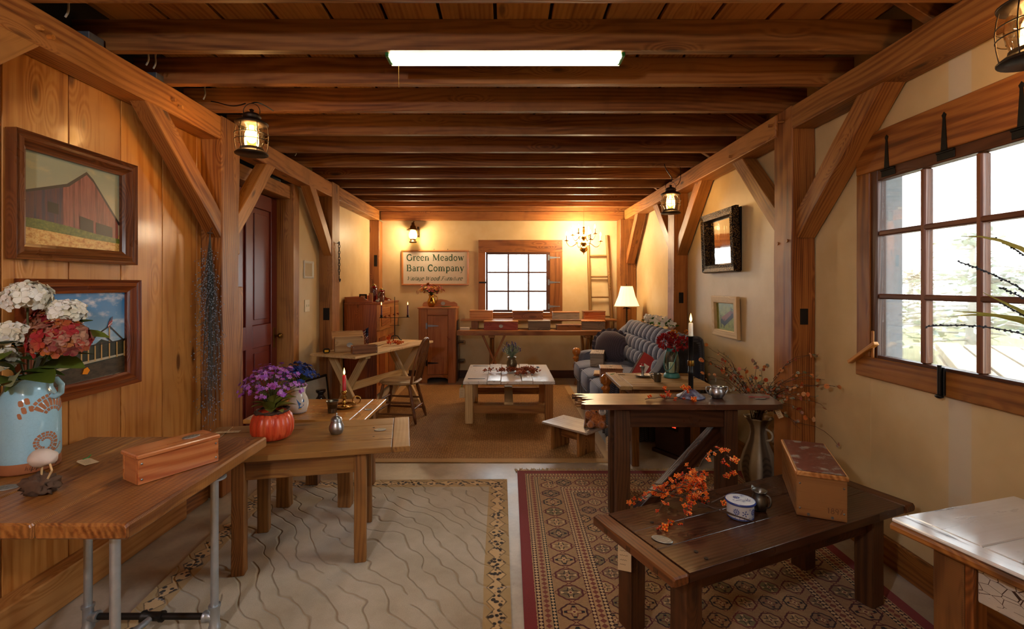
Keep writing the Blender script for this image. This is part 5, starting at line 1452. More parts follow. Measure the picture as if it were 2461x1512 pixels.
# seat cushions with rounded fronts and piping
for (a, b) in ((4.80, 5.43), (5.44, 6.04), (6.05, 6.62)):
    cy = (a + b) / 2
    m_ = MB(); m_.blob((1.33, cy, 0.37), (0.41, (b - a) / 2, 0.115), 32, 16, lambda q, d: Vector((q.x, q.y, q.z * (1.0 + 0.12 * (1 - (q.x / 0.41) ** 2)))), p=0.42)
    cu = mk('seat_cushion', m_, SOFA, SO)
    pp = []
    for i in range(41):
        th = 2 * PI * i / 40
        def sg(v, p): return math.copysign(abs(v) ** p, v)
        pp.append((0.938, cy + (b - a) / 2 * 0.86 * sg(math.cos(th), 0.5), 0.37 + 0.10 * sg(math.sin(th), 0.5)))
    m_ = MB(); m_.tube(pp, 0.006, 6, cap=False); mk('piping', m_, SOFA, cu)
# back shell
def prof_extrude(name, prof, y0, y1, mat, parent, rnd=0.03):
    """closed outline in x-z extruded along y, rounded at both faces"""
    cx = sum(p[0] for p in prof) / len(prof); cz = sum(p[1] for p in prof) / len(prof)
    m_ = MB(); vs = []; n = len(prof)
    for (y, sc) in ((y0, 0.86), (y0 + rnd * 0.3, 0.95), (y0 + rnd, 1.0), (y1 - rnd, 1.0), (y1 - rnd * 0.3, 0.95), (y1, 0.86)):
        for (x, z) in prof: vs.append((cx + (x - cx) * sc, y, cz + (z - cz) * (sc if z > cz else 1.0)))
    fs = [[r_ * n + i, r_ * n + (i + 1) % n, (r_ + 1) * n + (i + 1) % n, (r_ + 1) * n + i] for r_ in range(5) for i in range(n)]
    m_.add(vs, fs, None, True)
    m_.add(vs[:n], [list(range(n))[::-1]], None, False); m_.add(vs[-n:], [list(range(n))], None, False)
    return mk(name, m_, mat, parent)
def sm_prof(pts, it=2):
    for _ in range(it):
        o = []
        for i in range(len(pts)):
            a = pts[i]; b = pts[(i + 1) % len(pts)]
            o += [(a[0] * 0.75 + b[0] * 0.25, a[1] * 0.75 + b[1] * 0.25), (a[0] * 0.25 + b[0] * 0.75, a[1] * 0.25 + b[1] * 0.75)]
        pts = o
    return pts
back = sm_prof([(1.62, 0.28), (1.86, 0.28), (1.90, 0.94), (1.83, 1.0), (1.70, 0.97), (1.66, 0.85)])
prof_extrude('back_shell', back, Y0s, Y1s, SOFAD, SO)
# tufted rolls, three rows
NT = 11
roll = {}
for r_, (xx, zz, rx, rz, tilt) in enumerate(((1.605, 0.635, 0.075, 0.085, 0.25), (1.645, 0.775, 0.075, 0.088, 0.22), (1.725, 0.925, 0.085, 0.105, 0.55))):
    m_ = MB(); m_.blob((0, 0, 0), (rx, 0.088, rz), 12, 10, lambda q, d: Vector((q.x, q.y, q.z)), p=0.75)
    o0 = None
    for k in range(NT - (1 if r_ == 1 else 0)):
        yy = 4.86 + (k + (0.5 if r_ == 1 else 0.0)) * (1.72 / (NT - 1))
        if o0 is None: o0 = mk('tuft', m_, SOFA, SO, (xx, yy, zz), (0, tilt, 0))
        else: dup(o0, SO, (xx, yy, zz), (0, tilt, 0))
# arms with rising wings
arm = sm_prof([(1.0, 0.10), (1.90, 0.10), (1.93, 0.95), (1.86, 1.02), (1.74, 1.0), (1.56, 0.86), (1.46, 0.66), (1.36, 0.60), (1.05, 0.60), (1.0, 0.50)])
prof_extrude('arm', arm, 4.60, 4.775, SOFAD, SO)
prof_extrude('arm', arm, 6.60, 6.765, SOFA, SO)
wing = sm_prof([(1.60, 0.62), (1.86, 0.62), (1.90, 0.98), (1.80, 1.03), (1.66, 0.98), (1.58, 0.82)])
prof_extrude('wing', wing, 4.76, 4.83, SOFA, SO)
prof_extrude('wing', wing, 6.53, 6.60, SOFA, SO)
W_KNOB = wood('varnished_knob', '#5a2a0c', '#8f4d18', '#ad6a2a', 0.15, 30, 0.0, 0.05, coat=0.6)
for yy in (4.69, 6.68):
    m_ = MB(); m_.lathe([(0.05, 0.36), (0.05, 0.40), (0.035, 0.42), (0.035, 0.47), (0.05, 0.485), (0.055, 0.50), (0.035, 0.515), (0.03, 0.525), (0.045, 0.54), (0.058, 0.57), (0.055, 0.605), (0.035, 0.63), (0.0, 0.638)], 20, (0.985, yy, 0))
    kn = mk('arm_knob', m_, W_KNOB, SO)

# things on the sofa
PIL = mat_sofa('dark_slate_cloth', '#3a3740', '#575160')
m_ = MB()
def pf(q, d):
    e = max(abs(d.x), abs(d.y))
    rr = 1 + 0.04 * math.sin(math.atan2(d.y, d.x) * 9) * (1 - abs(d.z))
    return Vector((q.x * rr, q.y * rr, q.z))
m_.blob((0, 0, 0), (0.21, 0.20, 0.085), 32, 12, pf, p=0.85)
t = thing('ruffled_pillow', 'dark slate ruffled pillow propped against the far sofa arm', 'pillow', (1.40, 6.36, 0.70))
pil = mk('cushion', m_, PIL, t, (0, 0, 0), (1.15, 0.25, -0.35))
m_ = MB(); vs = []
for k in range(96):
    a = 2 * PI * k / 96
    for (rr, zz) in ((0.19, 0.0), (0.225, 0.012 * math.sin(k * 1.3)), (0.255, 0.028 * math.sin(k * 1.3 + 0.4))):
        vs.append((math.cos(a) * rr, math.sin(a) * rr * 0.95, zz))
m_.add(vs, [[(k * 3 + i), (k * 3 + i + 1), ((k + 1) % 96 * 3 + i + 1), ((k + 1) % 96 * 3 + i)] for k in range(96) for i in range(2)], None, True)
mk('ruffle', m_, PIL, t, (0, 0, 0), (1.15, 0.25, -0.35))
RED = plain('red_card', '#a3242c', 0.4); GREYC = plain('grey_card', '#8f8a86', 0.5); WHITEP = plain('white_paper', '#d9d4cc', 0.6)
def leaning(name, label, cat, loc, rz, lean, wdt, hgt, th, mat, labelcard=False, roll_=0.0):
    t = thing(name, label, cat, loc, rz)
    t.rotation_euler = (lean, roll_, rz)
    pbox('cover', t, mat, -wdt / 2, wdt / 2, -th / 2, th / 2, 0, hgt, 2, 0.001)
    if labelcard: pbox('label_card', t, WHITEP, -0.03, 0.045, -th / 2 - 0.001, -th / 2 - 0.0001, hgt * 0.38, hgt * 0.66, 2, 0.0003)
    pbox('spine', t, plain(name + '_spine', '#6d161c' if labelcard else '#5f5b58', 0.5), -wdt / 2 - 0.002, -wdt / 2 + 0.004, -th / 2 - 0.0008, th / 2 + 0.0008, 0, hgt, 2, 0.0005)
    return t
leaning('red_folder', 'red folder with a white label card leaning on the sofa back', 'folder', (1.42, 5.18, 0.475), math.radians(-62), -0.42, 0.22, 0.30, 0.012, RED, True, 0.32)
leaning('grey_folder', 'grey folder standing behind the red folder on the sofa', 'folder', (1.44, 5.32, 0.475), math.radians(-62), -0.40, 0.20, 0.29, 0.010, GREYC, False, 0.35)

# ------------------------------------------------------------------ wooden boxes
W_BOX = {
 'amber': wood('amber_box', '#6b2d10', '#a4582a', '#bf7a45', 0.3, 24, 0.2, 0.05, coat=0.3),
 'honey': wood('honey_box', '#7a4417', '#b3733a', '#cf955a', 0.4, 20, 0.4, 0.05),
 'brown': wood('brown_box', '#3f2111', '#77472a', '#94633e', 0.4, 22, 0.3, 0.05),
 'grey': wood('grey_barn_box', '#4d453e', '#80766b', '#a39889', 0.65, 20, 0.3, 0.06),
 'darkgrey': wood('dark_grey_barn_box', '#37332f', '#5f5850', '#7d746a', 0.65, 20, 0.5, 0.06),
 'red': wood('red_painted_box', '#4a1712', '#8a3326', '#a34a38', 0.45, 20, 0.2, 0.05),
 'umber': wood('umber_box', '#4a2c14', '#7d5229', '#9a6c3c', 0.45, 20, 0.2, 0.05),
 'tan': wood('tan_box', '#6a4a2a', '#a37a4c', '#bf9a6a', 0.5, 20, 0.3, 0.05),
}
def crate(label, loc, rz, lx, ly, lz, body, lid, ends=None, lidth=0.018, over=0.006, plate=False, knob=False, group=None):
    t = thing('wooden_box', label, 'box', loc, rz, group)
    th = 0.014; hz = lz - lidth
    B, Lm, E = W_BOX[body], W_BOX[lid], W_BOX[ends or body]
    pbox('front_board', t, B, -lx / 2, lx / 2, -ly / 2, -ly / 2 + th, 0, hz, 0, 0.002)
    pbox('back_board', t, B, -lx / 2, lx / 2, ly / 2 - th, ly / 2, 0, hz, 0, 0.002)
    pbox('end_board', t, E, -lx / 2, -lx / 2 + th, -ly / 2 + th, ly / 2 - th, 0, hz, 1, 0.002)
    pbox('end_board', t, E, lx / 2 - th, lx / 2, -ly / 2 + th, ly / 2 - th, 0, hz, 1, 0.002)
    pbox('bottom_board', t, B, -lx / 2 + th, lx / 2 - th, -ly / 2 + th, ly / 2 - th, 0.001, 0.012, 0, 0.001)
    if lidth > 0: pbox('lid', t, Lm, -lx / 2 - over, lx / 2 + over, -ly / 2 - over, ly / 2 + over, hz + 0.0005, lz, 0 if lx > ly else 1, 0.004)
    first = None
    for sx in (-1, 1):
        for z in (0.2 * hz, 0.82 * hz):
            p = (sx * (lx / 2 - 0.012), -ly / 2 - 0.0005, z)
            if first is None:
                m_ = MB(); m_.lathe([(0.0042, 0), (0.0042, 0.0016), (0.0, 0.0022)], 8, M=Matrix.Rotation(PI / 2, 3, 'X')); first = mk('screw', m_, PEWTER, t, p)
            else: dup(first, t, p)
    if plate: oval_plate(t, (0, -ly / 2, hz * 0.5), 0.032, 0.026).rotation_euler = (PI / 2, 0, 0)
    if knob:
        m_ = MB(); m_.blob((0, 0, lz + 0.0015), (0.022, 0.01, 0.002), 12, 4); mk('finger_slot', m_, NAIL, t)
    return t
g8 = 'wooden boxes lined up on the back trestle table'
crate('reddish amber lidded box with an oval plate beside the driftwood bird', (-1.37, 1.98, 0.741), math.radians(60), 0.30, 0.125, 0.115, 'amber', 'amber', plate=False)
bx = [o for o in bpy.data.objects if o.get('label', '').startswith('reddish amber')][0]
oval_plate(bx, (0.07, 0.0, 0.115), 0.035, 0.02)
BB = crate('large tan box with a scuffed red lid on the dark low table', (1.484, 2.333, 0.471), math.radians(-23), 0.19, 0.47, 0.20, 'umber', 'honey', lidth=0.022)
g = G('scuffed_red_lid'); gc = g.coord('Object'); n1 = g.noise(gc, 14.0, 5, 0.7); n2 = g.noise(gc, 70.0, 3)
m_ = MB(); m_.box(-0.092, 0.092, -0.232, 0.232, 0.2003, 0.203, 1, 0.002)
mk('painted_panel', m_, g.out(g.mix(n1.sm(0.52, 0.62), g.mix(n2, '#4f2418', '#7a4232'), '#8a7f72'), 0.38, 0.0, g.bump(n1, 0.3, 0.002)), BB)
m_ = MB(); write(m_, '1897', 0.02, 0.03, 0.018, lambda u, v, d: (u, -0.2355 - d, v)); o = mk('stamped_number', m_, plain('burnt_stamp', '#6b4526', 0.6), BB); o['kind'] = 'stuff'
for sx in (-0.05, 0.04):
    m_ = MB(); m_.lathe([(0.006, 0), (0.006, 0.002)], 8, (sx, -0.2355, 0.012), M=Matrix.Rotation(PI / 2, 3, 'X')); mk('screw', m_, PEWTER, BB)
# back table
crate('red-fronted box with a round plate on the trestle table', (-0.07, 7.35, 0.821), 0, 0.515, 0.14, 0.14, 'red', 'honey', plate=True, group=g8)
crate('grey barnwood box with a knot on the trestle table', (0.514, 7.35, 0.821), 0, 0.332, 0.14, 0.145, 'darkgrey', 'grey', group=g8)
crate('flat low brown box between two grey boxes on the trestle table', (0.958, 7.33, 0.821), 0, 0.367, 0.14, 0.085, 'brown', 'brown', group=g8)
crate('grey barnwood box with a pale honey end on the trestle table', (1.34, 7.36, 0.821), math.radians(-6), 0.35, 0.16, 0.145, 'darkgrey', 'honey', 'honey', group=g8)
crate('honey pine box on the riser below the window latch', (-0.38, 7.555, 0.971), 0, 0.358, 0.14, 0.14, 'honey', 'honey', group=g8)
crate('wide dark-striped brown box on the riser below the window middle', (0.348, 7.555, 0.971), 0, 0.475, 0.14, 0.138, 'brown', 'honey', 'honey', group=g8)
crate('silvery grey box on the riser below the window hinges', (0.945, 7.555, 0.971), 0, 0.41, 0.14, 0.12, 'grey', 'honey', group=g8)
crate('reddish box on the riser in front of the ladder', (1.384, 7.555, 0.971), 0, 0.341, 0.14, 0.13, 'amber', 'brown', group=g8)
# sofa boxes
crate('grey weathered lidded box on the far sofa cushion', (1.17, 6.12, 0.492), math.radians(-14), 0.16, 0.34, 0.165, 'grey', 'grey', knob=True)
crate('square brown lidded box on the near sofa cushion', (1.10, 5.02, 0.492), math.radians(-8), 0.22, 0.22, 0.16, 'brown', 'brown', knob=True)
t = thing('wooden_tray', 'small flat wooden tray lying beside the square brown box', 'tray', (1.10, 5.45, 0.492), math.radians(-12))
pbox('panel', t, W_BOX['brown'], -0.10, 0.10, -0.12, 0.12, 0, 0.012, 0); pbox('panel', t, W_BOX['tan'], -0.095, 0.095, -0.115, 0.115, 0.0125, 0.024, 0)
# sawbuck table boxes
t = crate('open tan box with its lid propped behind on the sawbuck table', (-1.72, 5.28, 0.782), math.radians(22), 0.30, 0.20, 0.15, 'tan', 'tan', 'brown', lidth=0.0, plate=True)
pbar('open_lid', t, W_BOX['tan'], (-0.17, 0.20, 0.155), (0.17, 0.20, 0.155), 0.20, 0.014, (0, -0.35, 1))
crate('small reddish open box in front of the open tan box', (-1.50, 5.10, 0.782), math.radians(28), 0.26, 0.09, 0.085, 'brown', 'amber', 'amber', lidth=0.0)

# ------------------------------------------------------------------ heater under the plank table
HEAT = plain('dark_heater_case', '#2a130c', 0.4, namt=0.15)
t = thing('infrared_heater', 'dark cabinet heater with a glowing red display under the plank table', 'heater', (1.58, 4.30, 0), math.radians(30))
pbox('case', t, HEAT, -0.17, 0.17, -0.16, 0.16, 0.03, 0.46, 2, 0.008)
pbox('plinth', t, HEAT, -0.19, 0.19, -0.18, 0.18, 0.0, 0.03, 0, 0.004); pbox('top', t, HEAT, -0.185, 0.185, -0.175, 0.175, 0.461, 0.485, 0, 0.006)
# the display faces the room
cp = pbox('control_panel', t, plain('black_panel', '#0c0b0b', 0.25), -0.176, -0.1705, -0.10, 0.10, 0.24, 0.34, 1, 0.001)
mk('display', MB().box(-0.178, -0.1765, -0.08, -0.04, 0.265, 0.315, 1, 0.0003), emis('red_display', '#ff3a20', 1.6), cp)
for k in range(3): mk('button', MB().box(-0.1785, -0.1765, 0.0 + k * 0.03, 0.018 + k * 0.03, 0.28, 0.30, 1, 0.0005), plain('grey_button', '#6f6a66', 0.5), cp)
# ------------------------------------------------------------------ small props
def rot_to(nv, spin=0.0):
    q = Vector(nv).normalized().to_track_quat('Z', 'Y')
    return (q.to_matrix() @ Matrix.Rotation(spin, 3, 'Z')).to_euler()
def fib(n, k):
    z = 1 - 2 * (k + 0.5) / n; a = k * 2.399963
    r_ = math.sqrt(max(0, 1 - z * z))
    return Vector((r_ * math.cos(a), r_ * math.sin(a), z))
def floret_mesh(np_, r, cup=0.3, wd=0.8, mi=0, notch=0.0):
    """np_ cupped petals round a centre"""
    m_ = MB()
    for k in range(np_):
        a = 2 * PI * k / np_
        d = Vector((math.cos(a), math.sin(a), 0)); s_ = Vector((-math.sin(a), math.cos(a), 0))
        h = r * cup
        p = [Vector((0, 0, 0)), d * (r * 0.55) + s_ * (r * wd * 0.5) + Vector((0, 0, h * 0.7)), d * r + s_ * (r * wd * 0.28) + Vector((0, 0, h * 0.6)), d * (r * (1.0 - notch)) + Vector((0, 0, h * 0.9)), d * r - s_ * (r * wd * 0.28) + Vector((0, 0, h * 0.6)), d * (r * 0.55) - s_ * (r * wd * 0.5) + Vector((0, 0, h * 0.7)), d * (r * 0.6) + Vector((0, 0, h * 0.35))]
        m_.add(p, [[0, 6, 1], [1, 6, 2], [2, 6, 3], [3, 6, 4], [4, 6, 5], [5, 6, 0]], None, True, mi)
    return m_
def petal_mat(name, cols, rough=0.6, hv=0.0):
    g = G(name); r = g.rnd()
    n = g.noise(g.coord('Object'), 60.0, 2)
    c = g.ramp(r * 0.85 + n * 0.2, [(i / max(1, len(cols) - 1), c_) for i, c_ in enumerate(cols)])
    return g.out(c, rough, spec=0.25)
LEAF = petal_mat('green_leaf', ['#2c3d12', '#4a5a1c', '#6a7a2c'], 0.5)
LEAFP = petal_mat('pale_leaf', ['#7d8358', '#9a9c74'], 0.6)
STEM = plain('green_stem', '#4a4a22', 0.7)
TWIG = plain('brown_twig', '#4a3424', 0.75, namt=0.3)
def leaf_mesh(L, W, fold=0.15, droop=0.25, n=6):
    m_ = MB(); vs = []
    for i in range(n + 1):
        t = i / n; w_ = W * math.sin(PI * min(1, t * 0.92 + 0.06)) ** 0.8
        z = -droop * L * t * t
        vs += [(t * L, -w_ / 2, z + fold * w_), (t * L, 0, z), (t * L, w_ / 2, z + fold * w_)]
    fs = []
    for i in range(n):
        a = i * 3
        fs += [[a, a + 3, a + 4, a + 1], [a + 1, a + 4, a + 5, a + 2]]
    return m_.add(vs, fs, None, True)

# --- blue milk-can vase with hydrangeas
def mat_glaze(name, col, rough=0.12):
    g = G(name); c = g.coord('Object')
    n = g.noise(c, 5.0, 3); v = g.vor(c, 70.0, 'DISTANCE_TO_EDGE')
    cc = g.hsv(hexc(col), 0.5, 1.0, n * 0.2 + 0.9)
    cc = g.mix(v.lt(0.03) * 0.12, cc, '#5f7c8a')
    return g.out(cc, rough, spec=0.6)
GLAZE = mat_glaze('blue_glaze', '#9dc8d8'); TERRA = plain('terracotta', '#a5673f', 0.7, namt=0.2, nscale=20)
VZ = thing('blue_vase', 'pale blue glazed milk-can vase with a terracotta sea horse pattern', 'vase', (-1.985, 2.0, 0.741))
vprof = [(0.100, 0.045), (0.103, 0.06), (0.103, 0.15), (0.102, 0.24), (0.098, 0.275), (0.085, 0.31), (0.076, 0.33), (0.075, 0.35), (0.080, 0.37), (0.086, 0.378), (0.082, 0.381), (0.072, 0.365), (0.068, 0.34), (0.068, 0.30)]
def vrad(z):
    for (a, b) in zip(vprof[:10], vprof[1:10]):
        if a[1] <= z <= b[1]: return a[0] + (b[0] - a[0]) * (z - a[1]) / max(1e-6, b[1] - a[1])
    return 0.1
m_ = MB(); m_.lathe(vprof, 40); mk('body', m_, GLAZE, VZ)
m_ = MB(); m_.lathe([(0.0, 0.0), (0.096, 0.0), (0.101, 0.008), (0.101, 0.045)], 40); mk('foot_band', m_, TERRA, VZ)
for an in (math.radians(5), math.radians(185 + 35)):
    d = Vector((math.cos(an), math.sin(an), 0))
    m_ = MB(); m_.tube([d * 0.082 + Vector((0, 0, 0.365)), d * 0.108 + Vector((0, 0, 0.368)), d * 0.128 + Vector((0, 0, 0.345)), d * 0.126 + Vector((0, 0, 0.312)), d * 0.105 + Vector((0, 0, 0.295)), d * 0.088 + Vector((0, 0, 0.298))], 0.011, 10); mk('handle', m_, GLAZE, VZ)
def cell(mb, f0, f1, z0, z1, sk=0.0):
    """a rounded patch on the vase wall, f in degrees from the side that faces the room"""
    fc, zc = (f0 + f1) / 2, (z0 + z1) / 2; vs = []
    for k in range(8):
        a = 2 * PI * (k + 0.5) / 8
        f = fc + (f1 - f0) / 2 * math.copysign(abs(math.cos(a)) ** 0.6, math.cos(a)); z = zc + (z1 - z0) / 2 * math.copysign(abs(math.sin(a)) ** 0.6, math.sin(a))
        f += sk * (z - zc)
        an = math.radians(-45 + f); rr = vrad(z) + 0.0008
        vs.append((math.cos(an) * rr, math.sin(an) * rr, z))
    mb.add(vs, [list(range(8))], None, True)
m_ = MB()
def patch(mb, cf, cz, r0, r1, a0, a1):
    """a patch of the pattern between two radii and two angles (metres on the wall)"""
    vs = []
    for (rr, aa) in ((r0, a0), (r0, (a0 + a1) / 2), (r0, a1), ((r0 + r1) / 2, a1 + (a1 - a0) * 0.06), (r1, a1), (r1, (a0 + a1) / 2), (r1, a0), ((r0 + r1) / 2, a0 - (a1 - a0) * 0.06)):
        s_ = rr * math.cos(math.radians(aa)); z = cz + rr * math.sin(math.radians(aa))
        z = min(0.325, max(0.05, z)); an = math.radians(-45 + cf) + s_ / 0.103; q = vrad(z) + 0.0008
        vs.append((math.cos(an) * q, math.sin(an) * q, z))
    mb.add(vs, [list(range(8))], None, True)
for (r0, r1, n, ga) in ((0.082, 0.094, 11, 1.6), (0.046, 0.079, 8, 2.2), (0.030, 0.043, 6, 3.0)):
    for k in range(n):
        a0 = 150 - 125 * k / n; a1 = 150 - 125 * (k + 1) / n
        patch(m_, 45, 0.215, r0, r1, a0 - ga, a1 + ga)
for (f, z, a, b) in ((-14, 0.285, 5, 0.012), (-3, 0.292, 5, 0.013), (-8, 0.258, 4.5, 0.014), (-15, 0.236, 3.5, 0.012), (4, 0.262, 4, 0.012)): cell(m_, f - a, f + a, z - b, z + b, -120)
for k in range(26):
    t = k / 26; rr = 0.044 - 0.034 * t; a0 = -60 + 560 * t; a1 = -60 + 560 * (t + 1 / 26)
    patch(m_, 28, 0.115, rr, rr + 0.0085, a0 + 3, a1 - 3)
    if t < 0.55: patch(m_, 28, 0.115, rr - 0.0105, rr - 0.002, a0 + 3, a1 - 3)
for k in range(9):
    t = k / 9; patch(m_, 28 + 0, 0.115, 0.046 + 0.02 * t, 0.053 + 0.022 * t, -62 + 50 * t + 1, -62 + 50 * (t + 0.11) - 1)
o = mk('sea_horse_pattern', m_, TERRA, VZ); o['kind'] = 'stuff'
m_ = MB(); write(m_, 'hippocampus', 0, 0.017, 0.013, lambda u, v, d: ((0.1025 + d) * math.cos(math.radians(-52) + u / 0.102), (0.1025 + d) * math.sin(math.radians(-52) + u / 0.102), v), 0.25); o = mk('script_lettering', m_, plain('burnt_lettering', '#4f2f1c', 0.7), VZ); o['kind'] = 'stuff'
WHYD = petal_mat('white_petal', ['#d8d2b8', '#ece8d8', '#f4f1e6', '#d5cba4']); RHYD = petal_mat('red_petal', ['#6a0f1c', '#8c1c26', '#9c2a2c', '#a86a2c', '#7a2630', '#b08468', '#94141f'])
def hydrangea(label, c, r, mat, n, grp=None, neck=(-1.985, 2.0, 1.06)):
    t = thing('hydrangea_stem', label, 'flower', neck, 0, grp)
    c = Vector(c) - Vector(neck)
    m_ = MB(); m_.tube(bez((0, 0, -0.1), (0, 0, 0.02), c * 0.5 + Vector((0, 0, 0.03)), c, 8), 0.004, 6); mk('stem', m_, STEM, t)
    m_ = MB(); m_.blob(c, (r * 0.72, r * 0.72, r * 0.55), 10, 7); mk('flower_head', m_, mat, t)
    f0 = None
    for k in range(n):
        d = fib(n, k)
        if d.z < -0.6: continue
        p = c + Vector((d.x * r, d.y * r, d.z * r * 0.78)) * R.uniform(0.82, 1.0)
        e = rot_to(d + Vector((R.uniform(-.35, .35), R.uniform(-.35, .35), R.uniform(-.2, .4))), R.uniform(0, 6))
        if f0 is None: f0 = mk('floret', floret_mesh(4, 0.026, 0.35, 1.0), mat, t, p, e)
        else: dup(f0, t, p, e, R.uniform(0.8, 1.15))
    return t
hydrangea('large white hydrangea rising highest in the blue vase', (-1.99, 2.0, 1.45), 0.078, WHYD, 64)
hydrangea('white hydrangea leaning out over the red one in the blue vase', (-1.87, 2.05, 1.385), 0.062, WHYD, 50)
hydrangea('white hydrangea low on the blue vase, beside a leaf', (-1.985, 1.93, 1.30), 0.058, WHYD, 46)
hydrangea('white hydrangea drooping lowest over the vase shoulder', (-2.0, 1.9, 1.21), 0.055, WHYD, 44)
hydrangea('large red and gold hydrangea spilling out of the blue vase', (-1.765, 1.90, 1.285), 0.098, RHYD, 110)
hydrangea('small red hydrangea half hidden behind the white blooms', (-1.99, 2.08, 1.36), 0.05, RHYD, 40)
HV = thing('hydrangea_foliage', 'broad green leaves around the hydrangeas in the blue vase', 'foliage', (-1.985, 2.0, 1.12))
l0 = mk('leaf', leaf_mesh(0.16, 0.085), LEAF, HV, (0.10, 0.0, 0.12), (0.1, -0.5, -0.2))
for (p, e, s_, mt) in (((0.15, -0.02, 0.16), (0.2, -0.25, 0.1), 1.1, 0), ((0.05, -0.06, 0.02), (0.3, -0.15, -0.5), 1.25, 0), ((0.02, -0.05, 0.13), (0, -0.4, -1.6), 1.0, 0), ((0.0, -0.05, 0.0), (0.3, 0.35, -2.0), 1.1, 0), ((0.02, -0.07, 0.02), (0.6, -0.05, -1.0), 0.9, 1), ((-0.02, 0.03, 0.18), (0, -0.7, 1.2), 0.9, 0), ((0.06, 0.02, 0.17), (0.2, -0.6, 0.3), 1.0, 0), ((0.03, 0.0, 0.08), (0.3, -0.3, -0.9), 1.2, 0), ((0.08, -0.03, 0.05), (0.4, -0.2, -0.2), 1.2, 0)):
    d_ = dup(l0, HV, p, e, s_)
    if mt: d_.data = d_.data.copy(); d_.data.materials[0] = LEAFP
for k in range(11):
    dup(l0, HV, (R.uniform(-0.05, 0.09), R.uniform(-0.1, 0.05), R.uniform(-0.01, 0.13)), (R.uniform(-.4, .5), -R.uniform(-0.1, 0.8), R.uniform(-2.2, 0.4)), R.uniform(0.8, 1.15))

# --- driftwood bird
DW = thing('driftwood_bird', 'pale stone bird perched on a chunk of driftwood', 'figurine', (-1.705, 1.76, 0.741))
DRIFT = plain('driftwood', '#5a4230', 0.85, namt=0.45, nscale=35, bump=0.8); STONE = plain('pale_stone', '#cbbfb2', 0.6, namt=0.2, nscale=18, bump=0.3)
def rough(amp, fq): return lambda q, d: q * (1 + amp * noise.noise(Vector(d) * fq + Vector((3, 1, 7))))
m_ = MB(); m_.blob((0, 0, 0.03), (0.052, 0.036, 0.031), 24, 14, rough(0.75, 4.5), p=0.75); mk('driftwood_base', m_, DRIFT, DW)
m_ = MB(); m_.blob((0.01, 0, 0.128), (0.048, 0.034, 0.032), 24, 14, rough(0.16, 1.6)); mk('body', m_, STONE, DW)
for (a, b) in (((0.005, 0.0, 0.05), (0.008, 0.0, 0.11)), ((0.035, -0.01, 0.05), (0.055, -0.012, 0.085)), ((0.055, -0.012, 0.085), (0.042, -0.008, 0.115))):
    m_ = MB(); m_.tube([a, b], 0.0035, 6); mk('twig_leg', m_, W_PALE, DW)

# --- price tags
def price_tag(label, loc, rot, ribbon=None, w_=0.045, h=0.085):
    t = thing('price_tag', label, 'tag', loc); t.rotation_euler = rot
    m_ = MB(); m_.prism([(-w_ / 2, 0), (w_ / 2, 0), (w_ / 2, h * 0.86), (w_ * 0.3, h), (-w_ * 0.3, h), (-w_ / 2, h * 0.86)], (0, 0, 0), (1, 0, 0), (0, 0, 1), 0.0008); mk('card', m_, PAPER, t)
    m_ = MB()
    for k in range(4):
        zz = h * (0.7 - 0.16 * k); n = 9
        stroke(m_, [(-w_ * 0.34 + w_ * 0.66 * i / n * (1 - 0.12 * k), zz + 0.0022 * math.sin(i * 2.3 + k * 1.7)) for i in range(n + 1)], 0.0012, lambda u, v, d: (u, -0.0012, v), 0)
    o = mk('handwriting', m_, INK, t); o['kind'] = 'stuff'
    if ribbon:
        m_ = MB(); m_.tube([Vector((0, 0, h * 0.92))] + [Vector(q) for q in ribbon], 0.004, 6, flat=0.3); mk('ribbon', m_, GREENRIB, t)
    return t
price_tag('kraft tag with green ribbon lying beside the blue vase', (-1.755, 2.04, 0.7425), (PI / 2 - 0.05, 0, math.radians(-150)), [(0.02, 0.0, 0.10), (0.045, -0.0, 0.14)], 0.05, 0.10).rotation_euler = (-PI / 2, 0, math.radians(60))
price_tag('long pale tag lying on the low sawn-oak table', (-1.57, 2.84, 0.637), (-PI / 2, 0, math.radians(100)), None, 0.04, 0.13)
price_tag('kraft tag hanging from the end of the dark low table', (0.50, 2.02, 0.30), (0, 0, math.radians(-20)), [(0.0, 0.015, 0.115), (0.01, 0.02, 0.13)], 0.055, 0.12)
price_tag('kraft tag on a green ribbon hanging from the bear stool', (0.895, 4.17, 0.06), (0, 0, math.radians(-10)), [(0.0, 0.0, 0.13), (0.005, 0.005, 0.175)], 0.05, 0.13)
price_tag('kraft tag hanging at the corner of the white coffee table', (-0.465, 5.13, 0.30), (0, 0, math.radians(20)), [(0.0, 0.01, 0.12), (0.01, 0.02, 0.14)], 0.06, 0.11)
price_tag('kraft tag with green string lying on the plank side table', (1.10, 4.43, 0.6835), (-PI / 2, 0, math.radians(80)), [(-0.03, 0, 0.11), (-0.05, 0, 0.13)], 0.05, 0.10)
price_tag('green-ribboned tag under the pine table edge', (-0.925, 3.30, 0.45), (0, 0, math.radians(40)), [(0.0, 0.01, 0.10), (-0.005, 0.015, 0.135)], 0.03, 0.06)
price_tag('pale tag curling off the end of the dark console', (1.695, 2.955, 0.685), (0.1, -0.45, math.radians(-12)), None, 0.03, 0.07)

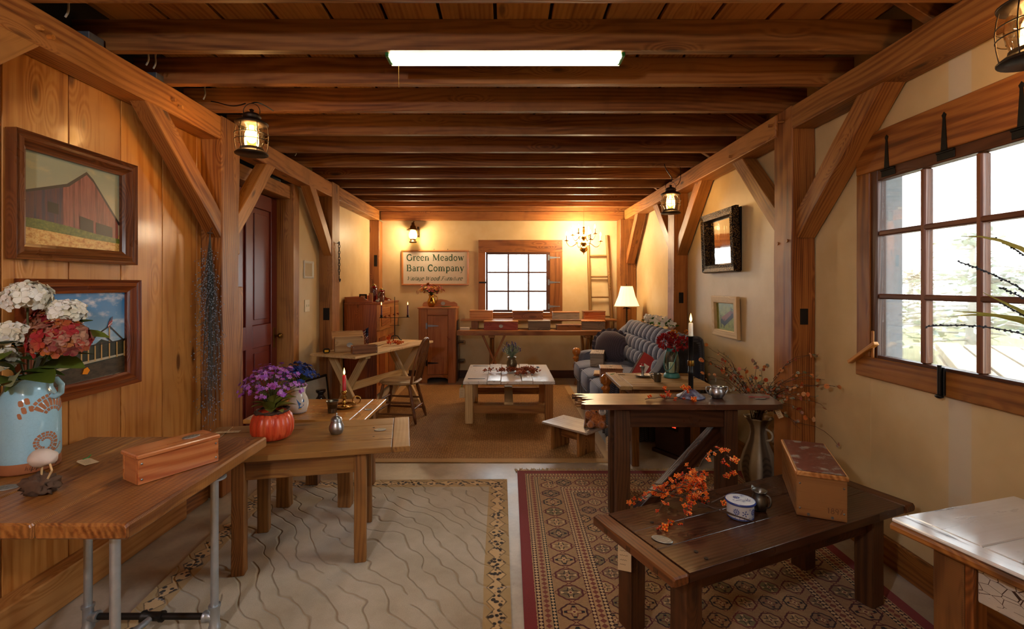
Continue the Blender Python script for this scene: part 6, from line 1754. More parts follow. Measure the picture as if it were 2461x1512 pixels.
# --- pumpkin pot with violets
PUMP = petal_mat('pumpkin_orange', ['#c43a1e', '#d24a26', '#b8321c'], 0.35)
g = G('pumpkin_skin'); c = g.coord('Object'); n1 = g.noise(g.vscale(c, (30, 30, 4)), 1.0, 4, 0.7)
PUMP = g.out(g.ramp(n1, [(0.3, '#9a2412'), (0.5, '#c8401f'), (0.7, '#e0683a')]), 0.35, 0.0, g.bump(n1, 0.25, 0.003))
PK = thing('pumpkin_pot', 'orange-red ribbed pumpkin pot with a twig collar', 'pot', (-1.32, 2.72, 0.637))
m_ = MB(); m_.lathe([(0.0, 0.0), (0.075, 0.0), (0.098, 0.012), (0.113, 0.045), (0.115, 0.085), (0.105, 0.125), (0.088, 0.148), (0.075, 0.152), (0.07, 0.13), (0.0, 0.12)], 96, fn=lambda a, z: 1 - 0.055 * abs(math.cos(a * 8)) ** 8 * (1 if z > 0.005 else 0)); mk('ribbed_body', m_, PUMP, PK)
for k in range(7):
    m_ = MB(); ph = R.uniform(0, 6)
    m_.tube([(math.cos(a) * (0.086 + 0.006 * math.sin(a * 3 + ph)), math.sin(a) * (0.086 + 0.006 * math.sin(a * 3 + ph)), 0.152 + 0.004 * k / 3 + 0.006 * math.sin(a * 4 + ph)) for a in [2 * PI * i / 24 for i in range(25)]], 0.0035, 5, cap=False); mk('twig', m_, TWIG, PK)
VIOL = petal_mat('violet_petal', ['#6d2f8a', '#8a4aa8', '#a05cb4', '#8c2c7c', '#b98ac8', '#7a2468'])
def bouquet(name, label, cat, base, spread, height, nst, nfl, mat, fl_r, leafs=0, npet=5, leafmat=None, up=0.0, lsize=0.09):
    t = thing(name, label, cat, base)
    st = MB(); f0 = None
    for k in range(nst):
        a = k * 2.399963; rr = math.sqrt((k + 0.5) / nst)
        tip = Vector((math.cos(a) * rr * spread, math.sin(a) * rr * spread, height * (1 - 0.55 * rr * rr) + R.uniform(-0.02, 0.02)))
        st.tube(bez((0, 0, -0.05), (0, 0, height * 0.35), tip * 0.7 + Vector((0, 0, height * 0.12)), tip, 5), 0.0016, 4)
        for j in range(nfl):
            p = tip + Vector((R.uniform(-1, 1), R.uniform(-1, 1), R.uniform(-0.8, 0.6))) * (fl_r * 1.5)
            d = (p - Vector((0, 0, height * 0.3))).normalized() + Vector((R.uniform(-.5, .5), R.uniform(-.5, .5), R.uniform(-.2, .5)))
            e = rot_to(d, R.uniform(0, 6))
            if f0 is None: f0 = mk('blossom', floret_mesh(npet, fl_r, 0.25, 0.75), mat, t, p, e)
            else: dup(f0, t, p, e, R.uniform(0.75, 1.2))
    o = mk('stems', st, STEM, t); o['kind'] = 'stuff'
    lf = None
    for k in range(leafs):
        a = k * 2.4 + 0.5; e = (R.uniform(-.3, .3), -R.uniform(0.3, 1.2), a)
        p = (math.cos(a) * 0.02, math.sin(a) * 0.02, R.uniform(0.0, 0.05) + up)
        if lf is None: lf = mk('leaf', leaf_mesh(lsize, lsize * 0.6, 0.2, 0.4), leafmat or LEAF, t, p, e)
        else: dup(lf, t, p, e, R.uniform(0.8, 1.2))
    return t
OLEAF = petal_mat('olive_leaf', ['#55561a', '#77742a', '#8f8a3c'], 0.55)
bouquet('violet_bouquet', 'loose purple violets planted in the pumpkin pot', 'flowers', (-1.32, 2.72, 0.785), 0.17, 0.27, 58, 5, VIOL, 0.0125, 18, 5, OLEAF, 0.0, 0.10)
# --- white vase with blue flowers and a swallow
WV = thing('white_vase', 'white china vase with a painted blue bird', 'vase', (-1.465, 3.40, 0.601))
CHINA = plain('white_china', '#d9d2c8', 0.15, namt=0.05); BLUEP = plain('blue_paint', '#3d6aa3', 0.3); YELP = plain('yellow_paint', '#d6a21c', 0.3)
wp = [(0.0, 0.0), (0.045, 0.0), (0.055, 0.01), (0.066, 0.045), (0.068, 0.075), (0.058, 0.11), (0.045, 0.135), (0.046, 0.16), (0.056, 0.185), (0.05, 0.185), (0.042, 0.16)]
m_ = MB(); m_.lathe(wp, 32); mk('body', m_, CHINA, WV)
def on_vase(u, v, prof, d=0.001, a0=0.0):
    r_ = 0.05
    for (p, q) in zip(prof[:-1], prof[1:]):
        if p[1] <= v <= q[1] and q[1] > p[1]: r_ = p[0] + (q[0] - p[0]) * (v - p[1]) / (q[1] - p[1]); break
    a = a0 + u / max(r_, 0.02)
    return ((r_ + d) * math.cos(a), (r_ + d) * math.sin(a), v)
m_ = MB(); a0 = math.radians(-52)
for poly, mi in (([(-0.03, 0.11), (-0.012, 0.085), (0.0, 0.075), (0.012, 0.088), (0.02, 0.108), (0.022, 0.09), (0.018, 0.06), (0.0, 0.045), (-0.018, 0.04), (-0.014, 0.055), (-0.02, 0.075)], 0), ([(-0.018, 0.04), (0.006, 0.043), (0.0, 0.034), (-0.014, 0.035)], 1)):
    m_.add([on_vase(u, v, wp, 0.001 + mi * 0.0003, a0) for (u, v) in poly], [list(range(len(poly)))], None, True, mi)
mk('painted_bird', m_, [BLUEP, YELP], WV)
m_ = MB()
for k in range(26): m_.blob((math.cos(k * 2 * PI / 26) * 0.053, math.sin(k * 2 * PI / 26) * 0.053, 0.009), (0.004, 0.004, 0.003), 6, 4)
o = mk('blue_dots', m_, BLUEP, WV); o['kind'] = 'stuff'
NAVYF = petal_mat('navy_petal', ['#141c44', '#1f2f6a', '#2c4590', '#18204c'])
bouquet('blue_bouquet', 'dense dark blue flowers in the white bird vase', 'flowers', (-1.465, 3.40, 0.775), 0.125, 0.165, 34, 8, NAVYF, 0.013, 6, 5, LEAF)

# --- candle holders, pewter pieces
def turn(name, label, cat, loc, prof, mat, part='body', n=28, group=None):
    t = thing(name, label, cat, loc, 0, group); m_ = MB(); m_.lathe(prof, n); mk(part, m_, mat, t); return t
t = turn('brass_chamberstick', 'brass chamberstick with a lit red candle on the pine table', 'candle holder', (-1.19, 3.545, 0.601), [(0.0, 0.0), (0.06, 0.0), (0.085, 0.012), (0.09, 0.02), (0.083, 0.016), (0.06, 0.006), (0.02, 0.008), (0.012, 0.02), (0.022, 0.03), (0.012, 0.045), (0.01, 0.06), (0.022, 0.075), (0.011, 0.09), (0.015, 0.10), (0.024, 0.112), (0.015, 0.12), (0.013, 0.125)], BRASS)
m_ = MB(); m_.tube(arc((0.085, 0.02, 0.05), 0.028, -PI / 2 - 0.4, PI * 1.3, 14, (1, 0.2, 0), (0, 0, 1)), 0.005, 7); mk('finger_loop', m_, BRASS, t)
m_ = MB(); m_.lathe([(0.0135, 0.12), (0.0125, 0.235), (0.004, 0.238), (0.0, 0.236)], 16); mk('candle', m_, plain('red_wax', '#b81c20', 0.35, sss=0.2), t)
flame(t, (0, 0, 0.24), 0.052); point('candle_light', (-1.19, 3.545, 0.875), 0.25, WARM, 0.012)
t = turn('pewter_beaker', 'plain pewter beaker beside the brass chamberstick', 'cup', (-1.225, 3.40, 0.601), [(0.0, 0.0), (0.028, 0.0), (0.03, 0.004), (0.035, 0.06), (0.042, 0.082), (0.046, 0.085), (0.038, 0.08), (0.03, 0.01), (0.0, 0.008)], DARKPEWTER)
t = turn('pewter_sugar_pot', 'round pewter pot with a domed lid on the low sawn-oak table', 'pot', (-0.985, 2.80, 0.638), [(0.0, 0.0), (0.03, 0.0), (0.034, 0.005), (0.042, 0.025), (0.042, 0.042), (0.034, 0.06), (0.029, 0.072), (0.032, 0.08), (0.028, 0.078), (0.0, 0.07)], PEWTER)
m_ = MB(); m_.lathe([(0.031, 0.081), (0.028, 0.09), (0.014, 0.1), (0.005, 0.104), (0.004, 0.11), (0.007, 0.115), (0.0, 0.121)], 24); mk('lid', m_, PEWTER, t)
# console pieces
t = thing('hogscraper_candlestick', 'tall black iron candlestick with a lit white candle on the dark console', 'candle holder', (1.195, 3.10, 0.781))
SPECK = G('painted_cone'); n1 = SPECK.noise(SPECK.coord('Object'), 25.0, 4, 0.7)
SPECK = SPECK.out(SPECK.ramp(n1, [(0.35, '#5a2f40'), (0.5, '#6d7390'), (0.65, '#a2a8b8')]), 0.5, 0.3)
m_ = MB(); m_.lathe([(0.0, 0.0), (0.088, 0.0), (0.088, 0.005), (0.06, 0.02), (0.035, 0.04), (0.022, 0.05), (0.0, 0.05)], 28); mk('cone_base', m_, SPECK, t)
m_ = MB(); m_.lathe([(0.0155, 0.045), (0.0155, 0.145), (0.018, 0.15), (0.018, 0.165), (0.0155, 0.168), (0.0155, 0.385), (0.027, 0.388), (0.027, 0.392), (0.0, 0.392)], 20); mk('shaft', m_, BLACKIRON, t)
m_ = MB(); m_.lathe([(0.019, 0.20), (0.021, 0.205), (0.021, 0.23), (0.019, 0.235)], 20); m_.box(0.018, 0.028, -0.006, 0.006, 0.12, 0.128, 0); mk('brass_collar', m_, BRASS_OLD, t)
m_ = MB(); m_.lathe([(0.0145, 0.39), (0.013, 0.475), (0.004, 0.48), (0.0, 0.476)], 16); mk('candle', m_, plain('ivory_wax', '#e6dfcc', 0.4, sss=0.2), t)
m_ = MB(); m_.tube([(0, 0, 0.475), (0.001, 0, 0.49)], 0.0012, 5); mk('wick', m_, INK, t)
flame(t, (0, 0, 0.483), 0.058); point('candle_light', (1.195, 3.10, 1.295), 0.3, WARM, 0.012)
t = turn('two_handled_pewter_bowl', 'pewter sugar bowl with two looped handles on the dark console', 'bowl', (1.355, 3.08, 0.781), [(0.0, 0.0), (0.034, 0.0), (0.036, 0.006), (0.046, 0.02), (0.048, 0.038), (0.040, 0.055), (0.036, 0.066), (0.042, 0.074), (0.038, 0.072), (0.032, 0.06), (0.0, 0.02)], PEWTER)
for s_ in (-1, 1):
    m_ = MB(); m_.tube(bez((s_ * 0.038, 0, 0.065), (s_ * 0.085, 0, 0.09), (s_ * 0.075, 0, 0.03), (s_ * 0.045, 0, 0.02), 10), 0.004, 6); mk('handle', m_, PEWTER, t)
t = thing('ribbon_plate', 'small metal disc with red speckled ribbon on the dark console', 'tag', (1.62, 3.07, 0.781))
oval_plate(t, (0, -0.02, 0), 0.035, 0.014)
m_ = MB(); m_.tube([(-0.06, 0.015, 0.004), (-0.01, 0.01, 0.003), (0.03, 0.0, 0.006), (0.07, 0.01, 0.003)], 0.005, 6, flat=0.35); mk('ribbon', m_, plain('red_ribbon', '#b02038', 0.5), t)
# dark low table pieces
CER = G('blue_and_white_china'); gc = CER.attr('gc'); 
CERW = plain('ceramic_white', '#c9ccd0', 0.12, namt=0.05); CERB = plain('cobalt_paint', '#34488c', 0.2)
cprof = [(0.0, 0.0), (0.052, 0.0), (0.055, 0.004), (0.055, 0.012), (0.056, 0.062)]
t = thing('ceramic_box', 'round blue and white china box with a lid on the dark low table', 'box', (1.045, 2.14, 0.472))
m_ = MB(); m_.lathe(cprof, 36); mk('body', m_, CERW, t)
m_ = MB(); m_.lathe([(0.057, 0.063), (0.062, 0.066), (0.064, 0.07), (0.061, 0.075), (0.05, 0.077), (0.0, 0.078)], 36); ld = mk('lid', m_, CERW, t)
m_ = MB()
m_.lathe([(0.0625, 0.0665), (0.0645, 0.07), (0.0618, 0.0752)], 36); m_.lathe([(0.0553, 0.003), (0.0555, 0.008)], 36)
o = mk('rim_line', m_, CERB, t)
m_ = MB()
def flower2(mb, place, cu, cv, r_, np_):
    for k in range(np_):
        a = 2 * PI * k / np_; ca, sa = math.cos(a), math.sin(a)
        pts = [(cu + ca * r_ * 0.25, cv + sa * r_ * 0.25), (cu + ca * r_ * 0.7 - sa * r_ * 0.16, cv + sa * r_ * 0.7 + ca * r_ * 0.16), (cu + ca * r_, cv + sa * r_), (cu + ca * r_ * 0.7 + sa * r_ * 0.16, cv + sa * r_ * 0.7 - ca * r_ * 0.16)]
        mb.add([place(*p) for p in pts], [[0, 3, 2, 1]])
    mb.add([place(cu + r_ * 0.22 * math.cos(q), cv + r_ * 0.22 * math.sin(q)) for q in [i * PI / 4 for i in range(8)]], [list(range(8))])
side = lambda u, v: ((0.0562 + 0.0006) * math.cos(math.radians(-65) + u / 0.056), (0.0562 + 0.0006) * math.sin(math.radians(-65) + u / 0.056), v)
top = lambda u, v: (u, v, 0.0788)
for (u, v, r_, n) in ((0.012, 0.038, 0.016, 12), (-0.03, 0.035, 0.015, 5), (0.05, 0.036, 0.014, 5), (-0.065, 0.038, 0.015, 10), (-0.01, 0.014, 0.006, 6), (-0.008, 0.052, 0.006, 6), (0.09, 0.036, 0.015, 10), (0.03, 0.014, 0.005, 6)): flower2(m_, side, u, v, r_, n)
stroke(m_, [(0.012, 0.024), (0.010, 0.012), (0.018, 0.006)], 0.003, lambda u, v, d: side(u, v), 0)
for k in range(9): stroke(m_, [(-0.07 + k * 0.018, 0.006), (-0.069 + k * 0.018, 0.014 + 0.004 * (k % 3))], 0.0015, lambda u, v, d: side(u, v), 0)
for (u, v, r_, n) in ((-0.012, 0.012, 0.016, 10), (0.028, -0.012, 0.014, 5), (0.0, -0.03, 0.008, 6), (0.02, 0.028, 0.009, 6), (-0.035, -0.012, 0.007, 6)): flower2(m_, top, u, v, r_, n)
stroke(m_, [(-0.03, -0.02), (0.0, -0.01), (0.03, -0.03)], 0.002, lambda u, v, d: top(u, v), 0)
o = mk('painted_flowers', m_, CERB, t); o['kind'] = 'stuff'
t = turn('pewter_creamer', 'small dark pewter creamer with handle behind the china box', 'jug', (1.165, 2.205, 0.472), [(0.0, 0.0), (0.026, 0.0), (0.028, 0.004), (0.034, 0.02), (0.036, 0.038), (0.030, 0.058), (0.026, 0.07), (0.030, 0.082), (0.034, 0.09), (0.029, 0.086), (0.023, 0.07), (0.0, 0.02)], DARKPEWTER)
m_ = MB(); m_.tube(bez((0.012, -0.026, 0.078), (0.028, -0.062, 0.088), (0.028, -0.062, 0.03), (0.012, -0.034, 0.022), 10), 0.005, 7, flat=0.6); mk('handle', m_, DARKPEWTER, t)
m_ = MB(); m_.prism([(-0.014, 0), (0.014, 0), (0, 0.022)], (-0.012, 0.03, 0.084), (1, 0.2, 0), (-0.2, 0.4, 0.6), 0.002); mk('spout', m_, DARKPEWTER, t)
# plank table pieces
t = turn('pewter_cup', 'dark pewter cup with handle on the plank side table', 'cup', (1.29, 4.08, 0.683), [(0.0, 0.0), (0.028, 0.0), (0.03, 0.006), (0.033, 0.065), (0.035, 0.07), (0.031, 0.066), (0.028, 0.01), (0.0, 0.008)], DARKPEWTER)
m_ = MB(); m_.tube(bez((-0.03, 0, 0.06), (-0.075, 0, 0.08), (-0.05, 0, 0.02), (-0.028, 0, 0.018), 8), 0.004, 6); mk('handle', m_, DARKPEWTER, t)
t = turn('silver_chamberstick', 'silver chamberstick with a red candle stub on the plank side table', 'candle holder', (1.235, 4.33, 0.683), [(0.0, 0.0), (0.05, 0.0), (0.072, 0.010), (0.076, 0.016), (0.07, 0.012), (0.02, 0.006), (0.010, 0.015), (0.016, 0.025), (0.010, 0.04), (0.014, 0.06), (0.022, 0.085), (0.026, 0.09), (0.013, 0.092)], PEWTER)
m_ = MB(); m_.lathe([(0.012, 0.09), (0.012, 0.112), (0.0, 0.114)], 14); mk('candle_stub', m_, plain('red_wax_stub', '#b02420', 0.4), t)
m_ = MB(); m_.tube(arc((0.085, 0, 0.02), 0.02, 0, 2 * PI, 12, (1, 0, 0), (0, 0, 1)), 0.004, 6, cap=False); mk('finger_loop', m_, PEWTER, t)
TEAL = plain('teal_enamel', '#3f8a86', 0.35)
t = thing('teal_glass_lantern', 'teal-trimmed glass jar lantern filled with red flowers', 'lantern', (1.48, 4.28, 0.683))
m_ = MB(); m_.lathe([(0.0, 0.0), (0.07, 0.0), (0.072, 0.012), (0.062, 0.03), (0.058, 0.04), (0.0, 0.04)], 28); mk('base', m_, TEAL, t)
m_ = MB(); m_.lathe([(0.054, 0.04), (0.066, 0.08), (0.064, 0.16), (0.05, 0.22), (0.045, 0.235)], 28); mk('glass', m_, mat_glass('teal_glass', (0.75, 0.92, 0.88, 1), 0.12, 0.03), t)
m_ = MB(); m_.lathe([(0.047, 0.232), (0.05, 0.24), (0.058, 0.262), (0.054, 0.262), (0.044, 0.24)], 28); mk('rim', m_, TEAL, t)
m_ = MB(); m_.tube(bez((-0.05, -0.02, 0.25), (-0.14, -0.05, 0.02), (-0.04, -0.12, 0.0), (0.045, -0.03, 0.25), 16), 0.005, 7, flat=0.6); mk('handle', m_, TEAL, t)
m_ = MB(); m_.lathe([(0.024, 0.041), (0.024, 0.13), (0.0, 0.131)], 16); mk('candle', m_, CANDLESLEEVE, t)
MUM = petal_mat('red_mum_petal', ['#7a0e10', '#a0181a', '#b82420'], 0.6); ORG = petal_mat('orange_petal', ['#b06a14', '#d08a20', '#c25a18'], 0.6)
t = thing('red_flower_bunch', 'deep red chrysanthemums standing in the teal lantern', 'flowers', (1.48, 4.28, 0.93))
for (c, r_, mt, nn) in (((-0.075, -0.03, 0.075), 0.075, MUM, 60), ((0.10, -0.02, 0.06), 0.07, MUM, 56), ((0.01, -0.05, 0.03), 0.05, MUM, 36), ((0.03, 0.03, 0.13), 0.045, ORG, 30), ((-0.01, -0.01, 0.115), 0.05, MUM, 36), ((0.14, 0.03, 0.15), 0.025, ORG, 16), ((0.16, 0.0, 0.11), 0.02, ORG, 12)):
    c = Vector(c); m_ = MB(); m_.tube([(0, 0, -0.06), c * 0.6, c], 0.003, 5); hd = mk('flower_stem', m_, STEM, t)
    f0 = None
    for k in range(nn):
        d = fib(nn, k); p = c + d * r_ * 0.45; e = rot_to(d + Vector((R.uniform(-.3, .3), R.uniform(-.3, .3), 0.2)), R.uniform(0, 6))
        if f0 is None:
            m_ = MB()
            for s_ in (-0.5, 0, 0.5): m_.add([(0, 0, 0), (0.006 + s_ * r_ * 0.3, 0.006, r_ * 0.35), (s_ * r_ * 0.5, 0.0, r_ * 0.6), (-0.006 + s_ * r_ * 0.3, -0.006, r_ * 0.35)], [[0, 1, 2, 3]], None, True)
            f0 = mk('petal', m_, mt, hd, p, e)
        else: dup(f0, hd, p, e)
# white garland on the sofa back
WG = petal_mat('white_garland_petal', ['#cfc9b6', '#e6e2d4', '#d8d2c0']); GL2 = petal_mat('ivy_leaf', ['#23470f', '#3c6a1a', '#58842a'])
t = thing('white_garland', 'white flower garland with green leaves lying on the sofa back', 'garland', (1.80, 5.62, 1.04))
f0 = lf = None
for k in range(46):
    p = (R.uniform(-0.07, 0.03), R.uniform(-0.42, 0.42), R.uniform(0.02, 0.08)); e = rot_to((R.uniform(-1.4, 0.0), R.uniform(-1.4, 0.0), R.uniform(0.1, 1)), R.uniform(0, 6))
    if f0 is None: f0 = mk('blossom', floret_mesh(5, 0.042, 0.6, 0.8), WG, t, p, e)
    else: dup(f0, t, p, e, R.uniform(0.7, 1.2))
for k in range(60):
    p = (R.uniform(-0.07, 0.06), R.uniform(-0.44, 0.44), R.uniform(-0.01, 0.06)); e = (R.uniform(-.5, .5), R.uniform(-1.2, 0.2), R.uniform(0, 6))
    if lf is None: lf = mk('leaf', leaf_mesh(0.055, 0.035), GL2, t, p, e)
    else: dup(lf, t, p, e, R.uniform(0.7, 1.2))

# --- bittersweet
BER = plain('red_berry', '#cc2c12', 0.25, var=0.2); HUSK = plain('orange_husk', '#ee8a14', 0.55, var=0.25)
DRYB = plain('dry_red_berry', '#8a3418', 0.5, var=0.3); DRYH = plain('dry_husk', '#a85a22', 0.6, var=0.25)
def cluster_mesh(sc=1.0):
    m_ = MB()
    for k in range(4):
        a = k * 1.6 + 0.4; c = Vector((math.cos(a) * 0.008, math.sin(a) * 0.008, 0.004 * (k % 3))) * sc
        m_.blob(c, (0.0042 * sc, 0.0042 * sc, 0.0042 * sc), 7, 5, mi=0)
        for j in range(3):
            b = a + j * 2.1; d = Vector((math.cos(b), math.sin(b), 0.4)) * (0.0095 * sc); s_ = Vector((-math.sin(b), math.cos(b), 0)) * (0.005 * sc)
            m_.add([c, c + d * 0.5 + s_, c + d, c + d * 0.5 - s_], [[0, 1, 2, 3]], None, True, 1)
    return m_
CLU = cluster_mesh()
def bittersweet(label, loc, twigs, per, dry=False, sc=1.0, rz=0.0, jit=0.012, thick=0.0022):
    """twigs: lists of control points (local); clusters sit along them"""
    t = thing('bittersweet_branch', label, 'branch', loc, rz)
    c0 = None
    for tw in twigs:
        pts = bez(*tw, 9) if len(tw) == 4 else [Vector(q) for q in tw]
        m_ = MB(); m_.tube([p + Vector((R.uniform(-1, 1), R.uniform(-1, 1), R.uniform(-0.5, 1))) * 0.003 for p in pts], [thick * (1.3 - 0.8 * i / (len(pts) - 1)) for i in range(len(pts))], 5); mk('twig', m_, TWIG, t)
        for k in range(per):
            q = pts[min(len(pts) - 1, int(R.uniform(0.15, 1.0) * len(pts)))] + Vector((R.uniform(-1, 1), R.uniform(-1, 1), R.uniform(-0.3, 1))) * jit
            q.z = max(q.z, 0.006)
            e = (R.uniform(-1, 1), R.uniform(-1, 1), R.uniform(0, 6))
            if c0 is None: c0 = mk('berry_cluster', CLU, [DRYB, DRYH] if dry else [BER, HUSK], t, q, e); c0.scale = (sc,) * 3
            else: dup(c0, t, q, e, sc * R.uniform(0.8, 1.2))
    return t
tw = []
for k in range(15):
    a = math.radians(R.uniform(95, 250)); L_ = R.uniform(0.13, 0.30); h = R.uniform(0.03, 0.17)
    p3 = Vector((math.cos(a) * L_ * 1.1, math.sin(a) * L_ * 0.75, R.uniform(0.008, 0.13) if L_ < 0.22 else 0.01))
    tw.append([(0.03, 0.02, 0.02), (0.0, 0.01, h), p3 * 0.6 + Vector((0, 0, h)), p3])
tw += [[(0.02, 0.02, 0.02), (-0.04, 0.03, 0.20), (0.02, 0.05, 0.26), (0.17, 0.12, 0.24)], [(-0.02, 0.02, 0.03), (-0.01, 0.0, 0.12), (-0.05, 0.03, 0.16), (-0.02, 0.06, 0.17)], [(-0.05, 0.0, 0.02), (-0.06, -0.01, 0.10), (-0.02, 0.01, 0.15), (0.03, 0.03, 0.15)], [(0.0, 0.0, 0.05), (0.02, 0.0, 0.09), (0.0, 0.02, 0.12), (-0.06, 0.03, 0.12)]]
BS = bittersweet('big tangled bunch of orange bittersweet berries on the dark low table', (0.895, 2.19, 0.472), tw, 14, sc=0.72, jit=0.02)
for (a, b) in (((-0.24, 0.02, 0.09), (0.16, -0.11, 0.01)), ((-0.20, 0.06, 0.10), (-0.03, 0.0, 0.05)), ((-0.02, 0.0, 0.02), (0.18, -0.13, 0.012)), ((0.06, 0.04, 0.02), (0.34, 0.14, 0.05)), ((0.16, 0.10, 0.22), (0.22, 0.16, 0.10))):
    m_ = MB(); a = Vector(a); b = Vector(b); m_.tube([a, a.lerp(b, 0.35) + Vector((0.01, 0.01, 0.012)), a.lerp(b, 0.7) + Vector((-0.01, 0, 0.008)), b], [0.003, 0.0028, 0.0024, 0.0018], 5); mk('twig', m_, TWIG, BS)
first = [o for o in BS.children if o.name.startswith('berry_cluster')][0]
for q in ((0.14, 0.09, 0.19), (0.16, 0.10, 0.17), (0.19, 0.11, 0.19), (0.21, 0.12, 0.185), (0.20, 0.13, 0.12), (0.17, 0.11, 0.115), (0.22, 0.15, 0.11), (-0.22, -0.16, 0.006), (-0.25, -0.17, 0.006), (-0.19, -0.13, 0.007), (0.15, 0.09, 0.12), (0.12, 0.05, 0.012)): dup(first, BS, q, (R.uniform(-1, 1), R.uniform(-1, 1), R.uniform(0, 6)), R.uniform(0.9, 1.3))
bittersweet('sprig of orange bittersweet lying on the dark console', (1.03, 3.04, 0.781), [[(-0.16, -0.03, 0.004), (-0.05, -0.01, 0.02), (0.0, -0.01, 0.01), (0.06, -0.04, 0.005)], [(-0.02, -0.02, 0.005), (0.0, 0.0, 0.03), (0.01, 0.01, 0.05), (-0.015, 0.01, 0.06)], [(0.04, -0.03, 0.006), (0.08, -0.02, 0.03), (0.10, 0.0, 0.05), (0.12, 0.0, 0.065)], [(-0.03, -0.02, 0.005), (-0.01, -0.05, 0.02), (0.03, -0.06, 0.01), (0.14, -0.07, 0.006)]], 5, sc=1.15)
tw = []
for k in range(12):
    a = R.uniform(0, 6.28); c = Vector((R.uniform(-0.28, 0.32), R.uniform(-0.22, 0.18), 0)); d = Vector((math.cos(a), math.sin(a) * 0.8, 0)) * R.uniform(0.06, 0.13)
    tw.append([c - d + Vector((0, 0, 0.004)), c - d * 0.3 + Vector((0, 0, 0.03)), c + d * 0.3 + Vector((0, 0, 0.03)), c + d + Vector((0, 0, 0.01))])
bittersweet('dry reddish bittersweet scattered around the vase on the white coffee table', (0.10, 5.66, 0.482), tw, 9, True, 1.7, jit=0.02)
bittersweet('little sprig of bittersweet on the pale sawbuck table', (-1.38, 5.75, 0.784), [[(-0.12, -0.1, 0.004), (-0.05, -0.05, 0.03), (0.02, 0.03, 0.03), (0.08, 0.10, 0.01)], [(-0.02, 0.0, 0.01), (-0.02, 0.0, 0.05), (-0.03, 0.02, 0.09), (-0.02, 0.03, 0.12)], [(0.0, -0.03, 0.01), (0.05, -0.02, 0.03), (0.10, 0.0, 0.03), (0.13, 0.02, 0.02)]], 6, sc=1.6, dry=False)

# --- pewter vase of lavender
t = turn('pewter_vase', 'rounded pewter vase on the white coffee table', 'vase', (0.075, 5.74, 0.482), [(0.0, 0.0), (0.04, 0.0), (0.045, 0.006), (0.06, 0.05), (0.064, 0.08), (0.055, 0.115), (0.042, 0.135), (0.044, 0.15), (0.052, 0.162), (0.046, 0.158), (0.038, 0.135)], plain('bronzed_pewter', '#6a6250', 0.35, 0.9, namt=0.2))
LAV = petal_mat('lavender_bud', ['#4a3a6a', '#6a5a8c', '#54406a']); LAVL = petal_mat('lavender_leaf', ['#5c7058', '#7d9078', '#9aa892'])
t = thing('lavender_bunch', 'bunch of lavender in the pewter vase', 'flowers', (0.075, 5.74, 0.62))
lf = fb = None
for k in range(44):
    a = k * 2.4; rr = math.sqrt((k + 0.5) / 44)
    tip = Vector((math.cos(a) * rr * 0.11, math.sin(a) * rr * 0.11, 0.17 - 0.07 * rr * rr + R.uniform(-0.03, 0.03)))
    m_ = MB(); m_.tube([(0, 0, 0), tip * 0.5 + Vector((0, 0, 0.03)), tip], 0.0018, 4); stm = mk('stem', m_, LAVL, t)
    for j in range(5):
        p = tip * R.uniform(0.35, 0.95) + Vector((R.uniform(-.01, .01), R.uniform(-.01, .01), 0.01)); e = (R.uniform(-.4, .4), -R.uniform(0.5, 1.3), a + R.uniform(-1, 1))
        if lf is None: lf = mk('leaf', leaf_mesh(0.045, 0.008, 0.1, 0.2, 3), LAVL, t, p, e)
        else: dup(lf, t, p, e, R.uniform(0.7, 1.3))
    if k % 2 == 0:
        p = tip + Vector((0, 0, 0.005)); e = (R.uniform(-.3, .3), R.uniform(-.3, .3), 0)
        if fb is None:
            m_ = MB()
            for q in range(5): m_.blob((0, 0, q * 0.008), (0.006, 0.006, 0.0055), 6, 4)
            fb = mk('flower_spike', m_, LAV, t, p, e)
        else: dup(fb, t, p, e)
# ------------------------------------------------------------------ on the washstand
REDG = mat_glass('red_glass', (0.75, 0.03, 0.02, 1), 0.15, 0.03)
def red_bottle(label, x, y, h, r_):
    t = thing('red_glass_jar', label, 'jar', (x, y, 1.271))
    m_ = MB(); m_.lathe([(0.0, 0.002), (r_ * 0.9, 0.0), (r_, 0.008), (r_, h * 0.78), (r_ * 0.85, h * 0.84), (r_ * 0.55, h * 0.88)], 24, fn=lambda a, z: 1 + 0.03 * math.cos(a * 12)); mk('glass', m_, REDG, t)
    m_ = MB(); m_.lathe([(r_ * 0.93, h * 0.02), (r_ * 0.93, h * 0.74), (0.0, h * 0.76)], 20); mk('fill', m_, plain('red_fill', '#8a1410', 0.4), t)
    m_ = MB(); m_.lathe([(r_ * 0.58, h * 0.87), (r_ * 0.6, h * 0.92), (r_ * 0.5, h * 0.95), (r_ * 0.2, h * 0.96), (r_ * 0.2, h * 0.98), (0.0, h)], 20); mk('stopper', m_, BRASS_OLD, t)
red_bottle('tall red glass jar on the washstand', -1.86, 6.78, 0.255, 0.052)
red_bottle('shorter red glass jar on the washstand beside the wall', -1.86, 7.20, 0.19, 0.05)
t = thing('jar_candle', 'brown jar candle with a glass lid on the washstand', 'candle', (-1.74, 6.72, 1.271))
m_ = MB(); m_.lathe([(0.0, 0.0), (0.042, 0.0), (0.045, 0.01), (0.045, 0.085), (0.036, 0.10)], 24); mk('glass', m_, CLEARGLASS, t)
m_ = MB(); m_.lathe([(0.04, 0.004), (0.04, 0.075), (0.0, 0.076)], 20); mk('wax', m_, plain('brown_wax', '#8a4a34', 0.5), t)
m_ = MB(); m_.lathe([(0.04, 0.10), (0.04, 0.112), (0.02, 0.12), (0.025, 0.13), (0.0, 0.136)], 20); mk('lid', m_, CLEARGLASS, t)
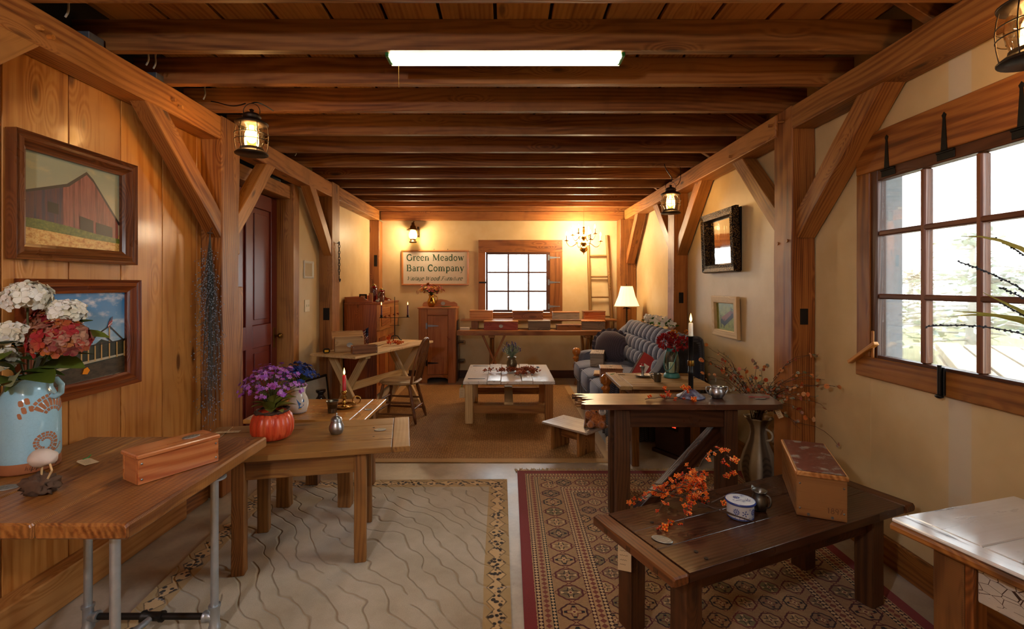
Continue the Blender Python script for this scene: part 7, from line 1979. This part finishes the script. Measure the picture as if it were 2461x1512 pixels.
t = thing('photo_frame', 'small black standing photo frame on the washstand', 'picture', (-1.93, 6.50, 1.272), math.radians(-10))
pbox('frame', t, BLACKIRON, -0.055, 0.055, 0, 0.012, 0, 0.11, 2); pbox('photo', t, plain('photo_print', '#a8784a', 0.4, namt=0.4, nscale=40), -0.035, 0.035, -0.001, -0.0002, 0.02, 0.09, 2, 0.0003)
t = thing('wooden_plaque', 'narrow wooden plaque standing beside the photo frame', 'plaque', (-1.83, 6.52, 1.272), math.radians(-10))
pbox('board', t, W_BOX['honey'], -0.028, 0.028, 0, 0.014, 0, 0.125, 2); pbox('print', t, plain('plaque_print', '#b3714e', 0.5, namt=0.3), -0.02, 0.02, -0.001, -0.0002, 0.015, 0.11, 2, 0.0003)
t = thing('glass_tealight', 'small clear glass votive on the washstand', 'candle holder', (-1.99, 6.43, 1.272))
m_ = MB(); m_.lathe([(0.0, 0.0), (0.03, 0.0), (0.032, 0.05), (0.04, 0.06), (0.036, 0.06), (0.028, 0.05), (0.0, 0.006)], 20); mk('glass', m_, CLEARGLASS, t)
m_ = MB(); m_.lathe([(0.024, 0.006), (0.024, 0.02), (0, 0.021)], 14); mk('wax', m_, plain('red_votive', '#9a1c18', 0.4), t)
t = thing('silver_bell', 'little silver figurine at the washstand edge', 'figurine', (-1.72, 6.45, 1.272))
m_ = MB(); m_.blob((0, 0, 0.018), (0.026, 0.018, 0.018), 12, 8); m_.blob((0.018, 0, 0.04), (0.012, 0.011, 0.012), 10, 6); mk('body', m_, PEWTER, t)
t = thing('pebble_row', 'pale bottle stopper lying on the washstand beside the red jar', 'stopper', (-1.70, 7.0, 1.272))
m_ = MB(); m_.blob((0, 0, 0.012), (0.02, 0.05, 0.012), 12, 6); mk('body', m_, STONE, t)

# ------------------------------------------------------------------ candelabra, flag, tape on the sawbuck table
t = thing('iron_candelabra', 'black wrought iron candelabra with two lit purple candles', 'candelabra', (-1.44, 6.24, 0.781))
m_ = MB(); m_.tube([(0, 0, 0.06), (0, 0, 0.30), (0, 0, 0.57)], [0.007, 0.006, 0.004], 8); mk('stem', m_, BLACKIRON, t)
for k in range(3):
    a = k * 2 * PI / 3 + 0.5; d = Vector((math.cos(a), math.sin(a), 0))
    m_ = MB(); m_.tube([Vector((0, 0, 0.07)), d * 0.04 + Vector((0, 0, 0.06)), d * 0.07 + Vector((0, 0, 0.015)), d * 0.095 + Vector((0, 0, 0.005))], 0.006, 7); mk('foot', m_, BLACKIRON, t)
m_ = MB(); m_.tube([(-0.19, -0.03, 0.30), (0, 0, 0.30), (0.19, 0.03, 0.305)], 0.004, 6); m_.tube([(-0.06, -0.01, 0.20), (0.07, 0.01, 0.20)], 0.003, 6); m_.tube([(0.045, 0, 0.30), (0.045, 0, 0.19)], 0.003, 6); mk('cross_arm', m_, BLACKIRON, t)
PURP = plain('plum_wax', '#5c2a3a', 0.4)
for s_ in (-1, 1):
    c = (s_ * 0.165, s_ * 0.026, 0)
    m_ = MB(); m_.lathe([(0.0, 0.301), (0.025, 0.302), (0.026, 0.307), (0.015, 0.308), (0.015, 0.335)], 16, c); mk('candle_cup', m_, BLACKIRON, t)
    m_ = MB(); m_.lathe([(0.011, 0.31), (0.010, 0.46), (0.003, 0.463), (0, 0.462)], 14, c); mk('candle', m_, PURP, t)
    flame(t, (c[0], c[1], 0.465), 0.042)
    point('candle_light', (-1.44 + c[0], 6.24 + c[1], 0.781 + 0.495), 0.2, WARM, 0.012)
t = thing('small_flag', 'little American flag on a stick standing on the sawbuck table', 'flag', (-1.60, 5.60, 0.781))
m_ = MB(); m_.tube([(0, 0, 0.0), (0.0, 0, 0.235)], 0.0025, 6); mk('stick', m_, BLACKIRON, t)
FR, FW, FB = plain('flag_red', '#9a1f2c', 0.7), plain('flag_white', '#d0c9c0', 0.7), plain('flag_blue', '#1c2450', 0.7)
m_ = MB(); NS = 13
def flagp(u, v): return (-0.062 * u * (0.35 + 0.65 * v) , 0.008 * math.sin(u * 6 + v * 3), 0.228 - 0.16 * (1 - v) - 0.055 * u * (1.2 - v * 0.5))
for k in range(NS):
    for j in range(6):
        u0, u1 = j / 6, (j + 1) / 6; v0, v1 = 1 - (k + 1) / NS, 1 - k / NS
        m_.add([flagp(u0, v0), flagp(u1, v0), flagp(u1, v1), flagp(u0, v1)], [[0, 1, 2, 3], [3, 2, 1, 0]], None, True, 2 if (k < 7 and j < 3) else (k % 2))
mk('cloth', m_, [FR, FW, FB], t)
t = thing('tape_measure', 'black and yellow tape measure on the sawbuck table', 'tape measure', (-1.90, 5.10, 0.781), 0.4)
pbox('case', t, BLACKIRON, -0.035, 0.035, -0.02, 0.02, 0.0, 0.05, 0, 0.012); pbox('label', t, YELP, -0.02, 0.02, -0.0215, -0.0203, 0.012, 0.036, 0, 0.0004)
# white cards on the back table
t = thing('card_stack', 'stack of white cards on the left end of the trestle table', 'cards', (-0.62, 7.30, 0.821))
for k in range(3): pbox('card_pad', t, WHITEP, -0.07, 0.07, -0.045, 0.045, 0.001 + k * 0.014, 0.013 + k * 0.014, 0, 0.001)
# dark frame box leaning behind the table
t = thing('crate_shelf', 'dark open crate between the cupboard and the trestle table', 'crate', (-0.685, 7.62, 0.0))
pbox('side', t, W_DARK, -0.08, -0.06, -0.12, 0.12, 0, 0.95, 2); pbox('shelf', t, W_DARK, -0.059, 0.03, -0.12, 0.12, 0.30, 0.32, 1); pbox('shelf', t, W_DARK, -0.059, 0.03, -0.12, 0.12, 0.60, 0.62, 1)
# brass jug with flowers on the cupboard
t = thing('brass_jug', 'brass jug with a looped handle on the pine cupboard', 'jug', (-1.16, 7.52, 1.163))
m_ = MB(); m_.lathe([(0.0, 0.0), (0.035, 0.0), (0.042, 0.006), (0.06, 0.04), (0.066, 0.07), (0.058, 0.105), (0.04, 0.14), (0.036, 0.165), (0.05, 0.195), (0.045, 0.19), (0.032, 0.165)], 28); mk('body', m_, BRASS, t)
m_ = MB(); m_.tube(bez((0.045, 0, 0.17), (0.11, 0, 0.19), (0.11, 0, 0.08), (0.06, 0, 0.07), 10), 0.006, 7); mk('handle', m_, BRASS, t)
MIXF = petal_mat('mixed_autumn_petal', ['#7a1c20', '#a03a2c', '#c8862c', '#8a2c40', '#b05a5a', '#c4a02c'])
bouquet('autumn_bouquet', 'red and orange flowers in the brass jug', 'flowers', (-1.16, 7.52, 1.34), 0.19, 0.16, 26, 4, MIXF, 0.024, 26, 5, LEAF, 0.02, 0.09)
t = thing('green_dish', 'thin green dish lying on the pine cupboard', 'dish', (-0.93, 7.48, 1.163)); m_ = MB(); m_.lathe([(0.0, 0.0), (0.06, 0.0), (0.09, 0.012), (0.06, 0.006), (0.0, 0.005)], 24, sy=0.5); mk('body', m_, plain('green_ceramic', '#6a7a3c', 0.4), t)

# ------------------------------------------------------------------ stool with teddy bear
ST = thing('small_stool', 'low wooden stool holding the teddy bear', 'stool', (0.615, 4.36, 0.008), math.radians(-45))
zt = 0.242
pbox('top', ST, wood('worn_stool_top', '#6a4a34', '#9a8470', '#b5a492', 0.35, 20, 0.2, 0.05, coat=0.2), -0.24, 0.27, -0.165, 0.165, zt - 0.018, zt, 0, 0.004, 5, 0.002)
for x in (-0.15, 0.14): pbox('leg', ST, W_BROWN, x - 0.014, x + 0.014, -0.12, 0.12, 0.0, zt - 0.019, 2, 0.003)
pbox('stretcher', ST, W_BROWN, -0.135, 0.125, -0.012, 0.012, 0.10, zt - 0.019, 0, 0.003)
DB = thing('doll_bench', 'tiny wooden doll seat holding the teddy bear on the stool', 'doll seat', (0.79, 4.25, 0.251), math.radians(-8))
for s_ in (-1, 1): pbar('side', DB, W_BROWN, (s_ * 0.092, -0.02, 0.0), (s_ * 0.078, 0.0, 0.098), 0.014, 0.10, (0, 1, 0), 0.004)
pbox('back', DB, W_BROWN, -0.075, 0.075, 0.05, 0.062, 0.0, 0.10, 0); pbox('seat', DB, W_BROWN, -0.082, 0.082, -0.045, 0.049, 0.0, 0.014, 0)
FUR = G('amber_fur'); n1 = FUR.noise(FUR.coord('Object'), 55.0, 4, 0.7)
FUR = FUR.out(FUR.ramp(n1, [(0.3, '#7a3a10'), (0.5, '#b06424'), (0.7, '#d08c4a')]), 0.9, 0.0, FUR.bump(n1, 0.8, 0.008), sheen=0.5)
BE = thing('teddy_bear', 'amber plush teddy bear with a round white tag', 'teddy bear', (0.79, 4.20, 0.266), math.radians(-8)); BE.scale = (1.12, 1.12, 1.12)
m_ = MB()
for (c, r_) in (((0, 0.0, 0.055), (0.05, 0.042, 0.058)), ((0, -0.005, 0.135), (0.045, 0.04, 0.038)), ((-0.042, 0.0, 0.165), (0.015, 0.01, 0.015)), ((0.042, 0.0, 0.165), (0.015, 0.01, 0.015)), ((0, -0.04, 0.125), (0.02, 0.018, 0.015)), ((-0.042, -0.045, 0.028), (0.027, 0.045, 0.026)), ((0.042, -0.045, 0.028), (0.027, 0.045, 0.026)), ((-0.06, -0.02, 0.095), (0.028, 0.024, 0.032)), ((0.055, -0.02, 0.075), (0.022, 0.022, 0.036))):
    m_.blob(c, r_, 16, 10)
bo = mk('body', m_, FUR, BE)
md = bo.modifiers.new('remesh', 'REMESH'); md.mode = 'VOXEL'; md.voxel_size = 0.0045; md.use_smooth_shade = True
tx = bpy.data.textures.new('fur_clumps', 'CLOUDS'); tx.noise_scale = 0.008
md = bo.modifiers.new('fur', 'DISPLACE'); md.texture = tx; md.strength = 0.009; md.mid_level = 0.5
for s_ in (-1, 1):
    m_ = MB(); m_.blob((s_ * 0.017, -0.042, 0.148), (0.0045, 0.0045, 0.0045), 8, 6); mk('eye', m_, plain('black_bead', '#0c0a09', 0.15), BE)
m_ = MB(); m_.blob((0, -0.06, 0.131), (0.008, 0.005, 0.006), 8, 6); mk('nose', m_, plain('dark_nose', '#1c100a', 0.3), BE)
m_ = MB(); m_.lathe([(0.028, 0.0), (0.028, 0.002), (0.0, 0.002)], 24, (0.045, -0.065, 0.135), M=Matrix.Rotation(PI / 2 - 0.2, 3, 'X')); mk('round_tag', m_, WHITEP, BE)
m_ = MB()
for k in range(4): stroke(m_, [(0.03 + 0.008 * k, 0.136), (0.03 + 0.008 * k, 0.150)], 0.005, lambda u, v, d: (u, -0.0715 + 0.0 * v, v), 0)
for k in range(3): stroke(m_, [(0.028, 0.13 - 0.006 * k), (0.062, 0.13 - 0.006 * k)], 0.0015, lambda u, v, d: (u, -0.0735, v), 0)
o = mk('tag_print', m_, plain('grey_print', '#6d7076', 0.6), BE); o['kind'] = 'stuff'

# ------------------------------------------------------------------ tall floor vase with branches
FV = thing('floor_vase', 'tall grey ribbed pottery vase with a flared rim on the floor', 'vase', (1.905, 3.62, 0.0))
g = G('ribbed_pottery'); c = g.coord('Object'); x, y, z = g.sep(c)
a = g.m('ARCTAN2', y, x); st_ = ((a * 5.0).sin() * 0.5 + 0.5); n1 = g.noise(c, 25.0, 4)
feather = ((z * 160.0 - (a * 5.0).sin().abs() * 4.0).sin()).gt(0.2) * st_.lt(0.35) * z.lt(0.24)
col = g.mix(st_.sm(0.2, 0.8), '#5a4a3a', g.mix(n1, '#a8987e', '#c4b69a'))
POT = g.out(g.mix(feather * 0.6, col, '#2a231c'), 0.45, 0.0, g.bump(st_, 0.4, 0.01))
m_ = MB(); m_.lathe([(0.0, 0.0), (0.08, 0.0), (0.095, 0.02), (0.122, 0.10), (0.125, 0.16), (0.10, 0.25), (0.065, 0.34), (0.055, 0.40), (0.06, 0.45), (0.085, 0.495), (0.10, 0.51), (0.08, 0.50), (0.052, 0.44), (0.045, 0.38)], 60, fn=lambda a, z: 1 + 0.035 * math.cos(a * 10) * (1 if z < 0.45 else 1.8)); mk('body', m_, POT, FV)
m_ = MB(); m_.tube(bez((0.03, -0.05, 0.43), (0.07, -0.10, 0.42), (0.06, -0.11, 0.36), (0.03, -0.065, 0.35), 8), 0.008, 7); mk('handle', m_, POT, FV)
EUC = petal_mat('faded_coin_leaf', ['#a02418', '#c04a24', '#c87a3c', '#c49060', '#6d7250', '#8a9484', '#b0604c', '#7a3018'], 0.6)
BR = thing('dried_branches', 'dried curly branches with red, orange and grey round leaves', 'branches', (1.895, 3.62, 0.47))
m_ = MB()
vs = []
for k in range(9):
    a = 2 * PI * k / 9; vs.append((0.016 * math.cos(a), 0.016 * math.sin(a), 0.002 * math.cos(2 * a)))
m_.add(vs, [list(range(9))], None, True)
disc = m_
d0 = None
extra = MB()
for k in range(48):
    if k < 10: tipx, tipy, tipz = R.uniform(-0.46, -0.2), R.uniform(-0.25, 0.2), R.uniform(0.36, 0.60)
    elif k < 22: tipx, tipy, tipz = R.uniform(-0.10, 0.13), R.uniform(-0.80, -0.52), R.uniform(0.30, 0.62)
    elif k < 26: tipx, tipy, tipz = R.uniform(-0.05, 0.10), R.uniform(-0.75, -0.5), R.uniform(0.0, 0.25)
    else: tipx, tipy, tipz = R.uniform(-0.36, 0.06), R.uniform(-0.45, 0.10), R.uniform(0.22, 0.50)
    tip = Vector((tipx, tipy, tipz))
    pts = bez((R.uniform(-.03, .03), R.uniform(-.03, .03), -0.05), (R.uniform(-.04, .04), R.uniform(-.04, .04), 0.18), tip * 0.6 + Vector((0, 0, 0.16)), tip, 16)
    ph = R.uniform(0, 6)
    pts = [p + Vector((math.sin(i * 0.9 + ph), math.cos(i * 1.1 + ph), 0.6 * math.sin(i * 1.4 + ph))) * (0.010 * i / 16) for i, p in enumerate(pts)]
    pts = [Vector((min(p.x, -0.005 if -0.50 < p.y < -0.19 else 0.145), p.y, p.z)) for p in pts]
    m_ = MB(); m_.tube(pts, [0.0028 - 0.0018 * i / 16 for i in range(17)], 5); mk('branch', m_, TWIG, BR)
    for j in range(6):
        p = pts[R.randint(6, 16)] + Vector((R.uniform(-1, 1), R.uniform(-1, 1), R.uniform(-1, 1))) * 0.008
        e = (R.uniform(-1.5, 1.5), R.uniform(-1.5, 1.5), R.uniform(0, 6))
        if d0 is None: d0 = mk('coin_leaf', disc, EUC, BR, p, e)
        else: dup(d0, BR, p, e, R.uniform(0.6, 1.1))
    for j in range(7):
        p = pts[R.randint(4, 13)] + Vector((R.uniform(-1, 1), R.uniform(-1, 1), R.uniform(-1, 1))) * 0.014
        nq = Vector((R.uniform(-1, 1), R.uniform(-1, 1), R.uniform(-1, 1))).normalized(); ta = nq.orthogonal().normalized(); tb = nq.cross(ta); q_ = R.uniform(0.007, 0.013)
        extra.add([p + (ta * math.cos(i * PI / 4) + tb * math.sin(i * PI / 4)) * q_ for i in range(8)], [list(range(8))])
g = G('dusty_small_leaf'); n1 = g.noise(g.coord('Object'), 45.0, 1); o = mk('small_leaves', extra, g.out(g.ramp(n1, [(0.3, '#8f2a18'), (0.42, '#b5602c'), (0.52, '#7f8468'), (0.62, '#a8a890'), (0.72, '#8a3a1c')]), 0.6), BR); o['kind'] = 'stuff'

# ------------------------------------------------------------------ dried bunch hanging on the post
HB = thing('hanging_dried_bunch', 'blue-grey dried sprigs tied and hung on the left post', 'dried flowers', (-2.03, 3.30, 1.87))
DRY = plain('dry_stalk', '#525653', 0.8, namt=0.3); DBUD = plain('blue_grey_bud', '#8391a3', 0.8, var=0.15)
ms = MB(); mbud = MB()
for k in range(84):
    a = R.uniform(0, 6.28); rr = R.uniform(0.0, 1.0); L_ = R.uniform(0.35, 1.34)
    sp = 0.025 + 0.075 * math.sin(min(1, L_ / 1.34) * PI * 0.8)
    tip = Vector((math.cos(a) * rr * sp + 0.02, -abs(math.sin(a)) * rr * sp * 0.7, -L_))
    pts = bez((0, 0, 0), (tip.x * 0.2, tip.y * 0.2, -L_ * 0.35), (tip.x * 0.8, tip.y * 0.8, -L_ * 0.7), tip, 6)
    ms.tube(pts, 0.0011, 3, cap=False)
    for j in range(9):
        p = pts[R.randint(2, 6)] + Vector((0, 0, R.uniform(-0.05, 0.05)))
        d = Vector((R.uniform(-1, 1), -R.uniform(0, 0.8), -R.uniform(0.1, 0.9))) * R.uniform(0.02, 0.085)
        q = p + d
        ms.tube([p, p + d * 0.5 + Vector((0, 0, 0.004)), q], 0.0007, 3, cap=False)
        mbud.blob(q, (0.0034, 0.0034, 0.004), 5, 3)
o = mk('stalks', ms, DRY, HB); o['kind'] = 'stuff'
o = mk('buds', mbud, DBUD, HB); o['kind'] = 'stuff'
m_ = MB(); m_.tube(arc((0, 0, -0.01), 0.014, 0, 2 * PI, 12, (1, 0, 0), (0, 1, 0)), 0.005, 6, cap=False); m_.tube([(0, 0, 0), (0.01, 0.03, 0.05), (0, 0.08, 0.06)], 0.003, 5); mk('twine', m_, TWIG, HB)
# chain and hook on the second post
CHN = thing('iron_chain', 'black iron chain with a hook hanging on the post by the washstand', 'chain', (-1.985, 5.70, 2.0))
m_ = MB()
for k in range(11):
    ux = Vector((1, 0, 0)) if k % 2 else Vector((0, 1, 0))
    m_.tube([Vector((0.012, 0, -k * 0.036)) + ux * (0.010 * math.cos(q)) + Vector((0, 0, 0.023 * math.sin(q))) for q in [i * 2 * PI / 10 for i in range(11)]], 0.004, 5, cap=False)
o = mk('links', m_, BLACKIRON, CHN); o['kind'] = 'stuff'
m_ = MB(); m_.tube([(0.012, 0, -0.39), (0.012, 0, -0.43), (0.012, 0.02, -0.455), (0.012, 0.04, -0.44), (0.012, 0.04, -0.42)], 0.006, 6); mk('hook', m_, BLACKIRON, CHN)
m_ = MB(); m_.tube([(-0.012, 0, 0.0), (0.02, 0, 0.005)], 0.006, 6); mk('spike', m_, BLACKIRON, CHN)
# leaning picture and dark bottle on the floor behind the pine table
t = thing('leaning_print', 'pale framed print leaning on the wall behind the pine table', 'picture', (-2.06, 5.30, 0.0), math.radians(70)); t.rotation_euler = (-0.12, 0, math.radians(75))
pbox('board', t, plain('pale_print', '#a8a392', 0.5, namt=0.25, nscale=9), -0.20, 0.20, 0.0, 0.008, 0.02, 0.46, 2); 
for (a, b, c, d) in ((-0.22, 0.22, 0.46, 0.485), (-0.22, 0.22, 0.0, 0.02)): pbox('frame_rail', t, BLACKIRON, a, b, -0.006, 0.014, c, d, 0)
for x in (-0.22, 0.2): pbox('frame_rail', t, BLACKIRON, x, x + 0.02, -0.006, 0.014, 0.021, 0.459, 2)
t = thing('black_bottle', 'squat black glass bottle behind the pine table', 'bottle', (-1.93, 5.02, 0.0))
m_ = MB(); m_.lathe([(0.0, 0.0), (0.06, 0.0), (0.075, 0.03), (0.075, 0.26), (0.05, 0.32), (0.03, 0.35), (0.03, 0.37), (0.05, 0.39), (0.05, 0.41), (0.0, 0.41)], 24); mk('body', m_, plain('black_glass', '#0c0e16', 0.08, spec=0.8), t)

# ------------------------------------------------------------------ plant reaching in front of the window
PLT = thing('foliage_arrangement', 'spray of long pale leaves and dark spiky stems before the big window', 'plant', (1.80, 1.30, 0.752))
m_ = MB(); m_.lathe([(0.0, 0.0), (0.07, 0.0), (0.08, 0.02), (0.09, 0.12), (0.06, 0.22), (0.065, 0.25), (0.055, 0.245), (0.05, 0.2)], 24); mk('vase', m_, mat_glaze('grey_glaze', '#7a8084'), PLT)
GRASS = petal_mat('pale_grass_leaf', ['#8a8f3c', '#a8a850', '#c0b860'], 0.5)
SPK = plain('dark_spike', '#3d4650', 0.7, namt=0.3)
# leaf tips and stem tips given as real points in the room
def grass(tip, mid, w_):
    b = Vector((0, 0, 0.22)); tip = Vector(tip); mid = Vector(mid)
    pts = bez(b, b + Vector((0, 0, 0.25)), mid, tip, 14); n = len(pts); vs = []
    for i, p in enumerate(pts):
        ww = w_ * math.sin(PI * min(1.0, 0.12 + 0.86 * i / (n - 1))) * 0.5
        side = Vector((0.35, -0.2, 1.0)).normalized() * ww
        vs += [p - side, p + Vector((-0.004, -0.004, 0)), p + side]
    fs = []
    for i in range(n - 1):
        a = i * 3; fs += [[a, a + 3, a + 4, a + 1], [a + 1, a + 4, a + 5, a + 2]]
    mk('leaf', MB().add(vs, fs, None, True), GRASS, PLT)
def spike(tip, mid):
    b = Vector((0, 0, 0.22)); pts = bez(b, b + Vector((0, 0, 0.2)), mid, tip, 26)
    m_ = MB(); m_.tube(pts, 0.0022, 5)
    for i in range(8, 27):
        for j in range(4):
            q = pts[i].lerp(pts[i - 1], j / 4) + Vector((R.uniform(-1, 1), R.uniform(-1, 1), R.uniform(-1, 1))) * 0.0035
            m_.blob(q, (0.0045, 0.0035, 0.0035), 5, 4)
    mk('spike_stem', m_, SPK, PLT)
for (tp, zm) in (((-0.094, 0.50, 0.932), 0.93), ((-0.171, 0.45, 0.654), 0.66), ((-0.19, 0.44, 0.635), 0.70), ((-0.062, 0.45, 0.722), 0.60)): grass(tp, (-0.02, 0.22, zm), 0.024)
for (tp, zm) in (((-0.148, 0.45, 0.833), 0.72), ((-0.313, 0.40, 0.602), 0.66), ((-0.024, 0.45, 0.921), 0.80), ((0.003, 0.45, 0.684), 0.58), ((0.01, 0.46, 0.74), 0.66)): spike(Vector(tp), Vector((-0.02, 0.22, zm)))

# ------------------------------------------------------------------ outdoors
GR = G('winter_grass'); n1 = GR.noise(GR.coord('Object'), 0.8, 5); GR = GR.out(GR.ramp(n1, [(0.3, '#7d7a58'), (0.6, '#a39c78'), (0.8, '#b8b08e')]), 0.9)
gm = MB()
def ground(x0, x1, y0, y1, n=10):
    vs = []; 
    for j in range(n + 1):
        for i in range(n + 1):
            x = x0 + (x1 - x0) * i / n; y = y0 + (y1 - y0) * j / n
            vs.append((x, y, -0.15 + 0.25 * noise.noise(Vector((x * 0.12, y * 0.12, 0)))))
    gm.add(vs, [[j * (n + 1) + i, j * (n + 1) + i + 1, (j + 1) * (n + 1) + i + 1, (j + 1) * (n + 1) + i] for j in range(n) for i in range(n)], None, True)
ground(3.3, 40, -12, 30, 14); ground(-20, 3.3, 8.4, 45, 14)
struct(mk('yard_ground', gm, GR))
BARK = plain('pale_bark', '#c4beb6', 0.9, namt=0.2); NEED = petal_mat('pale_evergreen', ['#ccd6cc', '#dce2da', '#c2cec4'], 0.8); BSH = petal_mat('pale_brush', ['#c8c6b8', '#d2ccba', '#b9bdb0'], 0.8)  # paled so the overexposed daylight look sits in the tree colours
def tree(label, x, y, h, rr, n, mat, bare=False):
    t = thing('yard_tree', label, 'tree', (x, y, -0.1))
    m_ = MB(); m_.tube([(0, 0, 0), (0.05, 0, h * 0.5), (0, 0.05, h)], [0.16, 0.10, 0.03], 8); mk('trunk', m_, BARK, t)
    mb_ = MB(); ml = MB()
    for k in range(n):
        z = h * R.uniform(0.12 if not bare else 0.3, 0.97); a = R.uniform(0, 6.28); L_ = rr * (1.1 - z / h) * R.uniform(0.5, 1.2) + 0.2
        tip = Vector((math.cos(a) * L_, math.sin(a) * L_, z + (L_ * 0.5 if bare else -0.1 * L_)))
        mb_.tube([(0, 0, z), tip * 0.5 + Vector((0, 0, z * 0.5 + 0.05)), tip], [0.03, 0.018, 0.006], 4, cap=False)
        for j in range(0 if bare else 14):
            p = Vector((0, 0, z)).lerp(tip, R.uniform(0.3, 1.0)) + Vector((R.uniform(-.25, .25), R.uniform(-.25, .25), R.uniform(-.2, .2)))
            d = Vector((R.uniform(-1, 1), R.uniform(-1, 1), R.uniform(-.5, .5))) * 0.14; s_ = Vector((-d.y, d.x, 0.05)) * 0.5
            ml.add([p - d, p + s_, p + d, p - s_], [[0, 1, 2, 3]])
    o = mk('limbs', mb_, BARK, t); o['kind'] = 'stuff'
    if ml.v: o = mk('foliage', ml, mat, t); o['kind'] = 'stuff'
tree('pale evergreen tree seen through the big window', 10.5, 10.8, 2.95, 2.2, 60, NEED)
tree('bare branching tree seen through the big window', 13.0, 11.2, 3.3, 1.6, 26, NEED, True)
tree('bushy evergreen behind the bare tree in the yard', 20.5, 18.8, 2.6, 2.6, 60, BSH)
tree('low brushy tree at the edge of the yard', 16.5, 19.6, 2.2, 2.2, 50, BSH)
LUM = plain('weathered_lumber', '#b3a692', 0.8, var=0.2)
t = thing('lumber_stack', 'stack of weathered boards lying in the yard outside the window', 'lumber', (5.6, 5.2, -0.12), 0.9)
for k in range(5):
    for j in range(4): pbox('board', t, LUM, -2.2 + R.uniform(-.3, .3), 2.2 + R.uniform(-.3, .3), -0.6 + j * 0.3, -0.33 + j * 0.3, k * 0.16 + 0.0, k * 0.16 + 0.10, 0, 0.004)
hm = MB(); vs = []
for i in range(25):
    a = i / 24; x = -30 + 60 * a; hh = 1.2 + 0.7 * noise.noise(Vector((i * 0.4, 2, 0)))
    vs += [(x, 38, -0.4), (x, 40, hh + 0.6), (x, 44, -0.4)]
hm.add(vs, [[i * 3, i * 3 + 3, i * 3 + 4, i * 3 + 1] for i in range(24)] + [[i * 3 + 1, i * 3 + 4, i * 3 + 5, i * 3 + 2] for i in range(24)], None, True)
struct(mk('distant_ridge', hm, plain('hazy_ridge', '#b9bdb6', 0.9)))
